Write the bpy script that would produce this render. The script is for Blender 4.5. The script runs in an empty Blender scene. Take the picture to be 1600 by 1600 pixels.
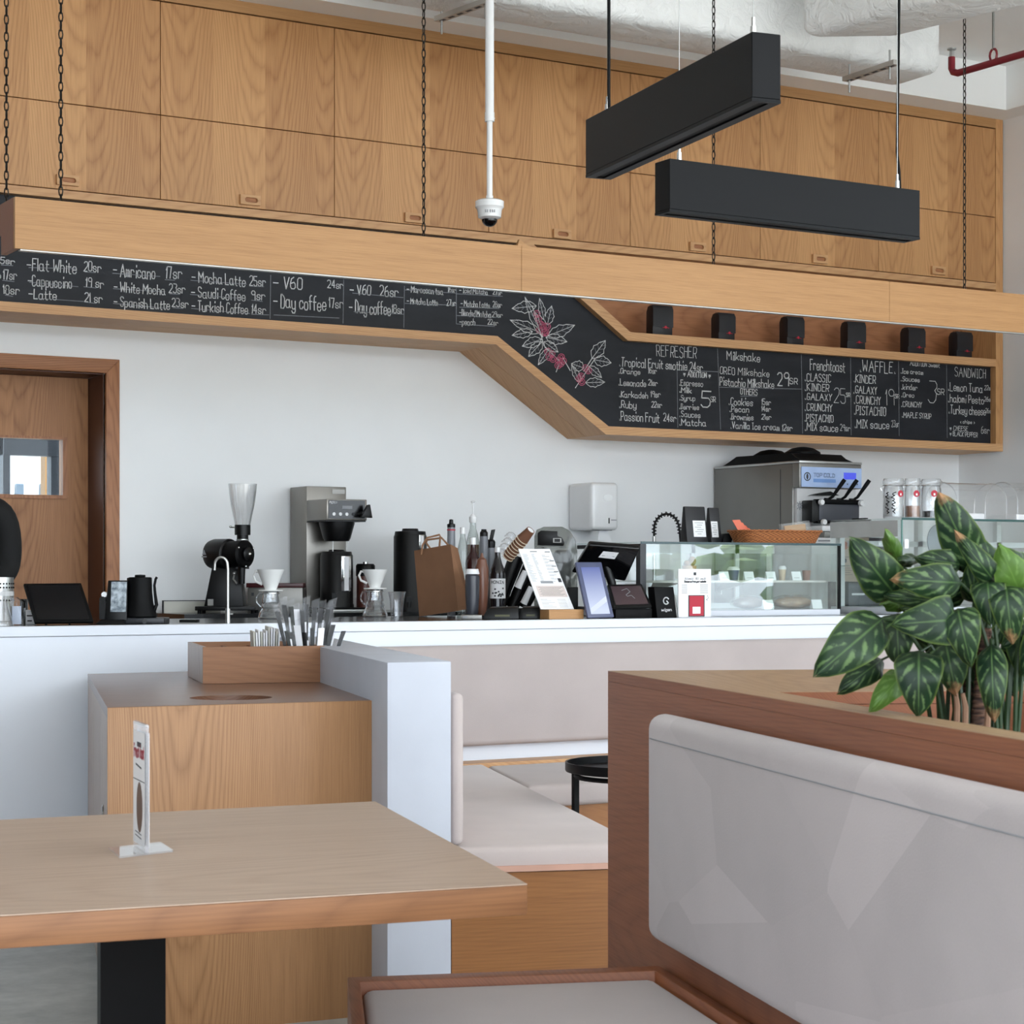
import bpy, bmesh, math, random
from math import radians as R, sin, cos, pi, sqrt
from mathutils import Vector as V, Matrix as M4
random.seed(7)
C = bpy.context.scene.collection
sc = bpy.context.scene
# ---------------------------------------------------------------- camera, world, light, exposure
F, HY, A, H0 = 3111.0, 900.0, R(30.3), 1.2
SA, CA = sin(A), cos(A)
cd = bpy.data.cameras.new('camera'); cam = bpy.data.objects.new('camera', cd); C.objects.link(cam)
cd.sensor_width = 36; cd.lens = 36*F/1600; cd.shift_y = (HY-800)/1600; cd.clip_start = .05
cam.location = (0, 0, H0); cam.rotation_euler = (pi/2, 0, -A); sc.camera = cam
cd.dof.use_dof = True; cd.dof.focus_distance = 7.5; cd.dof.aperture_fstop = 22

w = bpy.data.worlds.new('world'); sc.world = w; w.use_nodes = True
wn = w.node_tree; bg = wn.nodes['Background']
bg.inputs[0].default_value = (.80, .90, 1.0, 1); bg.inputs[1].default_value = 4.0

def area(name, loc, rot, sx, sy, power, col):
    l = bpy.data.lights.new(name, 'AREA'); l.shape = 'RECTANGLE'; l.size = sx; l.size_y = sy
    l.energy = power; l.color = col
    o = bpy.data.objects.new(name, l); o.location = loc; o.rotation_euler = rot; C.objects.link(o); return o
# daylight through the shop front behind the camera
area('daylight_shopfront', (3.4, -7.0, 2.4), (R(90), 0, 0), 15, 5.5, 330, (.90, .95, 1.0))
sl = bpy.data.lights.new('sun', 'SUN'); sl.energy = 12; sl.angle = R(1); sl.color = (1, .95, .88)
so = bpy.data.objects.new('sun', sl); so.rotation_euler = (R(38), 0, R(8)); C.objects.link(so)      # added so unseen sun patches on the floor bounce light to the ceiling
sc.view_settings.view_transform = 'Standard'; sc.view_settings.look = 'None'
sc.view_settings.gamma = 1; sc.view_settings.use_curve_mapping = False
sc.view_settings.exposure = 0.38
sc.cycles.max_bounces = 10; sc.cycles.transparent_max_bounces = 24; sc.cycles.use_denoising = True
sc.cycles.caustics_reflective = False; sc.cycles.caustics_refractive = False

# ---------------------------------------------------------------- pixel of the photograph -> point of the room
def ray(px, py):
    r = (px-800)/F
    return V((SA+r*CA, CA-r*SA, -(py-HY)/F))
CAM = V((0, 0, H0))
def PY(px, py, Y): d = ray(px, py); return CAM + d*(Y/d.y)
def PZ(px, py, z): d = ray(px, py); return CAM + d*((z-H0)/d.z)
def PD(px, py, Z): return CAM + ray(px, py)*Z
def XY(px, Y): return PY(px, HY, Y).x
def MPP(px, Y): return Y/(CA-(px-800)/F*SA)/F          # metres per pixel there

# ---------------------------------------------------------------- objects
def tag(o, label=None, cat=None, group=None, kind=None):
    if label: o['label'] = label
    if cat: o['category'] = cat
    if group: o['group'] = group
    if kind: o['kind'] = kind
    return o
def thing(name, label, cat, loc, rz=0, group=None):
    o = bpy.data.objects.new(name, None); C.objects.link(o); o.empty_display_size = .05
    o.location = loc; o.rotation_euler = (0, 0, rz)
    return tag(o, label, cat, group)
def copy_tree(o, parent=None):
    c = o.copy(); C.objects.link(c)
    if parent: c.parent = parent
    for ch in list(o.children): copy_tree(ch, c)
    return c
def mat_of(o):
    return M4.Translation(o.location) @ M4.Rotation(o.rotation_euler.z, 4, 'Z')

class MB:
    def __init__(s, m=None): s.bm = bmesh.new(); s.m = m; s.uv = None
    def _merge(s, b, M=None, mi=0):
        vs = {}
        for v in b.verts: vs[v] = s.bm.verts.new((M @ v.co) if M else v.co)
        for f in b.faces:
            try: nf = s.bm.faces.new([vs[v] for v in f.verts]); nf.material_index = mi
            except ValueError: pass
        b.free(); return s
    def box(s, x0, x1, y0, y1, z0, z1, bev=0, seg=2, M=None, mi=0):
        b = bmesh.new(); bmesh.ops.create_cube(b, size=1)
        for v in b.verts: v.co = V(((x0+x1)/2+v.co.x*(x1-x0), (y0+y1)/2+v.co.y*(y1-y0), (z0+z1)/2+v.co.z*(z1-z0)))
        if bev: bmesh.ops.bevel(b, geom=b.edges[:], offset=bev, segments=seg, profile=.5, affect='EDGES')
        return s._merge(b, M, mi)
    def prism(s, poly, lo, hi, ax='z', holes=(), bev=0, seg=2, M=None, mi=0):
        def P(a, c, h): return V({'z': (a, c, h), 'y': (a, h, c), 'x': (h, a, c)}[ax])
        b = bmesh.new(); es = []
        for lp in [poly]+list(holes):
            vs = [b.verts.new(P(p[0], p[1], lo)) for p in lp]
            es += [b.edges.new((vs[i], vs[(i+1) % len(vs)])) for i in range(len(vs))]
        if holes: bmesh.ops.triangle_fill(b, use_beauty=True, edges=es)
        else: b.faces.new(b.verts[:])
        r = bmesh.ops.extrude_face_region(b, geom=b.faces[:])
        d = P(0, 0, hi-lo)
        for v in [g for g in r['geom'] if isinstance(g, bmesh.types.BMVert)]: v.co += d
        bmesh.ops.recalc_face_normals(b, faces=b.faces[:])
        if bev:
            ee = [e for e in b.edges if len(e.link_faces) == 2 and e.calc_face_angle(0) > .3]
            bmesh.ops.bevel(b, geom=ee, offset=bev, segments=seg, profile=.5, affect='EDGES')
        return s._merge(b, M, mi)
    def lathe(s, prof, c=(0, 0, 0), n=24, M=None, mi=0, arc=2*pi):
        b = bmesh.new(); rings = []; full = abs(arc-2*pi) < 1e-6
        for r, z in prof:
            if r < 1e-6: rings.append([b.verts.new((c[0], c[1], c[2]+z))])
            else: rings.append([b.verts.new((c[0]+r*cos(arc*i/n), c[1]+r*sin(arc*i/n), c[2]+z)) for i in range(n if full else n+1)])
        for p, q in zip(rings, rings[1:]):
            k = max(len(p), len(q))
            for i in range(k if full else k-1):
                j = (i+1) % k
                if len(p) == 1 and len(q) == 1: continue
                if len(p) == 1: b.faces.new((p[0], q[j], q[i]))
                elif len(q) == 1: b.faces.new((p[i], p[j], q[0]))
                else: b.faces.new((p[i], p[j], q[j], q[i]))
        return s._merge(b, M, mi)
    def cyl(s, p, q, r, r2=None, n=16, mi=0):
        return s.tube([p, q], [r, r if r2 is None else r2], n, mi=mi)
    def tube(s, pts, r, n=8, closed=False, mi=0, caps=True):
        pts = [V(p) for p in pts]; k = len(pts); rs = r if isinstance(r, (list, tuple)) else [r]*k
        b = bmesh.new(); rings = []; up = None
        for i, p in enumerate(pts):
            t = (pts[(i+1) % k]-pts[i-1]) if closed else (pts[min(i+1, k-1)]-pts[max(i-1, 0)])
            t.normalize()
            if up is None: up = t.orthogonal()
            up = (up - t*up.dot(t)); up = up.normalized() if up.length > 1e-6 else t.orthogonal()
            q = t.cross(up)
            rings.append([b.verts.new(p+(up*cos(2*pi*j/n)+q*sin(2*pi*j/n))*rs[i]) for j in range(n)])
        for i in range(k if closed else k-1):
            a, c = rings[i], rings[(i+1) % k]
            for j in range(n): b.faces.new((a[j], a[(j+1) % n], c[(j+1) % n], c[j]))
        if not closed and caps: b.faces.new(rings[0][::-1]); b.faces.new(rings[-1])
        return s._merge(b, None, mi)
    def ball(s, c, r, u=16, v=10, M=None, mi=0):
        r = r if isinstance(r, (tuple, list)) else (r, r, r)
        b = bmesh.new(); bmesh.ops.create_uvsphere(b, u_segments=u, v_segments=v, radius=1)
        for x in b.verts: x.co = V((c[0]+x.co.x*r[0], c[1]+x.co.y*r[1], c[2]+x.co.z*r[2]))
        return s._merge(b, M, mi)
    def face(s, pts, mi=0):
        f = s.bm.faces.new([s.bm.verts.new(V(p)) for p in pts]); f.material_index = mi; return s
    def hexa(s, lo, hi, bev=0, seg=2, mi=0):               # 4 bottom points, 4 top points
        b = bmesh.new(); p = [b.verts.new(V(x)) for x in lo]; q = [b.verts.new(V(x)) for x in hi]
        b.faces.new(p[::-1]); b.faces.new(q)
        for i in range(4): b.faces.new((p[i], p[(i+1) % 4], q[(i+1) % 4], q[i]))
        bmesh.ops.recalc_face_normals(b, faces=b.faces[:])
        if bev: bmesh.ops.bevel(b, geom=b.edges[:], offset=bev, segments=seg, profile=.5, affect='EDGES')
        return s._merge(b, None, mi)
    def build(s, name, mats, parent=None, world=False, at=None, smooth=35):
        me = bpy.data.meshes.new(name); s.bm.to_mesh(me); s.bm.free()
        for m in (mats if isinstance(mats, (list, tuple)) else [mats]): me.materials.append(m)
        o = bpy.data.objects.new(name, me); C.objects.link(o)
        if world and parent is not None:
            top = parent; mm = M4()
            while top is not None: mm = mat_of(top) @ mm; top = top.parent
            me.transform(mm.inverted())
        if at is not None: me.transform(M4.Translation(-V(at))); o.location = at
        if parent is not None: o.parent = parent
        if smooth:
            me.polygons.foreach_set('use_smooth', [True]*len(me.polygons)); me.set_sharp_from_angle(angle=R(smooth))
        me.update(); return o

# ---------------------------------------------------------------- materials
def lin(c):
    return tuple(((x/255)/12.92 if x/255 <= .04045 else ((x/255+.055)/1.055)**2.4) for x in c)+(1,)
class NT:
    def __init__(s, name):
        s.m = bpy.data.materials.new(name); s.m.use_nodes = True; s.t = s.m.node_tree
        s.b = s.t.nodes['Principled BSDF']; s.o = s.t.nodes['Material Output']
    def n(s, ty, **k):
        x = s.t.nodes.new(ty)
        for a, v in k.items(): setattr(x, a, v)
        return x
    def put(s, sock, v):
        if hasattr(v, 'links') or hasattr(v, 'is_output'): s.t.links.new(v, sock)
        else: sock.default_value = v
    def ma(s, op, a, b=None, c=None, clamp=False):
        x = s.n('ShaderNodeMath', operation=op, use_clamp=clamp)
        for i, v in enumerate((a, b, c)):
            if v is not None: s.put(x.inputs[i], v)
        return x.outputs[0]
    def xyz(s, x, y, z):
        c = s.n('ShaderNodeCombineXYZ')
        for i, v in enumerate((x, y, z)): s.put(c.inputs[i], v)
        return c.outputs[0]
    def co(s, kind='Object'):
        t = s.n('ShaderNodeTexCoord').outputs[kind]; p = s.n('ShaderNodeSeparateXYZ'); s.t.links.new(t, p.inputs[0])
        return t, p.outputs[0], p.outputs[1], p.outputs[2]
    def noise(s, vec, scale=1, detail=3, rough=.5, d=0):
        x = s.n('ShaderNodeTexNoise'); s.put(x.inputs['Vector'], vec); s.put(x.inputs['Scale'], scale)
        x.inputs['Detail'].default_value = detail; x.inputs['Roughness'].default_value = rough; x.inputs['Distortion'].default_value = d
        return x.outputs[0]
    def mix(s, f, a, b):
        x = s.n('ShaderNodeMix', data_type='RGBA'); s.put(x.inputs[0], f); s.put(x.inputs[6], a); s.put(x.inputs[7], b); return x.outputs[2]
    def ramp(s, f, lo, hi):
        x = s.n('ShaderNodeMapRange'); s.put(x.inputs[0], f); x.inputs[1].default_value = lo; x.inputs[2].default_value = hi; x.clamp = True
        return x.outputs[0]
    def bump(s, h, st, d=.01):
        x = s.n('ShaderNodeBump'); x.inputs['Strength'].default_value = st; x.inputs['Distance'].default_value = d
        s.put(x.inputs['Height'], h); s.t.links.new(x.outputs[0], s.b.inputs['Normal'])
    def set(s, **k):
        for a, v in k.items(): s.put(s.b.inputs[a], v)
        return s.m
def mat(name, col, rough=.5, metal=0, var=.06, vs=9, bump=0, **k):
    n = NT(name); t, x, y, z = n.co(); f = n.noise(t, vs, 4)
    c = lin(col); d = tuple(v*(1-var*2.2) for v in c[:3])+(1,)
    n.set(Roughness=rough, Metallic=metal, **{'Base Color': n.mix(n.ramp(f, .3, .75), c, d), **k})
    if bump: n.bump(n.noise(t, 220, 3), bump, .002)
    return n.m
def oak(name, ax, light, dark, strip=.27, rough=.42, fig=1.0, tone=.25, sign=-1, coat=0.0):
    n = NT(name); t, x, y, z = n.co()
    u, v = {'z': (n.ma('ADD', x, y), z), 'x': (n.ma('ADD', z, y), x), 'y': (n.ma('ADD', x, z), y)}[ax]
    us = n.ma('DIVIDE', u, strip); idn = n.ma('FLOOR', us)
    wn_ = n.n('ShaderNodeTexWhiteNoise', noise_dimensions='1D'); n.put(wn_.inputs['W'], idn); rnd = wn_.outputs[0]
    uu = n.ma('MULTIPLY', n.ma('ADD', n.ma('SUBTRACT', n.ma('FRACT', us), .5), n.ma('MULTIPLY', n.ma('SUBTRACT', rnd, .5), 1.0)), strip)
    low = n.noise(n.xyz(n.ma('MULTIPLY', u, 7), n.ma('MULTIPLY', v, 1.6), n.ma('MULTIPLY', rnd, 17)), 1, 3)
    fld = n.ma('ADD', n.ma('ADD', n.ma('MULTIPLY', n.ma('POWER', n.ma('ABSOLUTE', uu), 2), 430*fig), n.ma('MULTIPLY', v, 6.5*sign)), n.ma('ADD', n.ma('MULTIPLY', low, 3.2), n.ma('MULTIPLY', rnd, 9)))
    tri = n.ma('PINGPONG', fld, .5); ring = n.ma('POWER', n.ma('MULTIPLY', tri, 2), 2.2)
    fine = n.noise(n.xyz(n.ma('MULTIPLY', u, 260), n.ma('MULTIPLY', v, 5), 0), 1, 3, .65)
    mid = n.noise(n.xyz(n.ma('MULTIPLY', u, 40), n.ma('MULTIPLY', v, 1.2), 3), 1, 2)
    f = n.ma('ADD', n.ma('MULTIPLY', ring, .42*min(1, fig+.3)), n.ma('ADD', n.ma('MULTIPLY', n.ramp(fine, .42, .72), .34), n.ma('MULTIPLY', n.ramp(mid, .3, .7), .2)))
    f = n.ma('ADD', f, n.ma('MULTIPLY', n.ma('SUBTRACT', rnd, .5), tone), clamp=True)
    n.set(Roughness=n.ma('ADD', rough, n.ma('MULTIPLY', fine, .12)), **{'Base Color': n.mix(f, lin(light), lin(dark)), 'Coat Weight': coat, 'Coat Roughness': .25, 'Specular IOR Level': .4})
    n.bump(fine, .06, .002)
    return n.m
def glass(name, tint=(255, 255, 255), rough=.0, refl=1.0, haze=0.0, hazecol=(235, 240, 245), k=1.15, edge=.0):
    n = NT(name); tr = n.n('ShaderNodeBsdfTransparent'); lw = n.n('ShaderNodeLayerWeight'); lw.inputs[0].default_value = .5; tl = lin(tint); n.t.links.new(n.mix(n.ma('MULTIPLY', n.ma('POWER', lw.outputs['Facing'], 2.2), edge), tl, tuple(v*.25 for v in tl[:3])+(1,)), tr.inputs[0])
    gl = n.n('ShaderNodeBsdfGlossy'); gl.inputs['Roughness'].default_value = rough; gl.inputs[0].default_value = (refl, refl, refl, 1)
    fr = n.n('ShaderNodeFresnel'); ge = n.n('ShaderNodeNewGeometry'); n.t.links.new(n.ma('SUBTRACT', 1.5, n.ma('MULTIPLY', ge.outputs['Backfacing'], 1.5-1/1.5)), fr.inputs[0])
    mx = n.n('ShaderNodeMixShader'); L = n.t.links.new
    L(n.ma('MULTIPLY', fr.outputs[0], k, clamp=True), mx.inputs[0]); L(tr.outputs[0], mx.inputs[1]); L(gl.outputs[0], mx.inputs[2]); out = mx.outputs[0]
    if haze:
        df = n.n('ShaderNodeBsdfDiffuse'); df.inputs[0].default_value = lin(hazecol); m2 = n.n('ShaderNodeMixShader'); m2.inputs[0].default_value = haze
        L(out, m2.inputs[1]); L(df.outputs[0], m2.inputs[2]); out = m2.outputs[0]
    L(out, n.o.inputs[0]); n.t.nodes.remove(n.b); return n.m
def emit(name, col, st=1.0, col2=None, ax=2, lo=0, hi=1):
    n = NT(name); c = lin(col)
    if col2:
        t, x, y, z = n.co(); n.put(n.b.inputs['Emission Color'], n.mix(n.ramp((x, y, z)[ax], lo, hi), c, lin(col2)))
    else: n.b.inputs['Emission Color'].default_value = c
    n.b.inputs['Emission Strength'].default_value = st; n.b.inputs['Base Color'].default_value = (.01, .01, .012, 1); n.b.inputs['Roughness'].default_value = .25
    return n.m
OL, OD = (206, 156, 105), (148, 97, 56)
m_door = oak('oak_doors', 'z', OL, OD, .265, .36, fig=.5, tone=.38)
m_oakx = oak('oak_lengthwise', 'x', (214, 168, 120), (160, 105, 64), 2.0, .4, .25, .1)
m_beam = oak('oak_beam', 'x', (194, 148, 99), (140, 95, 55), 2.2, .42, .75, .1)
m_oaky = oak('oak_depthwise', 'y', (206, 158, 112), (150, 98, 60), 1.0, .4, .3, .1)
m_cab = oak('oak_station', 'z', (176, 132, 92), (126, 86, 54), .5, .4, 1.1, .1)
m_cabtop = oak('oak_station_top', 'x', (124, 88, 68), (80, 52, 40), .8, .28, .6, .1, coat=.4)
m_table = oak('oak_table_top', 'x', (182, 160, 142), (140, 114, 94), .9, .33, .25, .15)  # greyer and lighter than the edge: sheen is put into the colour
m_tedge = oak('oak_table_edge', 'x', (140, 96, 62), (94, 58, 34), .3, .45, .3, .1)
m_planter = oak('oak_shaded', 'x', (148, 90, 58), (104, 58, 36), 1.2, .4, .35, .1)  # redder and darker: shade on the bench faces is put into the colour
m_plantz = oak('oak_shaded_upright', 'z', (134, 86, 62), (100, 60, 42), 1.2, .4, .35, .1)  # upright grain, with the same shade put into the colour
m_rim = oak('oak_rim_sheen', 'x', (176, 144, 112), (130, 98, 70), .7, .34, .3, .1, coat=.3)  # paler than the bench: reflected light on the rim is painted in
m_doorw = oak('oak_entry_door', 'z', (178, 126, 82), (126, 80, 48), .3, .45, .8, .15)
m_frame = oak('oak_door_frame', 'z', (176, 120, 80), (120, 74, 46), .15, .42, .8, .1)
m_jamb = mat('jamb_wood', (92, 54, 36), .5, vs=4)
m_white = mat('painted_wall', (244, 245, 245), .75, var=.02, vs=2.2, bump=.05)
m_counterw = mat('white_solid_surface', (226, 230, 238), .4, var=.02, vs=3)
m_half = mat('white_painted_partition', (190, 193, 203), .7, var=.04, vs=5, bump=.05)
m_ceil = mat('ceiling_paint', (250, 250, 248), .8, var=.02, vs=1.5)
m_black = mat('black_plastic', (8, 8, 9), .4, var=.1, **{'Specular IOR Level': .3})
m_blackm = mat('black_matt', (5, 5, 6), .55, var=.1, **{'Specular IOR Level': .16})
m_blackg = mat('black_gloss', (10, 10, 12), .12, var=.05)
m_lamp = mat('black_powder_coat', (7, 7, 9), .4, var=.05, **{'Specular IOR Level': .14})
m_steel = mat('brushed_steel', (190, 190, 188), .3, .9, vs=3)
m_steeld = mat('grey_steel', (140, 138, 134), .42, .75, vs=3)
m_pack = glass('packet_film', (253, 253, 254), .2, .8, .0, k=.55, edge=.25)
m_steelb = mat('brewer_steel', (142, 138, 132), .36, .9, vs=3)
m_chrome = mat('chrome', (225, 225, 225), .12, 1, var=.02)
m_alu = mat('aluminium_profile', (190, 186, 180), .4, .6)
m_whitep = mat('white_plastic', (236, 236, 236), .14, var=.02)
m_cer = mat('white_ceramic', (240, 240, 238), .2, var=.02)
m_paper = mat('white_paper', (243, 243, 245), .7, var=.02)
m_beige = mat('beige_panel', (205, 203, 192), .6)
m_kraft = mat('kraft_paper', (142, 102, 74), .85, vs=14)
m_red = mat('red_painted_pipe', (128, 22, 36), .4)
m_glass = glass('clear_glass')
m_glassg = glass('greenish_glass', (248, 252, 251), k=1.5)
m_plas = glass('clear_plastic', (253, 253, 254), .03, 1, .03, k=1.6, edge=.4)
m_glassl = glass('lab_glass', (250, 251, 252), .0, 1, .02, k=2.0, edge=.8)
m_acryl = glass('acrylic', (246, 246, 248), .02, 1, .10, (255, 255, 255))
m_screen = mat('dark_screen', (12, 12, 15), .22, var=.02)
m_ink = mat('dark_ink', (60, 62, 66), .7)
m_ink2 = mat('pale_ink', (150, 152, 156), .7)
m_redp = mat('red_print', (186, 40, 60), .6)
m_brownp = mat('brown_print', (104, 74, 54), .6)
# chalkboard
_n = NT('chalkboard'); _t, _x, _y, _z = _n.co()
_f = _n.noise(_n.xyz(_n.ma('MULTIPLY', _x, 1.5), _y, _n.ma('MULTIPLY', _z, 4)), 2.2, 5, .6)
_n.set(Roughness=.55, **{'Specular IOR Level': .3});_n.set( **{'Base Color': _n.mix(_n.ramp(_f, .35, .8), lin((24, 26, 31)), lin((38, 40, 46)))}); m_board = _n.m
m_chalk = mat('white_chalk', (226, 226, 226), .9, var=.12, vs=60)
m_chalkg = mat('faint_chalk', (140, 142, 148), .9, var=.12, vs=60)
m_pink = mat('pink_chalk', (222, 110, 142), .9, var=.15, vs=60)
# upholstery
def cloth(name, col, light_stripe=0.0, patches=0.0):
    n = NT(name); t, x, y, z = n.co(); f = n.noise(t, 5, 4); g = n.noise(t, 300, 2)
    c = lin(col); d = tuple(v*(.72 if patches else .86) for v in c[:3])+(1,)
    k = n.ma('ADD', n.ma('MULTIPLY', n.ramp(f, .35, .7), .5 if not patches else .3), n.ma('MULTIPLY', g, .35), clamp=True)
    if patches:                                        # nap of the velour brushed in different directions
        vo = n.n('ShaderNodeTexVoronoi'); vo.inputs['Scale'].default_value = 4.2
        n.put(vo.inputs['Vector'], n.xyz(n.ma('ADD', n.ma('MULTIPLY', x, .55), n.ma('MULTIPLY', z, .6)), n.ma('SUBTRACT', z, n.ma('MULTIPLY', x, .35)), y))
        k = n.ma('ADD', k, n.ma('MULTIPLY', n.ma('SUBTRACT', vo.outputs['Color'], .5), patches), clamp=True)
    if light_stripe: k = n.ma('ADD', k, n.ma('MULTIPLY', n.noise(n.xyz(x, n.ma('MULTIPLY', y, 28), z), 1, 2), light_stripe), clamp=True)
    n.set(Roughness=.9, **{'Base Color': n.mix(k, c, d), 'Sheen Weight': .25, 'Sheen Roughness': .5})
    n.bump(g, .15, .002); return n.m
m_cush = cloth('beige_velour', (186, 176, 176), 0, .7)
m_cushs = cloth('beige_seat_velour', (198, 184, 180), .3)  # stripes of light on the seat are put into the cloth colour
m_cush2 = cloth('beige_bench_velour', (184, 172, 169))
# concrete floor
_n = NT('concrete_floor'); _t, _x, _y, _z = _n.co()
_f = _n.noise(_t, 3.5, 8, .65); _g = _n.noise(_t, 14, 6, .7)
_n.set(Roughness=.55, **{'Base Color': _n.mix(_n.ma('ADD', _n.ma('MULTIPLY', _n.ramp(_f, .3, .7), .6), _n.ma('MULTIPLY', _g, .4)), lin((206, 206, 202)), lin((150, 152, 150)))}); m_floor = _n.m

# ---------------------------------------------------------------- single stroke lettering (chalk hand)
GL = dict(a='4536160503123243 464352', b='0902 0516364543321203', c='4536160503123243', d='4942 4536160503123243', e='04444536160503123243',
 f='39291812 0636', g='4536160503123243 4641301001', h='0902 0516364542', i='1612 1819', j='262110 2829', k='0902 0346 1442', l='0902',
 m='0602 05162522 25364542', n='0602 0516364542', o='160503123243453616', p='0600 0516364543321203', q='4640 4536160503123243', r='0602 05163645',
 s='45361605143443321203', t='18132232 0636', u='0603123243 4642', v='062246', w='0612355266', x='0642 0246', y='0603123243 4641301001', z='06460242',
 A='023962 1555', B='0902 092938372606 062635332202', C='4839190803123243', D='0902 0919384743321202', E='49090242 0636', F='490902 0636', G='48391908031232434525',
 H='0902 4942 0646', I='1912 0929 0222', J='4943321203', K='0902 4906 0642', L='090242', M='0209356962', N='02094249', O='190803123243483919',
 P='0902 093948463505', Q='190803123243483919 2441', R='0902 093948463505 2542', S='4839190807164543321203', T='0949 2922', U='090312324349', V='092249',
 W='0912365269', X='0942 0249', Y='092649 2622', Z='09490242')
GL.update({'0': '190803123243483919', '1': '071912', '2': '08193948460242', '3': '0919394847364543321203', '4': '32390444', '5': '490906364543321203', '6': '39180503123243453605',
 '7': '094922', '8': '190807163647483919 160503123243453616', '9': '473616070819394842', '-': '0545', '.': '12131222', '*': '0644 4604 2622', '<': '361432', '>': '163412', '@': '1415252414', '&': '19282717', '!': '1914 1213', '/': '0249', "'": '2826', ':': '1213 1516'})
def seg(mb, p, q, nrm, th, mi=0):
    d = (q-p); L = d.length
    if L < 1e-6: return
    d /= L; s = nrm.cross(d)*th/2; e = d*th*.4
    mb.face([p-e-s, q+e-s, q+e+s, p-e+s], mi)
def chalk(mb, txt, p0, xd, zd, cap, width=None, th=.004, jit=.06, mi=0):
    """write txt from p0 along xd (up is zd) with capital height cap, squeezed into width"""
    nrm = xd.cross(zd); u = cap/7.0; adv = []; x = 0
    for ch in txt:
        adv.append(x)
        x += 3 if ch == ' ' else (max(int(c) for s_ in GL.get(ch, '0242').split() for c in s_[::2])+1.7)
    kx = (width/(x-1.7)) if width else u
    for ch, a in zip(txt, adv):
        if ch == ' ' or ch not in GL: continue
        dy = random.uniform(-jit, jit)*7; sl = random.uniform(-.05, .12)
        for s_ in GL[ch].split():
            pts = [(int(s_[i]), int(s_[i+1])) for i in range(0, len(s_)-1, 2)]
            w_ = [p0+xd*((a+px+sl*(py-2)+random.uniform(-.12, .12))*kx)+zd*((py-2+dy)*u) for px, py in pts]
            for p, q in zip(w_, w_[1:]): seg(mb, p, q, nrm, th, mi)
XD, ZD = V((1, 0, 0)), V((0, 0, 1))
FD = V((CA, -SA, 0))
# ================================================================ the room shell
YW, YF, YB = 9.24, 8.85, 8.895          # back wall, front of the joinery, face of the chalkboard
XR, ZC = 8.6, 4.2
def struct(name, mb, m, **k): return tag(mb.build(name, m, **k), kind='structure')
struct('floor', MB().box(-3.2, XR+.2, -3.2, YW+.3, -.1, 0), m_floor)
struct('ceiling', MB().box(-3.2, XR+.2, -3.2, YW+.3, ZC, ZC+.1), m_ceil)
xdr = XY(164, YW); zdt = PY(164, 583.5, YW).z; xdl = xdr-.98
wb = MB().box(xdr, XR+.2, YW, YW+.3, 0, ZC).box(-3.2, xdl, YW, YW+.3, 0, ZC).box(xdl, xdr, YW, YW+.3, zdt, ZC)
struct('wall_back', wb, m_white)
struct('wall_right', MB().box(XR, XR+.2, 3.0, YW, 0, ZC), m_white)
struct('wall_left', MB().box(-3.2, -3.0, .6, YW, 0, ZC), mat('dark_side_wall', (70, 64, 60), .8))  # unseen wall, kept dark so that faces turned left stay in shade
zbk = PY(1572, 172, 8.65).z
xbk = PY(1572, 172, 8.65).x
struct('trim_1', MB().box(-3, XR, 8.65, YW, zbk, ZC), m_ceil)              # bulkhead over the joinery
struct('trim_2', MB().box(xbk, XR, 3.0, 8.65, zbk, ZC), m_ceil)            # bulkhead along the right wall
# shop front behind the camera: mullions only show in reflections
wf = MB()
for i in range(8): wf.box(-3+i*1.65-.04, -3+i*1.65+.04, -3.2, -3.08, 0, ZC)
wf.box(-3, XR, -3.2, -3.08, 2.75, 2.85).box(-3, XR, -3.2, -3.08, 0, .12)
struct('window_1', wf, m_lamp)
wf = MB(); m_wfr = mat('white_window_frame', (232, 234, 236), .4)
for y in (-2.9, -1.4, .1, 1.55, 2.95): wf.box(XR+.02, XR+.12, y-.07, y+.07, 0, ZC)
wf.box(XR+.02, XR+.12, -3, 3, 2.5, 2.62).box(XR+.02, XR+.12, -3, 3, 0, .5)
struct('window_2', wf, m_wfr)

# door in the back wall
fr = MB(); fw = .065
xo, zo = XY(185, YW), PY(185, 562.5, YW).z
f1 = thing('service_door', 'oak door with a small glazed window, deep in its wooden frame left of the counter', 'door', (xdl, YW+.24, 0))
fr.prism([(xdr, 0), (xo, 0), (xo, zo), (xdr, zdt)], YW-.02, YW+.02, 'y', bev=.003)
fr.prism([(xdl, 0), (xdl-(xo-xdr), 0), (xdl-(xo-xdr), zo), (xdl, zdt)], YW-.02, YW+.02, 'y', bev=.003)
fr.build('door_casing', m_frame, f1, world=True)
MB().prism([(xdr, zdt), (xo, zo), (xdl-(xo-xdr), zo), (xdl, zdt)], YW-.02, YW+.02, 'y', bev=.003).build('door_head_casing', oak('oak_door_head', 'x', (176, 120, 80), (120, 74, 46), .3, .42, .8, .1), f1, world=True)
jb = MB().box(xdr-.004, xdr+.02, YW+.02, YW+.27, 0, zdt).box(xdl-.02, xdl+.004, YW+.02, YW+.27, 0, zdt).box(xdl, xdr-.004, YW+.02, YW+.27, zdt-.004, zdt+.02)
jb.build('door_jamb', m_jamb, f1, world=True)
YD = YW+.235
wr, wt, wbm = XY(97, YD), PY(97, 687, YD).z, PY(97, 774, YD).z; wl = wr-.42
MB().prism([(xdl+.006, .01), (xdr-.006, .01), (xdr-.006, zdt-.006), (xdl+.006, zdt-.006)], YD, YD+.045, 'y', holes=[[(wl, wbm), (wr, wbm), (wr, wt), (wl, wt)]]).build('door_leaf', m_doorw, f1, world=True)
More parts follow.
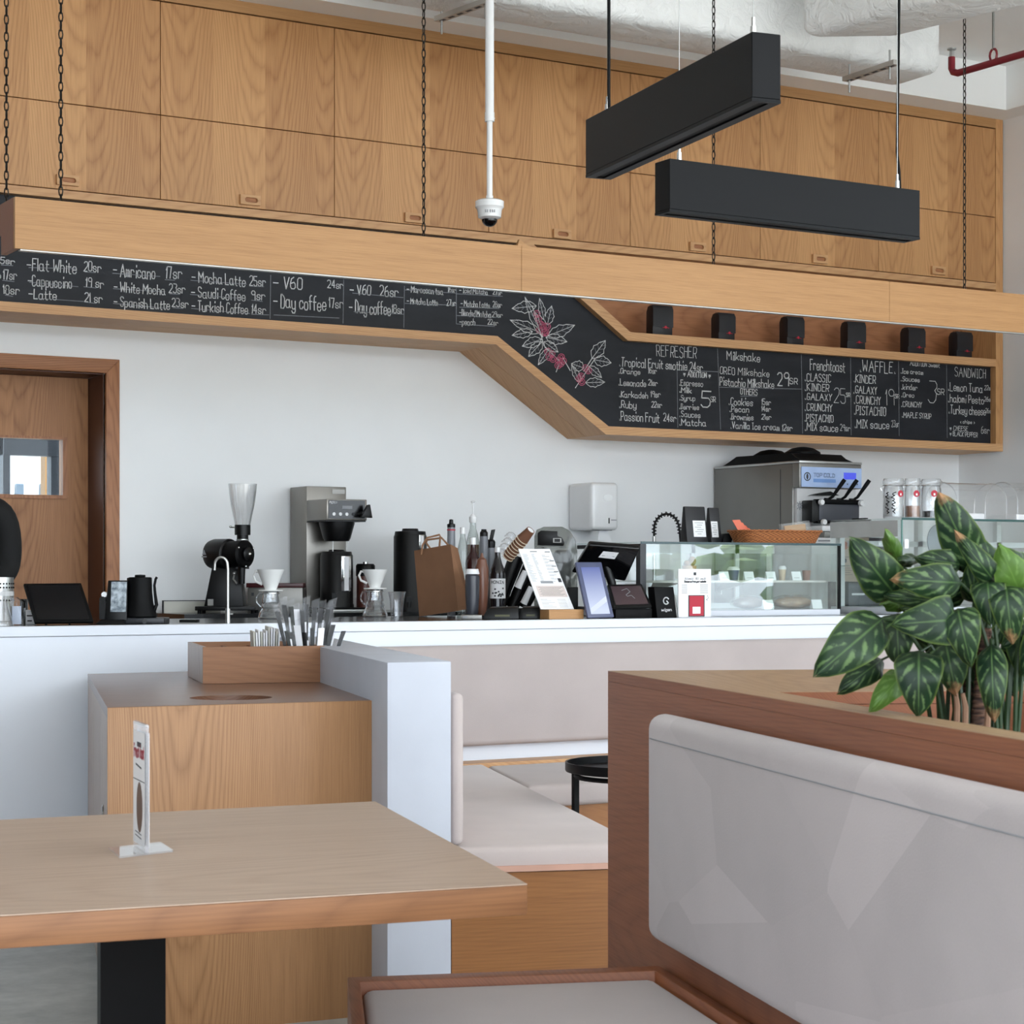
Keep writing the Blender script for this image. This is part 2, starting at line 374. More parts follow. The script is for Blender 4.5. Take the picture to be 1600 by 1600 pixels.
MB().prism([(wl-.022, wbm-.018), (wr+.022, wbm-.018), (wr+.022, wt+.012), (wl-.022, wt+.012)], YD-.012, YD+.004, 'y', holes=[[(wl, wbm), (wr, wbm), (wr, wt), (wl, wt)]]).build('glazing_bead', m_frame, f1, world=True)
MB().box(wl, wr, YD+.02, YD+.026, wbm, wt).build('door_pane', glass('door_glass', (235, 240, 242), .02, .2), f1, world=True)
# what stands beyond the little door window
def PYx(a, b, Y): return (PY(a, 800, Y).x, PY(b, 800, Y).x)
nav = mat('navy_metal', (16, 20, 30), .5); yel = mat('yellow_paint', (130, 86, 6), .6); bld = mat('white_render', (196, 204, 210), .8, var=.01)
Y1 = 10.6
mb = MB(); xs = [XY(a, Y1) for a in (5, 16, 80, 130)]
mb.box(xs[0], xs[1], Y1, Y1+.08, 0, 3).box(xs[2], xs[3], Y1, Y1+.08, 0, 3).box(xs[0], xs[3], Y1-.01, Y1+.07, PY(50, 712, Y1).z, 3.2)
tag(mb.build('metal_gate_frame', nav, at=(xs[0], Y1, 0)), 'dark blue metal frame standing outside, seen through the door window', 'frame')
x0, x1 = PYx(71, 81, 12); tag(MB().box(x0, x1, 12, 12.1, 0, 3.2).build('yellow_post', yel, at=(x0, 12, 0)), 'bright yellow post seen through the service door window', 'post')
x0, x1 = PYx(8, 90, 16); b_ = thing('white_building', 'white building outside seen through the service door window', 'building', (x0, 16, 0))
MB().box(x0-2, x1+1, 16, 17, 0, 4.5).build('facade', bld, b_, world=True)
for a, c in ((25, 36), (63, 70)):
    q0, q1 = PYx(a, c, 15.97); MB().box(q0, q1, 15.95, 16, PY(a, 790, 15.97).z, PY(a, 756, 15.97).z).build('facade_window', mat('window_blue', (70, 84, 98), .3), b_, world=True)
# planting beyond the shop front, caught in the display glass
lf = mat('outdoor_leaf', (112, 150, 62), .7, vs=30, var=.2)
for i, (x, y, h) in enumerate(((11.6, 1.4, 2.2), (12.6, -.6, 2.8), (13.4, -2.8, 2.4))):
    mb = MB()
    for k in range(70):
        p = V((random.gauss(0, .5), random.gauss(0, .4), h*.55+random.gauss(0, h*.2)))
        mb.ball(p, (.16+random.random()*.14, .16, .12), 6, 4)
    t_ = thing('street_tree', ['leafy tree outside the shop front, the leftmost', 'tallest leafy tree outside the shop front', 'leafy tree outside the shop front, the smallest of three'][i], 'tree', (x, y, 0))
    mb.build('crown', lf, t_); MB().cyl((0, 0, 0), (0, 0, h*.6), .07, .04).build('trunk', m_brownp, t_)
struct('ground', MB().box(-40, 40, -40, 40, -.3, -.12), mat('paving', (170, 168, 162), .9))

# ================================================================ oak joinery with the menu board
zr0, zr1 = 2.918, 2.957                  # rail under the cupboards
zs, zt0, zt1 = 3.352, 3.885, PY(600, 36, YF).z
xRi, xRo = XY(1556, YF), XY(1567, YF)
zb0, zb1 = PY(1567, 701, YF).z, PY(951, 666, YF).z       # right lower frame
mbd = thing('menu_board', 'long black chalkboard menu in a stepped oak frame with an open shelf', 'menu board', (3.0, YF, 2.0))
def fp(px, py, Y=YF): p = PY(px, py, Y); return (p.x, p.z)
zl0, zl1 = fp(400, 508.5)[1], fp(400, 495)[1]
a0, a1 = fp(775, 538), fp(777.5, 525); b0, b1 = fp(947, 679), fp(951, 666)
zl0, zl1 = a0[1], a1[1]; XL = XY(-330, YF)
for (lo, hi) in ((YF, 9.05), (9.054, YW)):
    nm = 'frame_board'
    MB().prism([(XL, zl0), a0, a1, (XL, zl1)], lo, hi, 'y').build(nm, m_oakx, mbd, world=True)
    MB().prism([a0, b0, b1, a1], lo, hi, 'y').build(nm, m_oakx, mbd, world=True)
    MB().prism([b0, (xRo, b0[1]), (xRo-.0, b1[1]), b1], lo, hi, 'y').build(nm, m_oakx, mbd, world=True)
# shelf with its diagonal upstand
c0, c1 = fp(981, 532), fp(985, 519); d0, d1 = fp(910, 469), fp(930, 469)
def ext(p, q, z): k = (z-p[1])/(q[1]-p[1]); return (p[0]+(q[0]-p[0])*k, z)
e0, e1 = ext(c0, d0, zr0), ext(c1, d1, zr0)
MB().prism([c0, c1, e1, e0], YF, YW, 'y').build('shelf_upstand', m_oakx, mbd, world=True)
MB().prism([c0, (xRi, c0[1]), (xRi, c1[1]), c1], YF, YW, 'y').build('shelf', m_oakx, mbd, world=True)
m_shelfb = oak('oak_shelf_back', 'x', (178, 122, 82), (128, 80, 52), .3, .5, .5, .1)
MB().prism([c1, (xRi, c1[1]), (xRi, zr0), e1], 9.16, 9.2, 'y').build('shelf_back', m_shelfb, mbd, world=True)
MB().box(xRi, xRo, YF, YW, b1[1]+.0005, zt1).build('end_panel', m_door, mbd, world=True)
MB().box(XL-1, xRi, YF, YW, zr0, zr1-.002).build('cupboard_rail', m_oakx, mbd, world=True)
MB().box(XL-1, xRi, YF, YW-.1, zt0+.002, zt1).build('top_trim', m_beam, mbd, world=True)
MB().prism([(XL, zl1), a1, b1, (xRi, b1[1]), (xRi, c0[1]), c0, e0, (XL, zr0)], YB, YB+.03, 'y').build('chalkboard', m_board, mbd, world=True)

def line(mb, px0, py0, px1, py1, th=.003, mi=0):
    p, q = PY(px0, py0, YB-.0015), PY(px1, py1, YB-.0015); seg(mb, p, q, V((0, -1, 0)), th, mi)
def wr_(mb, txt, x0, x1, yb, h, th=.0042, mi=0, jit=.05):
    p, q = PY(x0, yb, YB-.0015), PY(x1, yb, YB-.0015)
    chalk(mb, txt, p, XD, ZD, h*MPP(x0, YB), q.x-p.x, th, jit, mi)
def column(rows, rules=(), name='menu_writing', th=.0042):
    mb = MB()
    for r in rows: wr_(mb, *r[:5], th=r[5] if len(r) > 5 else th, mi=r[6] if len(r) > 6 else 0)
    for r in rules: line(mb, *r, mi=1)
    return mb.build(name, [m_chalk, m_chalkg], mbd, world=True, smooth=0)
column([('25sr', -8, 23, 411, 10), ('o', -4, 1, 434, 10), ('17sr', 5, 26, 436, 15), ('18sr', 5, 30, 459, 14),
        ('-Flat White', 42, 119, 422, 19), ('20sr', 131, 158, 423, 15), ('-Cappuccino', 44, 112, 446, 17), ('19 sr', 134, 162, 448, 14), ('-Latte', 45, 88, 466, 15), ('21 sr', 132, 160, 471, 14)],
       [(45, 418, 120, 420), (133, 425, 149, 426), (46, 441, 122, 448), (131, 448, 150, 450), (56, 466, 130, 471), (132, 472, 150, 474), (2, 414, 20, 415), (4, 438, 22, 440), (8, 461, 20, 463)])
column([('- Amricano', 177, 242, 431, 20), ('17sr', 259, 284, 434, 18), ('- White Mocha', 178, 258, 455, 15), ('23sr', 264, 289, 457, 14), ('- Spanish Latte', 178, 265, 478, 15), ('23sr', 269, 294, 479, 13)],
       [(176, 427, 250, 432), (258, 437, 273, 438), (177, 451, 258, 456), (265, 459, 281, 460), (177, 474, 262, 482), (270, 481, 286, 482)])
column([('- Mocha Latte', 300, 383, 441, 17), ('25sr', 390, 415, 446, 15), ('- Saudi Coffee', 299, 383, 464, 16), ('9sr', 393, 414, 468, 14), ('- Turkish Coffee', 300, 387, 485, 16), ('14sr', 393, 415, 489, 14)],
       [(298, 438, 385, 444), (390, 447, 412, 448), (297, 460, 384, 467), (393, 469, 410, 471), (299, 482, 390, 490), (393, 491, 420, 492)])
column([('- V60', 427, 472, 449, 18, .005), ('24sr', 512, 536, 449, 12), ('- Day coffee', 427, 509, 480, 22, .005), ('17sr', 514, 536, 480, 15)],
       [(423, 430, 422, 498), (537, 437, 536, 505), (428, 492, 530, 497)])
column([('- V60', 547, 579, 459, 15, .005), ('26sr', 594, 622, 462, 16, .005), ('- Day coffee', 546, 610, 488, 20, .005), ('18sr', 612, 631, 489, 13)],
       [(551, 458, 630, 465), (553, 487, 631, 491), (632, 447, 631, 512)])
column([('- Moroccan tea', 636, 692, 456, 10), ('16sr', 700, 712, 456, 8), ('- Matcha Latte', 636, 684, 474, 9), ('27sr', 698, 712, 477, 9)],
       [(633, 453, 712, 458), (633, 474, 712, 477), (713, 450, 713, 506)])
column([('- Iced Matcha', 718, 762, 457, 8), ('27sr', 770, 784, 460, 7), ('- Matcha Latte', 720, 765, 478, 9), ('28sr', 770, 784, 480, 9), ('-Blended Matcha', 718, 767, 493, 10), ('29sr', 769, 785, 495, 8), ('-peach', 718, 742, 507, 10), ('22sr', 762, 778, 507, 8)],
       [(713, 459, 785, 463), (718, 480, 780, 482), (713, 493, 775, 496), (713, 506, 773, 510)], th=.0036)
column([('REFRESHER', 1026, 1088, 556, 17, .003), ('.Tropical Fruit smothie 24sr', 967, 1098, 572, 14), ('.Orange', 966, 1000, 583, 8), ('16sr', 1013, 1026, 583, 9), ('.Lemonade', 966, 1009, 602, 10), ('21sr', 1013, 1027, 602, 9),
        ('.Karkadeh', 967, 1012, 620, 9), ('19sr', 1017, 1032, 620, 9), ('.Ruby', 967, 994, 637, 11), ('22sr', 1018, 1034, 636, 9), ('.Passion Fruit', 967, 1030, 657, 14), ('24sr', 1037, 1056, 658, 12)])
column([('* ADDITION *', 1068, 1110, 588, 8), ('.Espresso', 1061, 1098, 602, 9), ('.Milk', 1061, 1080, 613, 8), ('.Syrup', 1061, 1086, 625, 8), ('.Berries', 1061, 1092, 639, 8), ('.Sauces', 1061, 1094, 651, 9), ('.Matcha', 1061, 1103, 664, 10), ('5', 1095, 1109, 636, 25, .006), ('SR', 1110, 1118, 628, 8)],
       [(1058, 578, 1122, 581), (1058, 578, 1059, 668), (1121, 542, 1126, 671)])
column([('Milkshake', 1136, 1187, 562, 13), ('OREO Milkshake', 1125, 1202, 584, 11, .0034), ('Pistachio Milkshake', 1125, 1209, 602, 13), ('29', 1215, 1232, 602, 20, .006), ('SR', 1234, 1246, 600, 9), ('OTHERS', 1157, 1183, 616, 9),
        ('.Cookies', 1138, 1176, 632, 11), ('15sr', 1190, 1204, 632, 9), ('.Pecan', 1139, 1170, 643, 9), ('14sr', 1190, 1204, 642, 8), ('.Brownies', 1140, 1177, 655, 9), ('21sr', 1190, 1205, 655, 8), ('.Vanilla Ice cream 12sr', 1141, 1238, 669, 10)],
       [(1124, 605, 1253, 608), (1252, 551, 1254, 677), (1157, 619, 1183, 619)])
column([('Frenchtoast', 1266, 1320, 578, 17), ('.CLASSIC', 1257, 1298, 595, 12), ('.KINDER', 1257, 1295, 610, 11), ('.GALAXY', 1257, 1299, 624, 10), ('.CRUNCHY', 1257, 1300, 641, 11), ('.PISTACHIO', 1257, 1302, 658, 11), ('.MIX sauce', 1257, 1309, 672, 12), ('25', 1303, 1321, 629, 23, .003), ('SR', 1322, 1328, 620, 6), ('29sr', 1313, 1328, 673, 10, .003)],
       [(1329, 556, 1330, 680)])
column([('.WAFFLE.', 1343, 1399, 580, 17), ('.KINDER', 1333, 1368, 597, 12), ('.GALAXY', 1333, 1370, 614, 11), ('.CRUNCHY', 1334, 1376, 630, 12), ('.PISTACHIO', 1334, 1384, 647, 13), ('.MIX sauce', 1335, 1389, 668, 13), ('19', 1384, 1397, 632, 24, .003), ('SR', 1398, 1405, 622, 6), ('23sr', 1393, 1405, 667, 10, .003)],
       [(1404, 560, 1405, 681)])
column([('ADDITION Sweet', 1422, 1468, 571, 7), ('.Ice cream', 1407, 1442, 583, 7), ('.Sauces', 1407, 1437, 595, 7), ('.kinder', 1408, 1433, 608, 8), ('.Oreo', 1408, 1428, 620, 7), ('.CRUNCHY', 1408, 1440, 635, 8), ('.MAPLE SYRUP', 1409, 1455, 652, 8), ('3', 1450, 1462, 629, 34, .004), ('SR', 1464, 1475, 616, 9)],
       [(1479, 566, 1480, 684)], th=.0036)
column([('SANDWICH', 1492, 1540, 588, 14, .003), ('.Lemon Tuna', 1481, 1535, 610, 13), ('22sr', 1538, 1551, 609, 7, .003), ('.halomi Pesto', 1481, 1537, 628, 12), ('26sr', 1538, 1551, 627, 7, .003), ('.Turkey cheese', 1482, 1540, 646, 13), ('26sr', 1540, 1551, 645, 7, .003), ('< chips >', 1500, 1523, 661, 5, .003), ('* CHEESE', 1484, 1512, 672, 7, .003), ('* BLACK PEPPER', 1484, 1527, 681, 7, .003), ('6sr', 1533, 1546, 677, 11, .003)])
# coffee branch drawn in chalk
def leafd(mb, bx, by, tx, ty, w, th=.0034):
    dx, dy = tx-bx, ty-by; L = math.hypot(dx, dy); nx, ny = -dy/L, dx/L
    for s in (1, -1):
        pr = None
        for i in range(9):
            t = i/8; o = s*w*sin(pi*t**.8)*(1+.12*sin(9*t*pi)); q = (bx+dx*t+nx*o, by+dy*t+ny*o)
            if pr: line(mb, *pr, *q, th)
            pr = q
    line(mb, bx, by, tx, ty, th*.8, 0)
    for t in (.3, .5, .7):
        for s in (1, -1): line(mb, bx+dx*t, by+dy*t, bx+dx*(t+.14)+nx*s*w*.6, by+dy*(t+.14)+ny*s*w*.6, th*.6, 1)
dr = MB()
for l in ((848, 527, 820, 464, 6), (850, 500, 843, 466, 5), (838, 478, 800, 482, 9), (845, 520, 797, 500, 8), (832, 518, 800, 524, 7), (846, 530, 816, 541, 8), (847, 534, 826, 557, 8), (855, 508, 862, 478, 7), (856, 525, 898, 508, 9), (853, 527, 886, 534, 8),
          (850, 534, 872, 550, 7), (858, 545, 841, 570, 6), (912, 575, 893, 568, 8), (925, 560, 946, 532, 9), (928, 562, 955, 567, 8), (906, 597, 893, 570, 5), (915, 598, 945, 597, 7), (920, 572, 940, 590, 6)): leafd(dr, *l)
for a in ((832, 478, 850, 540), (850, 540, 880, 570), (880, 560, 891, 579), (874, 568, 869, 581), (899, 606, 930, 560), (912, 580, 925, 560)): line(dr, *a, .0045)
dw = dr.build('branch_drawing', [m_chalk, m_chalkg], mbd, world=True, smooth=0)
pk = MB()
for cx, cy in ((839, 490), (841, 498), (845, 507), (850, 513), (843, 516), (853, 519), (848, 509), (855, 510), (851, 520), (856, 549), (862, 553), (858, 558), (864, 561), (873, 563), (877, 558), (880, 564), (872, 571), (876, 568), (915, 575), (919, 579), (905, 592), (909, 597), (908, 588)):
    for rr in (5.2, 2.6):
        pts = [(cx+rr*cos(k*pi/5), cy+rr*sin(k*pi/5)) for k in range(11)]
        for p, q in zip(pts, pts[1:]): line(pk, *p, *q, .0036)
pk.build('cherry_drawing', m_pink, mbd, world=True, smooth=0)

# overhead cupboards: seven bays, each an upper panel and a lower flap with a finger pull
seams = [XY(p, YF) for p in (251, 523, 764, 985.5, 1188.5, 1373.5)]+[xRi]
seams = [seams[0]-(seams[1]-seams[0])*.99]+seams
hx = [105, 390, 646, 877, 1089, 1280, 1465]; hy = [282, 313, 341, 366, 386, 405, 423]
wh = ['leftmost, behind the beam end', 'second from the left end', 'left of the white ceiling camera', 'right behind the white ceiling camera', 'behind the two crossing black lamps', 'behind the right part of the long black lamp', 'at the right end against the end panel']
m_gap = mat('cupboard_shadow_gap', (70, 46, 30), .8)
for i in range(7):
    x0, x1 = seams[i]+.0015, seams[i+1]-.0015
    t = thing('wall_cupboard', 'oak wall cupboard above the menu board, '+wh[i], 'cupboard', (x0, YF, zr1), group='oak cupboards above the menu board')
    W = x1-x0
    MB().box(0, W, .028, .34, .002, zt0-zr1-.003).build('carcass', m_gap, t)
    MB().box(0, W, .003, .026, zs-zr1+.002, zt0-zr1-.004, .0015, 1).build('upper_door', m_door, t)
    d = MB().box(0, W, .003, .026, .003, zs-zr1-.002, .0015, 1).build('lower_door', m_door, t)
    hp = PY(hx[i], hy[i], YF); a, b = .052, .024
    slot = [(hp.x-x0+.004+s*.022+.011*cos(k), hp.z-zr1+.011*sin(k)) for s, ks in ((1, [-pi/2+j*pi/6 for j in range(7)]), (-1, [pi/2+j*pi/6 for j in range(7)])) for k in ks]
    cx, cz = hp.x-x0, hp.z-zr1
    h_ = MB().prism([(cx-a, cz-b), (cx+a, cz-b), (cx+a, cz+b), (cx-a, cz+b)], -.014, .003, 'y', holes=[slot], bev=.0015, seg=1).build('finger_pull', m_oakx, d)
    MB().box(cx-a+.012, cx+a-.012, -.0005, .0028, cz-b+.006, cz+b-.006).build('pull_recess', m_shelfb, h_)

# ================================================================ hanging oak beam and its chains
YBm = 6.9
bz1, bz0 = PY(24, 307, YBm).z, PY(24, 388, YBm).z; bx0, bx1 = XY(23, YBm), 8.45
bm_ = thing('hanging_beam', 'long oak box beam hanging on chains in front of the menu board', 'beam', (bx0, YBm, bz0))
cuts = [bx0, XY(815, YBm), XY(1390, YBm), bx1]
for p, q in zip(cuts, cuts[1:]): MB().box(p+.0006, q-.0006, YBm, YBm+.02, bz0, bz1, .001, 1).build('front_board', m_beam, bm_, world=True)
MB().box(bx0, bx0+.02, YBm+.0205, YBm+.17, bz0, bz1).build('end_board', m_planter, bm_, world=True)
MB().box(bx0, bx1, YBm+.17, YBm+.19, bz0+.07, bz1).build('rear_board', m_planter, bm_, world=True)
MB().box(bx0+.021, bx1-.02, YBm+.021, YBm+.169, bz1-.03, bz1-.012).build('top_board', m_planter, bm_, world=True)
MB().box(bx0+.021, bx1-.02, YBm+.004, YBm+.03, bz0-.005, bz0-.0005).build('light_channel', m_alu, bm_, world=True)
p_ = [fp(a, b, YBm) for a, b in ((808, 388), (812, 374), (820, 380), (834, 390))]
MB().prism(p_, YBm+.002, YBm+.016, 'y').build('splinter', m_beam, bm_, world=True)
m_chain = mat('blackened_chain', (46, 42, 38), .45, .6)
cl = ['front chain at the left end of the hanging beam', 'back chain at the left end of the hanging beam, by the picture edge', 'chain holding the beam, left of the white ceiling camera', 'chain holding the beam, passing behind the black lamps', 'chain holding the beam near the right wall']
for i, (px, yb, Y) in enumerate(((95, 312, YBm+.03), (10, 302, YBm+.16), (662, 371, YBm+.03), (1115, 412, YBm+.03), (1507, 448, YBm+.03))):
    x = XY(px, Y); z0 = bz1-.012; L = .031; n = int((ZC-.02-z0)/L); mb = MB()
    for k in range(n):
        zc = z0+.006+L*(k+.5); a = k % 2; e1 = V((1, 0, 0)) if a else V((0, 1, 0))
        pts = [V((0, 0, zc))+e1*(.0072*cos(j*pi/4))+ZD*(.0195*sin(j*pi/4)) for j in range(8)]
        mb.tube([p-V((0, 0, z0)) for p in pts], .0026, 4, closed=True)
    t = thing('hanging_chain', 'black link '+cl[i], 'chain', (x, Y, z0), group='chains holding the oak beam')
    mb.build('links', m_chain, t); MB().cyl((0, 0, ZC-z0-.03), (0, 0, ZC-z0), .012).cyl((0, 0, -.004), (0, 0, .012), .006).build('hook', m_steel, t)

# ================================================================ pendant lamps
def grip(mb, x, y, z): mb.cyl((x, y, z), (x, y, z+.03), .008, .007).cyl((x, y, z+.03), (x, y, z+.05), .0045)
def lamp(lab, p0, p1, zt, wd, side, cable, wire):
    d = V((p1[0]-p0[0], p1[1]-p0[1], 0)); L = d.length; rz = math.atan2(d.y, d.x); h = .153
    t = thing('pendant_lamp', lab, 'lamp', (p0[0], p0[1], zt-h), rz, 'black linear pendant lamps')
    y0, y1 = (0, wd) if side > 0 else (-wd, 0); yc = (y0+y1)/2
    MB().prism([(0, y0), (L, y0), (L, y1), (0, y1)], .008, h, 'z', bev=.0015, seg=1).build('housing', m_lamp, t)
    b = MB().prism([(0, y0), (L, y0), (L, y1), (0, y1)], 0, .008, 'z', holes=[[(.012, yc-.012), (L-.012, yc-.012), (L-.012, yc+.012), (.012, yc+.012)]]).build('bottom_rim', m_lamp, t)
    MB().box(.012, L-.012, yc-.012, yc+.012, .004, .0082).build('diffuser_slot', m_blackm, t)
    for u in (.06, L-.06):
        mb = MB(); grip(mb, u, yc, h); mb.build('cable_grip', m_chrome, t)
        MB().cyl((u, yc, h+.05), (u, yc, ZC-zt+h), .0012, n=6).build('suspension_wire', m_steel, t)
    u = .06 if cable == 0 else L-.06; hh = ZC-zt+h
    MB().tube([(u+.012, yc, h-.002), (u+.008, yc, h+.06), (u+.002, yc+.003, h+.12), (u+.01, yc, h+(hh-h)*.4), (u+.004, yc, h+(hh-h)*.55), (u, yc, hh)], .0045, 8).build('power_cable', m_blackm, t)
    return t
la, lb = PZ(915, 187, 2.4), PZ(1175, 49, 2.4)
lamp('black linear lamp pointing at the camera, hanging higher in the picture over the other', (la.x, la.y), (lb.x, lb.y), 2.4, .072, 1, 0, 1)
la, lb = PZ(1044, 248, 2.4), PZ(1440, 297, 2.4)
lamp('black linear lamp hanging lengthwise along the counter, behind the crossing one', (la.x, (la.y+lb.y)/2), (lb.x, (la.y+lb.y)/2), 2.4, .075, 1, 1, 0)

# ================================================================ camera dome on its drop pole
Yc = 7.15; x = XY(765, Yc); s = MPP(765, Yc); zz = lambda y: PY(765, y, Yc).z
t = thing('security_camera', 'white dome security camera on a long white drop pole', 'camera', (x, Yc, zz(355)))
o = zz(355); MB().cyl((0, 0, zz(185)-o), (0, 0, ZC-o), 7*s, n=20).build('upper_pole', m_whitep, t)
MB().cyl((0, 0, zz(316)-o), (0, 0, zz(180)-o), 4.6*s, n=18).cyl((0, 0, zz(318)-o), (0, 0, zz(306)-o), 5.6*s, n=18).build('lower_pole', m_whitep, t)
mb = MB().cyl((0, 0, zz(190)-o), (0, 0, zz(176)-o), 7.6*s, n=20)
for a in (0, 2, 4): mb.cyl((7*s*cos(a), 7*s*sin(a), zz(184)-o), (9*s*cos(a), 9*s*sin(a), zz(184)-o), 1.2*s, n=8)
mb.build('pole_clamp', m_whitep, t)
MB().lathe([(0, zz(313)-o), (19*s, zz(313)-o), (22.5*s, zz(315)-o), (22.5*s, zz(324)-o), (20*s, zz(327)-o), (19*s, zz(330)-o), (18*s, zz(340)-o), (12*s, zz(343)-o), (0, zz(343)-o)], n=32).build('dome_housing', m_whitep, t)
MB().lathe([(12*s, zz(342)-o)]+[(12.5*s*cos(k*pi/14), (zz(342)-o)-12.5*s*sin(k*pi/14)) for k in range(1, 8)], n=24).build('smoked_dome', m_blackg, t)
cx = MB(); b_ = V((-19.6*s*SA, -19.6*s*CA, zz(333)-o)); [seg(cx, b_+FD*(k*3*s)-ZD*1.6*s, b_+FD*(k*3*s)+ZD*1.6*s, V((-SA, -CA, 0)), 1.6*s) for k in (-2, -1, .4, 1.6, 2.6)]; cx.build('maker_mark', m_ink2, t, smooth=0)

# ================================================================ ducts, struts, sprinkler pipe
m_duct = NT('white_wrapped_insulation'); _t, _x, _y, _z = m_duct.co()
_f = m_duct.noise(_t, 9, 6, .6, 1.2); m_duct.set(Roughness=.42, **{'Base Color': m_duct.mix(_f, lin((250, 250, 248)), lin((230, 230, 228)))}); m_duct.bump(_f, .55, .05); m_duct = m_duct.m
pts = [PZ(a, b, 3.72) for a, b in ((700, 8), (700, 35), (1140, 88), (1408, 118))]
ya = sum(p.y for p in pts[1:3])/2; xe = XY(1400, ya)
d1 = MB().box(XY(560, ya), xe, ya-.36, ya, 3.72, ZC-.04, .06, 4)
tag(d1.build('air_duct', m_duct, at=(XY(560, ya), ya-.2, 3.72)), 'white wrapped air duct running above the counter, parallel to the menu board', 'duct')
q = [PZ(a, b, 3.68) for a, b in ((1250, 62), (1400, 60), (1600, 12), (1465, 0))]
e = (q[2]-q[1])*1.6; r_ = (q[3]-q[0])*1.6
lo = [q[0], q[1], q[1]+e, q[0]+r_]; d2 = MB().hexa(lo, [p+V((0, 0, ZC-3.70)) for p in lo], .05, 4)
tag(d2.build('air_duct', m_duct, at=q[0]), 'wrinkled white wrapped duct branching off toward the upper right', 'duct')
def strut(lab, a, b, z):
    p, q = PZ(*a, z), PZ(*b, z); d = q-p; t = thing('strut_channel', lab, 'bracket', p, math.atan2(d.y, d.x), 'perforated strut channels under the ducts'); L = d.length
    MB().box(0, L, 0, .04, 0, .022).build('channel', m_alu, t)
    mb = MB()
    for k in range(6): mb.box(L*(k+.6)/6.2-.018, L*(k+.6)/6.2+.018, .013, .027, -.0012, .0002)
    mb.build('slot', m_ink, t)
    for u in (.03, L-.05): MB().cyl((u, .02, -.06), (u, .02, 3.70-z), .005, n=8).build('threaded_rod', m_steel, t)
strut('perforated grey strut channel left of the camera pole', (678, 33), (764, 2), 3.66)
strut('perforated grey strut channel under the duct end, right of the lamps', (1316, 127), (1396, 100), 3.62)
z = 3.6; p, q = PZ(1487, 117, z), PZ(1600, 84, z); q = p+(q-p)*2.6; rr = 5.5*MPP(1500, p.y)
t = thing('sprinkler_pipe', 'dark red sprinkler pipe with an upturned head, upper right', 'pipe', p)
dd = (q-p); MB().tube([V((0, 0, .085)), V((0, 0, .03)), V((0, 0, .012))+dd.normalized()*.01, dd.normalized()*.04, dd], rr, 12).build('pipe', m_red, t)
MB().lathe([(0, .085), (.013, .085), (.011, .115), (.022, .12), (.022, .126), (0, .126)]).build('sprinkler_head', m_steel, t)
u = dd.normalized()*(PZ(1552, 98, z)-p).length
MB().tube([u+V((0, 0, .035))+ZD*.03*sin(k*pi/6)+dd.normalized()*.022*cos(k*pi/6) for k in range(12)], .006, 6, closed=True).build('ring_hanger', m_red, t)
MB().cyl(u+ZD*.06, u+ZD*(ZC-z), .006).build('hanger_rod', m_steeld, t)
p = PZ(690, -6, 3.55); tag(MB().tube([p, p+V((0, 0, .03)), p+V((.3, -.2, .1)), p+V((.9, -.7, .1))], .026, 12).build('red_pipe', m_red, at=p), 'stub of dark red pipe at the top edge beside the camera pole', 'pipe')

# ================================================================ coffee bags on the shelf
m_bagb = mat('black_kraft_bag', (26, 26, 30), .5, vs=14, bump=.1)
zsh = c1[1]
bl = ['leftmost, beside the sloping upstand', 'second from the left', 'third from the left', 'third from the right', 'second from the right', 'rightmost, beside the end panel']
for i, (a, b, yt, yb) in enumerate(((1020, 1050, 477, 521), (1123, 1149, 486, 526), (1230, 1257, 493, 535), (1324, 1351, 500, 541), (1419, 1446, 508, 547), (1495, 1520, 515, 553))):
    Y = 8.93; x0, x1 = XY(a, Y), XY(b, Y); W = x1-x0; h = (yb-yt)*MPP(a, Y)*1.12; D = .07
    t = thing('coffee_bag', 'black folded coffee bag on the open shelf, '+bl[i], 'bag', (x0, Y, zsh), random.uniform(-.06, .06), 'black coffee bags on the shelf')
    prof = [(0, 0), (D, 0), (D, h*.82), (D*.8, h*.97), (D*.45, h), (D*.12, h*.97), (0, h*.86)]
    MB().prism(prof, 0, W, 'x', bev=.004, seg=2).build('pouch', m_bagb, t)
    MB().prism([(-.006, h*.3), (-.001, h*.3), (-.001, h*.86), (D*.12, h*.985), (D*.45, h*1.01), (D*.45, h*1.02), (D*.1, h*1.0), (-.006, h*.87)], -.001, W+.001, 'x').build('folded_flap', m_bagb, t)
    lg = MB(); cx, cz = W*.62, h*.3
    lg.lathe([(0, 0), (.008, 0)], n=14, M=M4.Translation((cx, -.0075, cz))@M4.Rotation(R(90), 4, 'X'))
    for s_ in (-1, 1): seg(lg, V((cx, -.0078, cz)), V((cx+s_*.02, -.0078, cz-.004)), V((0, -1, 0)), .003)
    lg.build('red_emblem', m_redp, t, smooth=0)
# ================================================================ counter
ZK, YK = 1.025, 6.8                      # top and front of the service counter
kc = thing('service_counter', 'long white service counter with a black worktop under the drinks equipment', 'counter', (3.5, YK, 0))
xk0, xk1 = -2.4, XR-.05
MB().box(xk0, xk1, YK+.004, YK+.05, 0, ZK-.037).build('front_panel', m_counterw, kc, world=True)
MB().box(xk0, xk1, YK-.004, YK+.06, ZK-.0355, ZK, .002, 1).build('front_edge_slab', m_counterw, kc, world=True)
m_top = mat('black_stone_worktop', (30, 31, 33), .16, var=.2, vs=30)
MB().box(xk0, xk1, YK+.0605, YK+.95, ZK-.03, ZK).build('worktop', m_top, kc, world=True)
MB().box(xk0, xk1, YK+.9, YK+.94, 0, ZK-.03).build('rear_panel', m_counterw, kc, world=True)
bc = thing('back_counter', 'dark topped back counter along the white wall carrying the grinder and brewer', 'counter', (5.5, 8.95, 0))
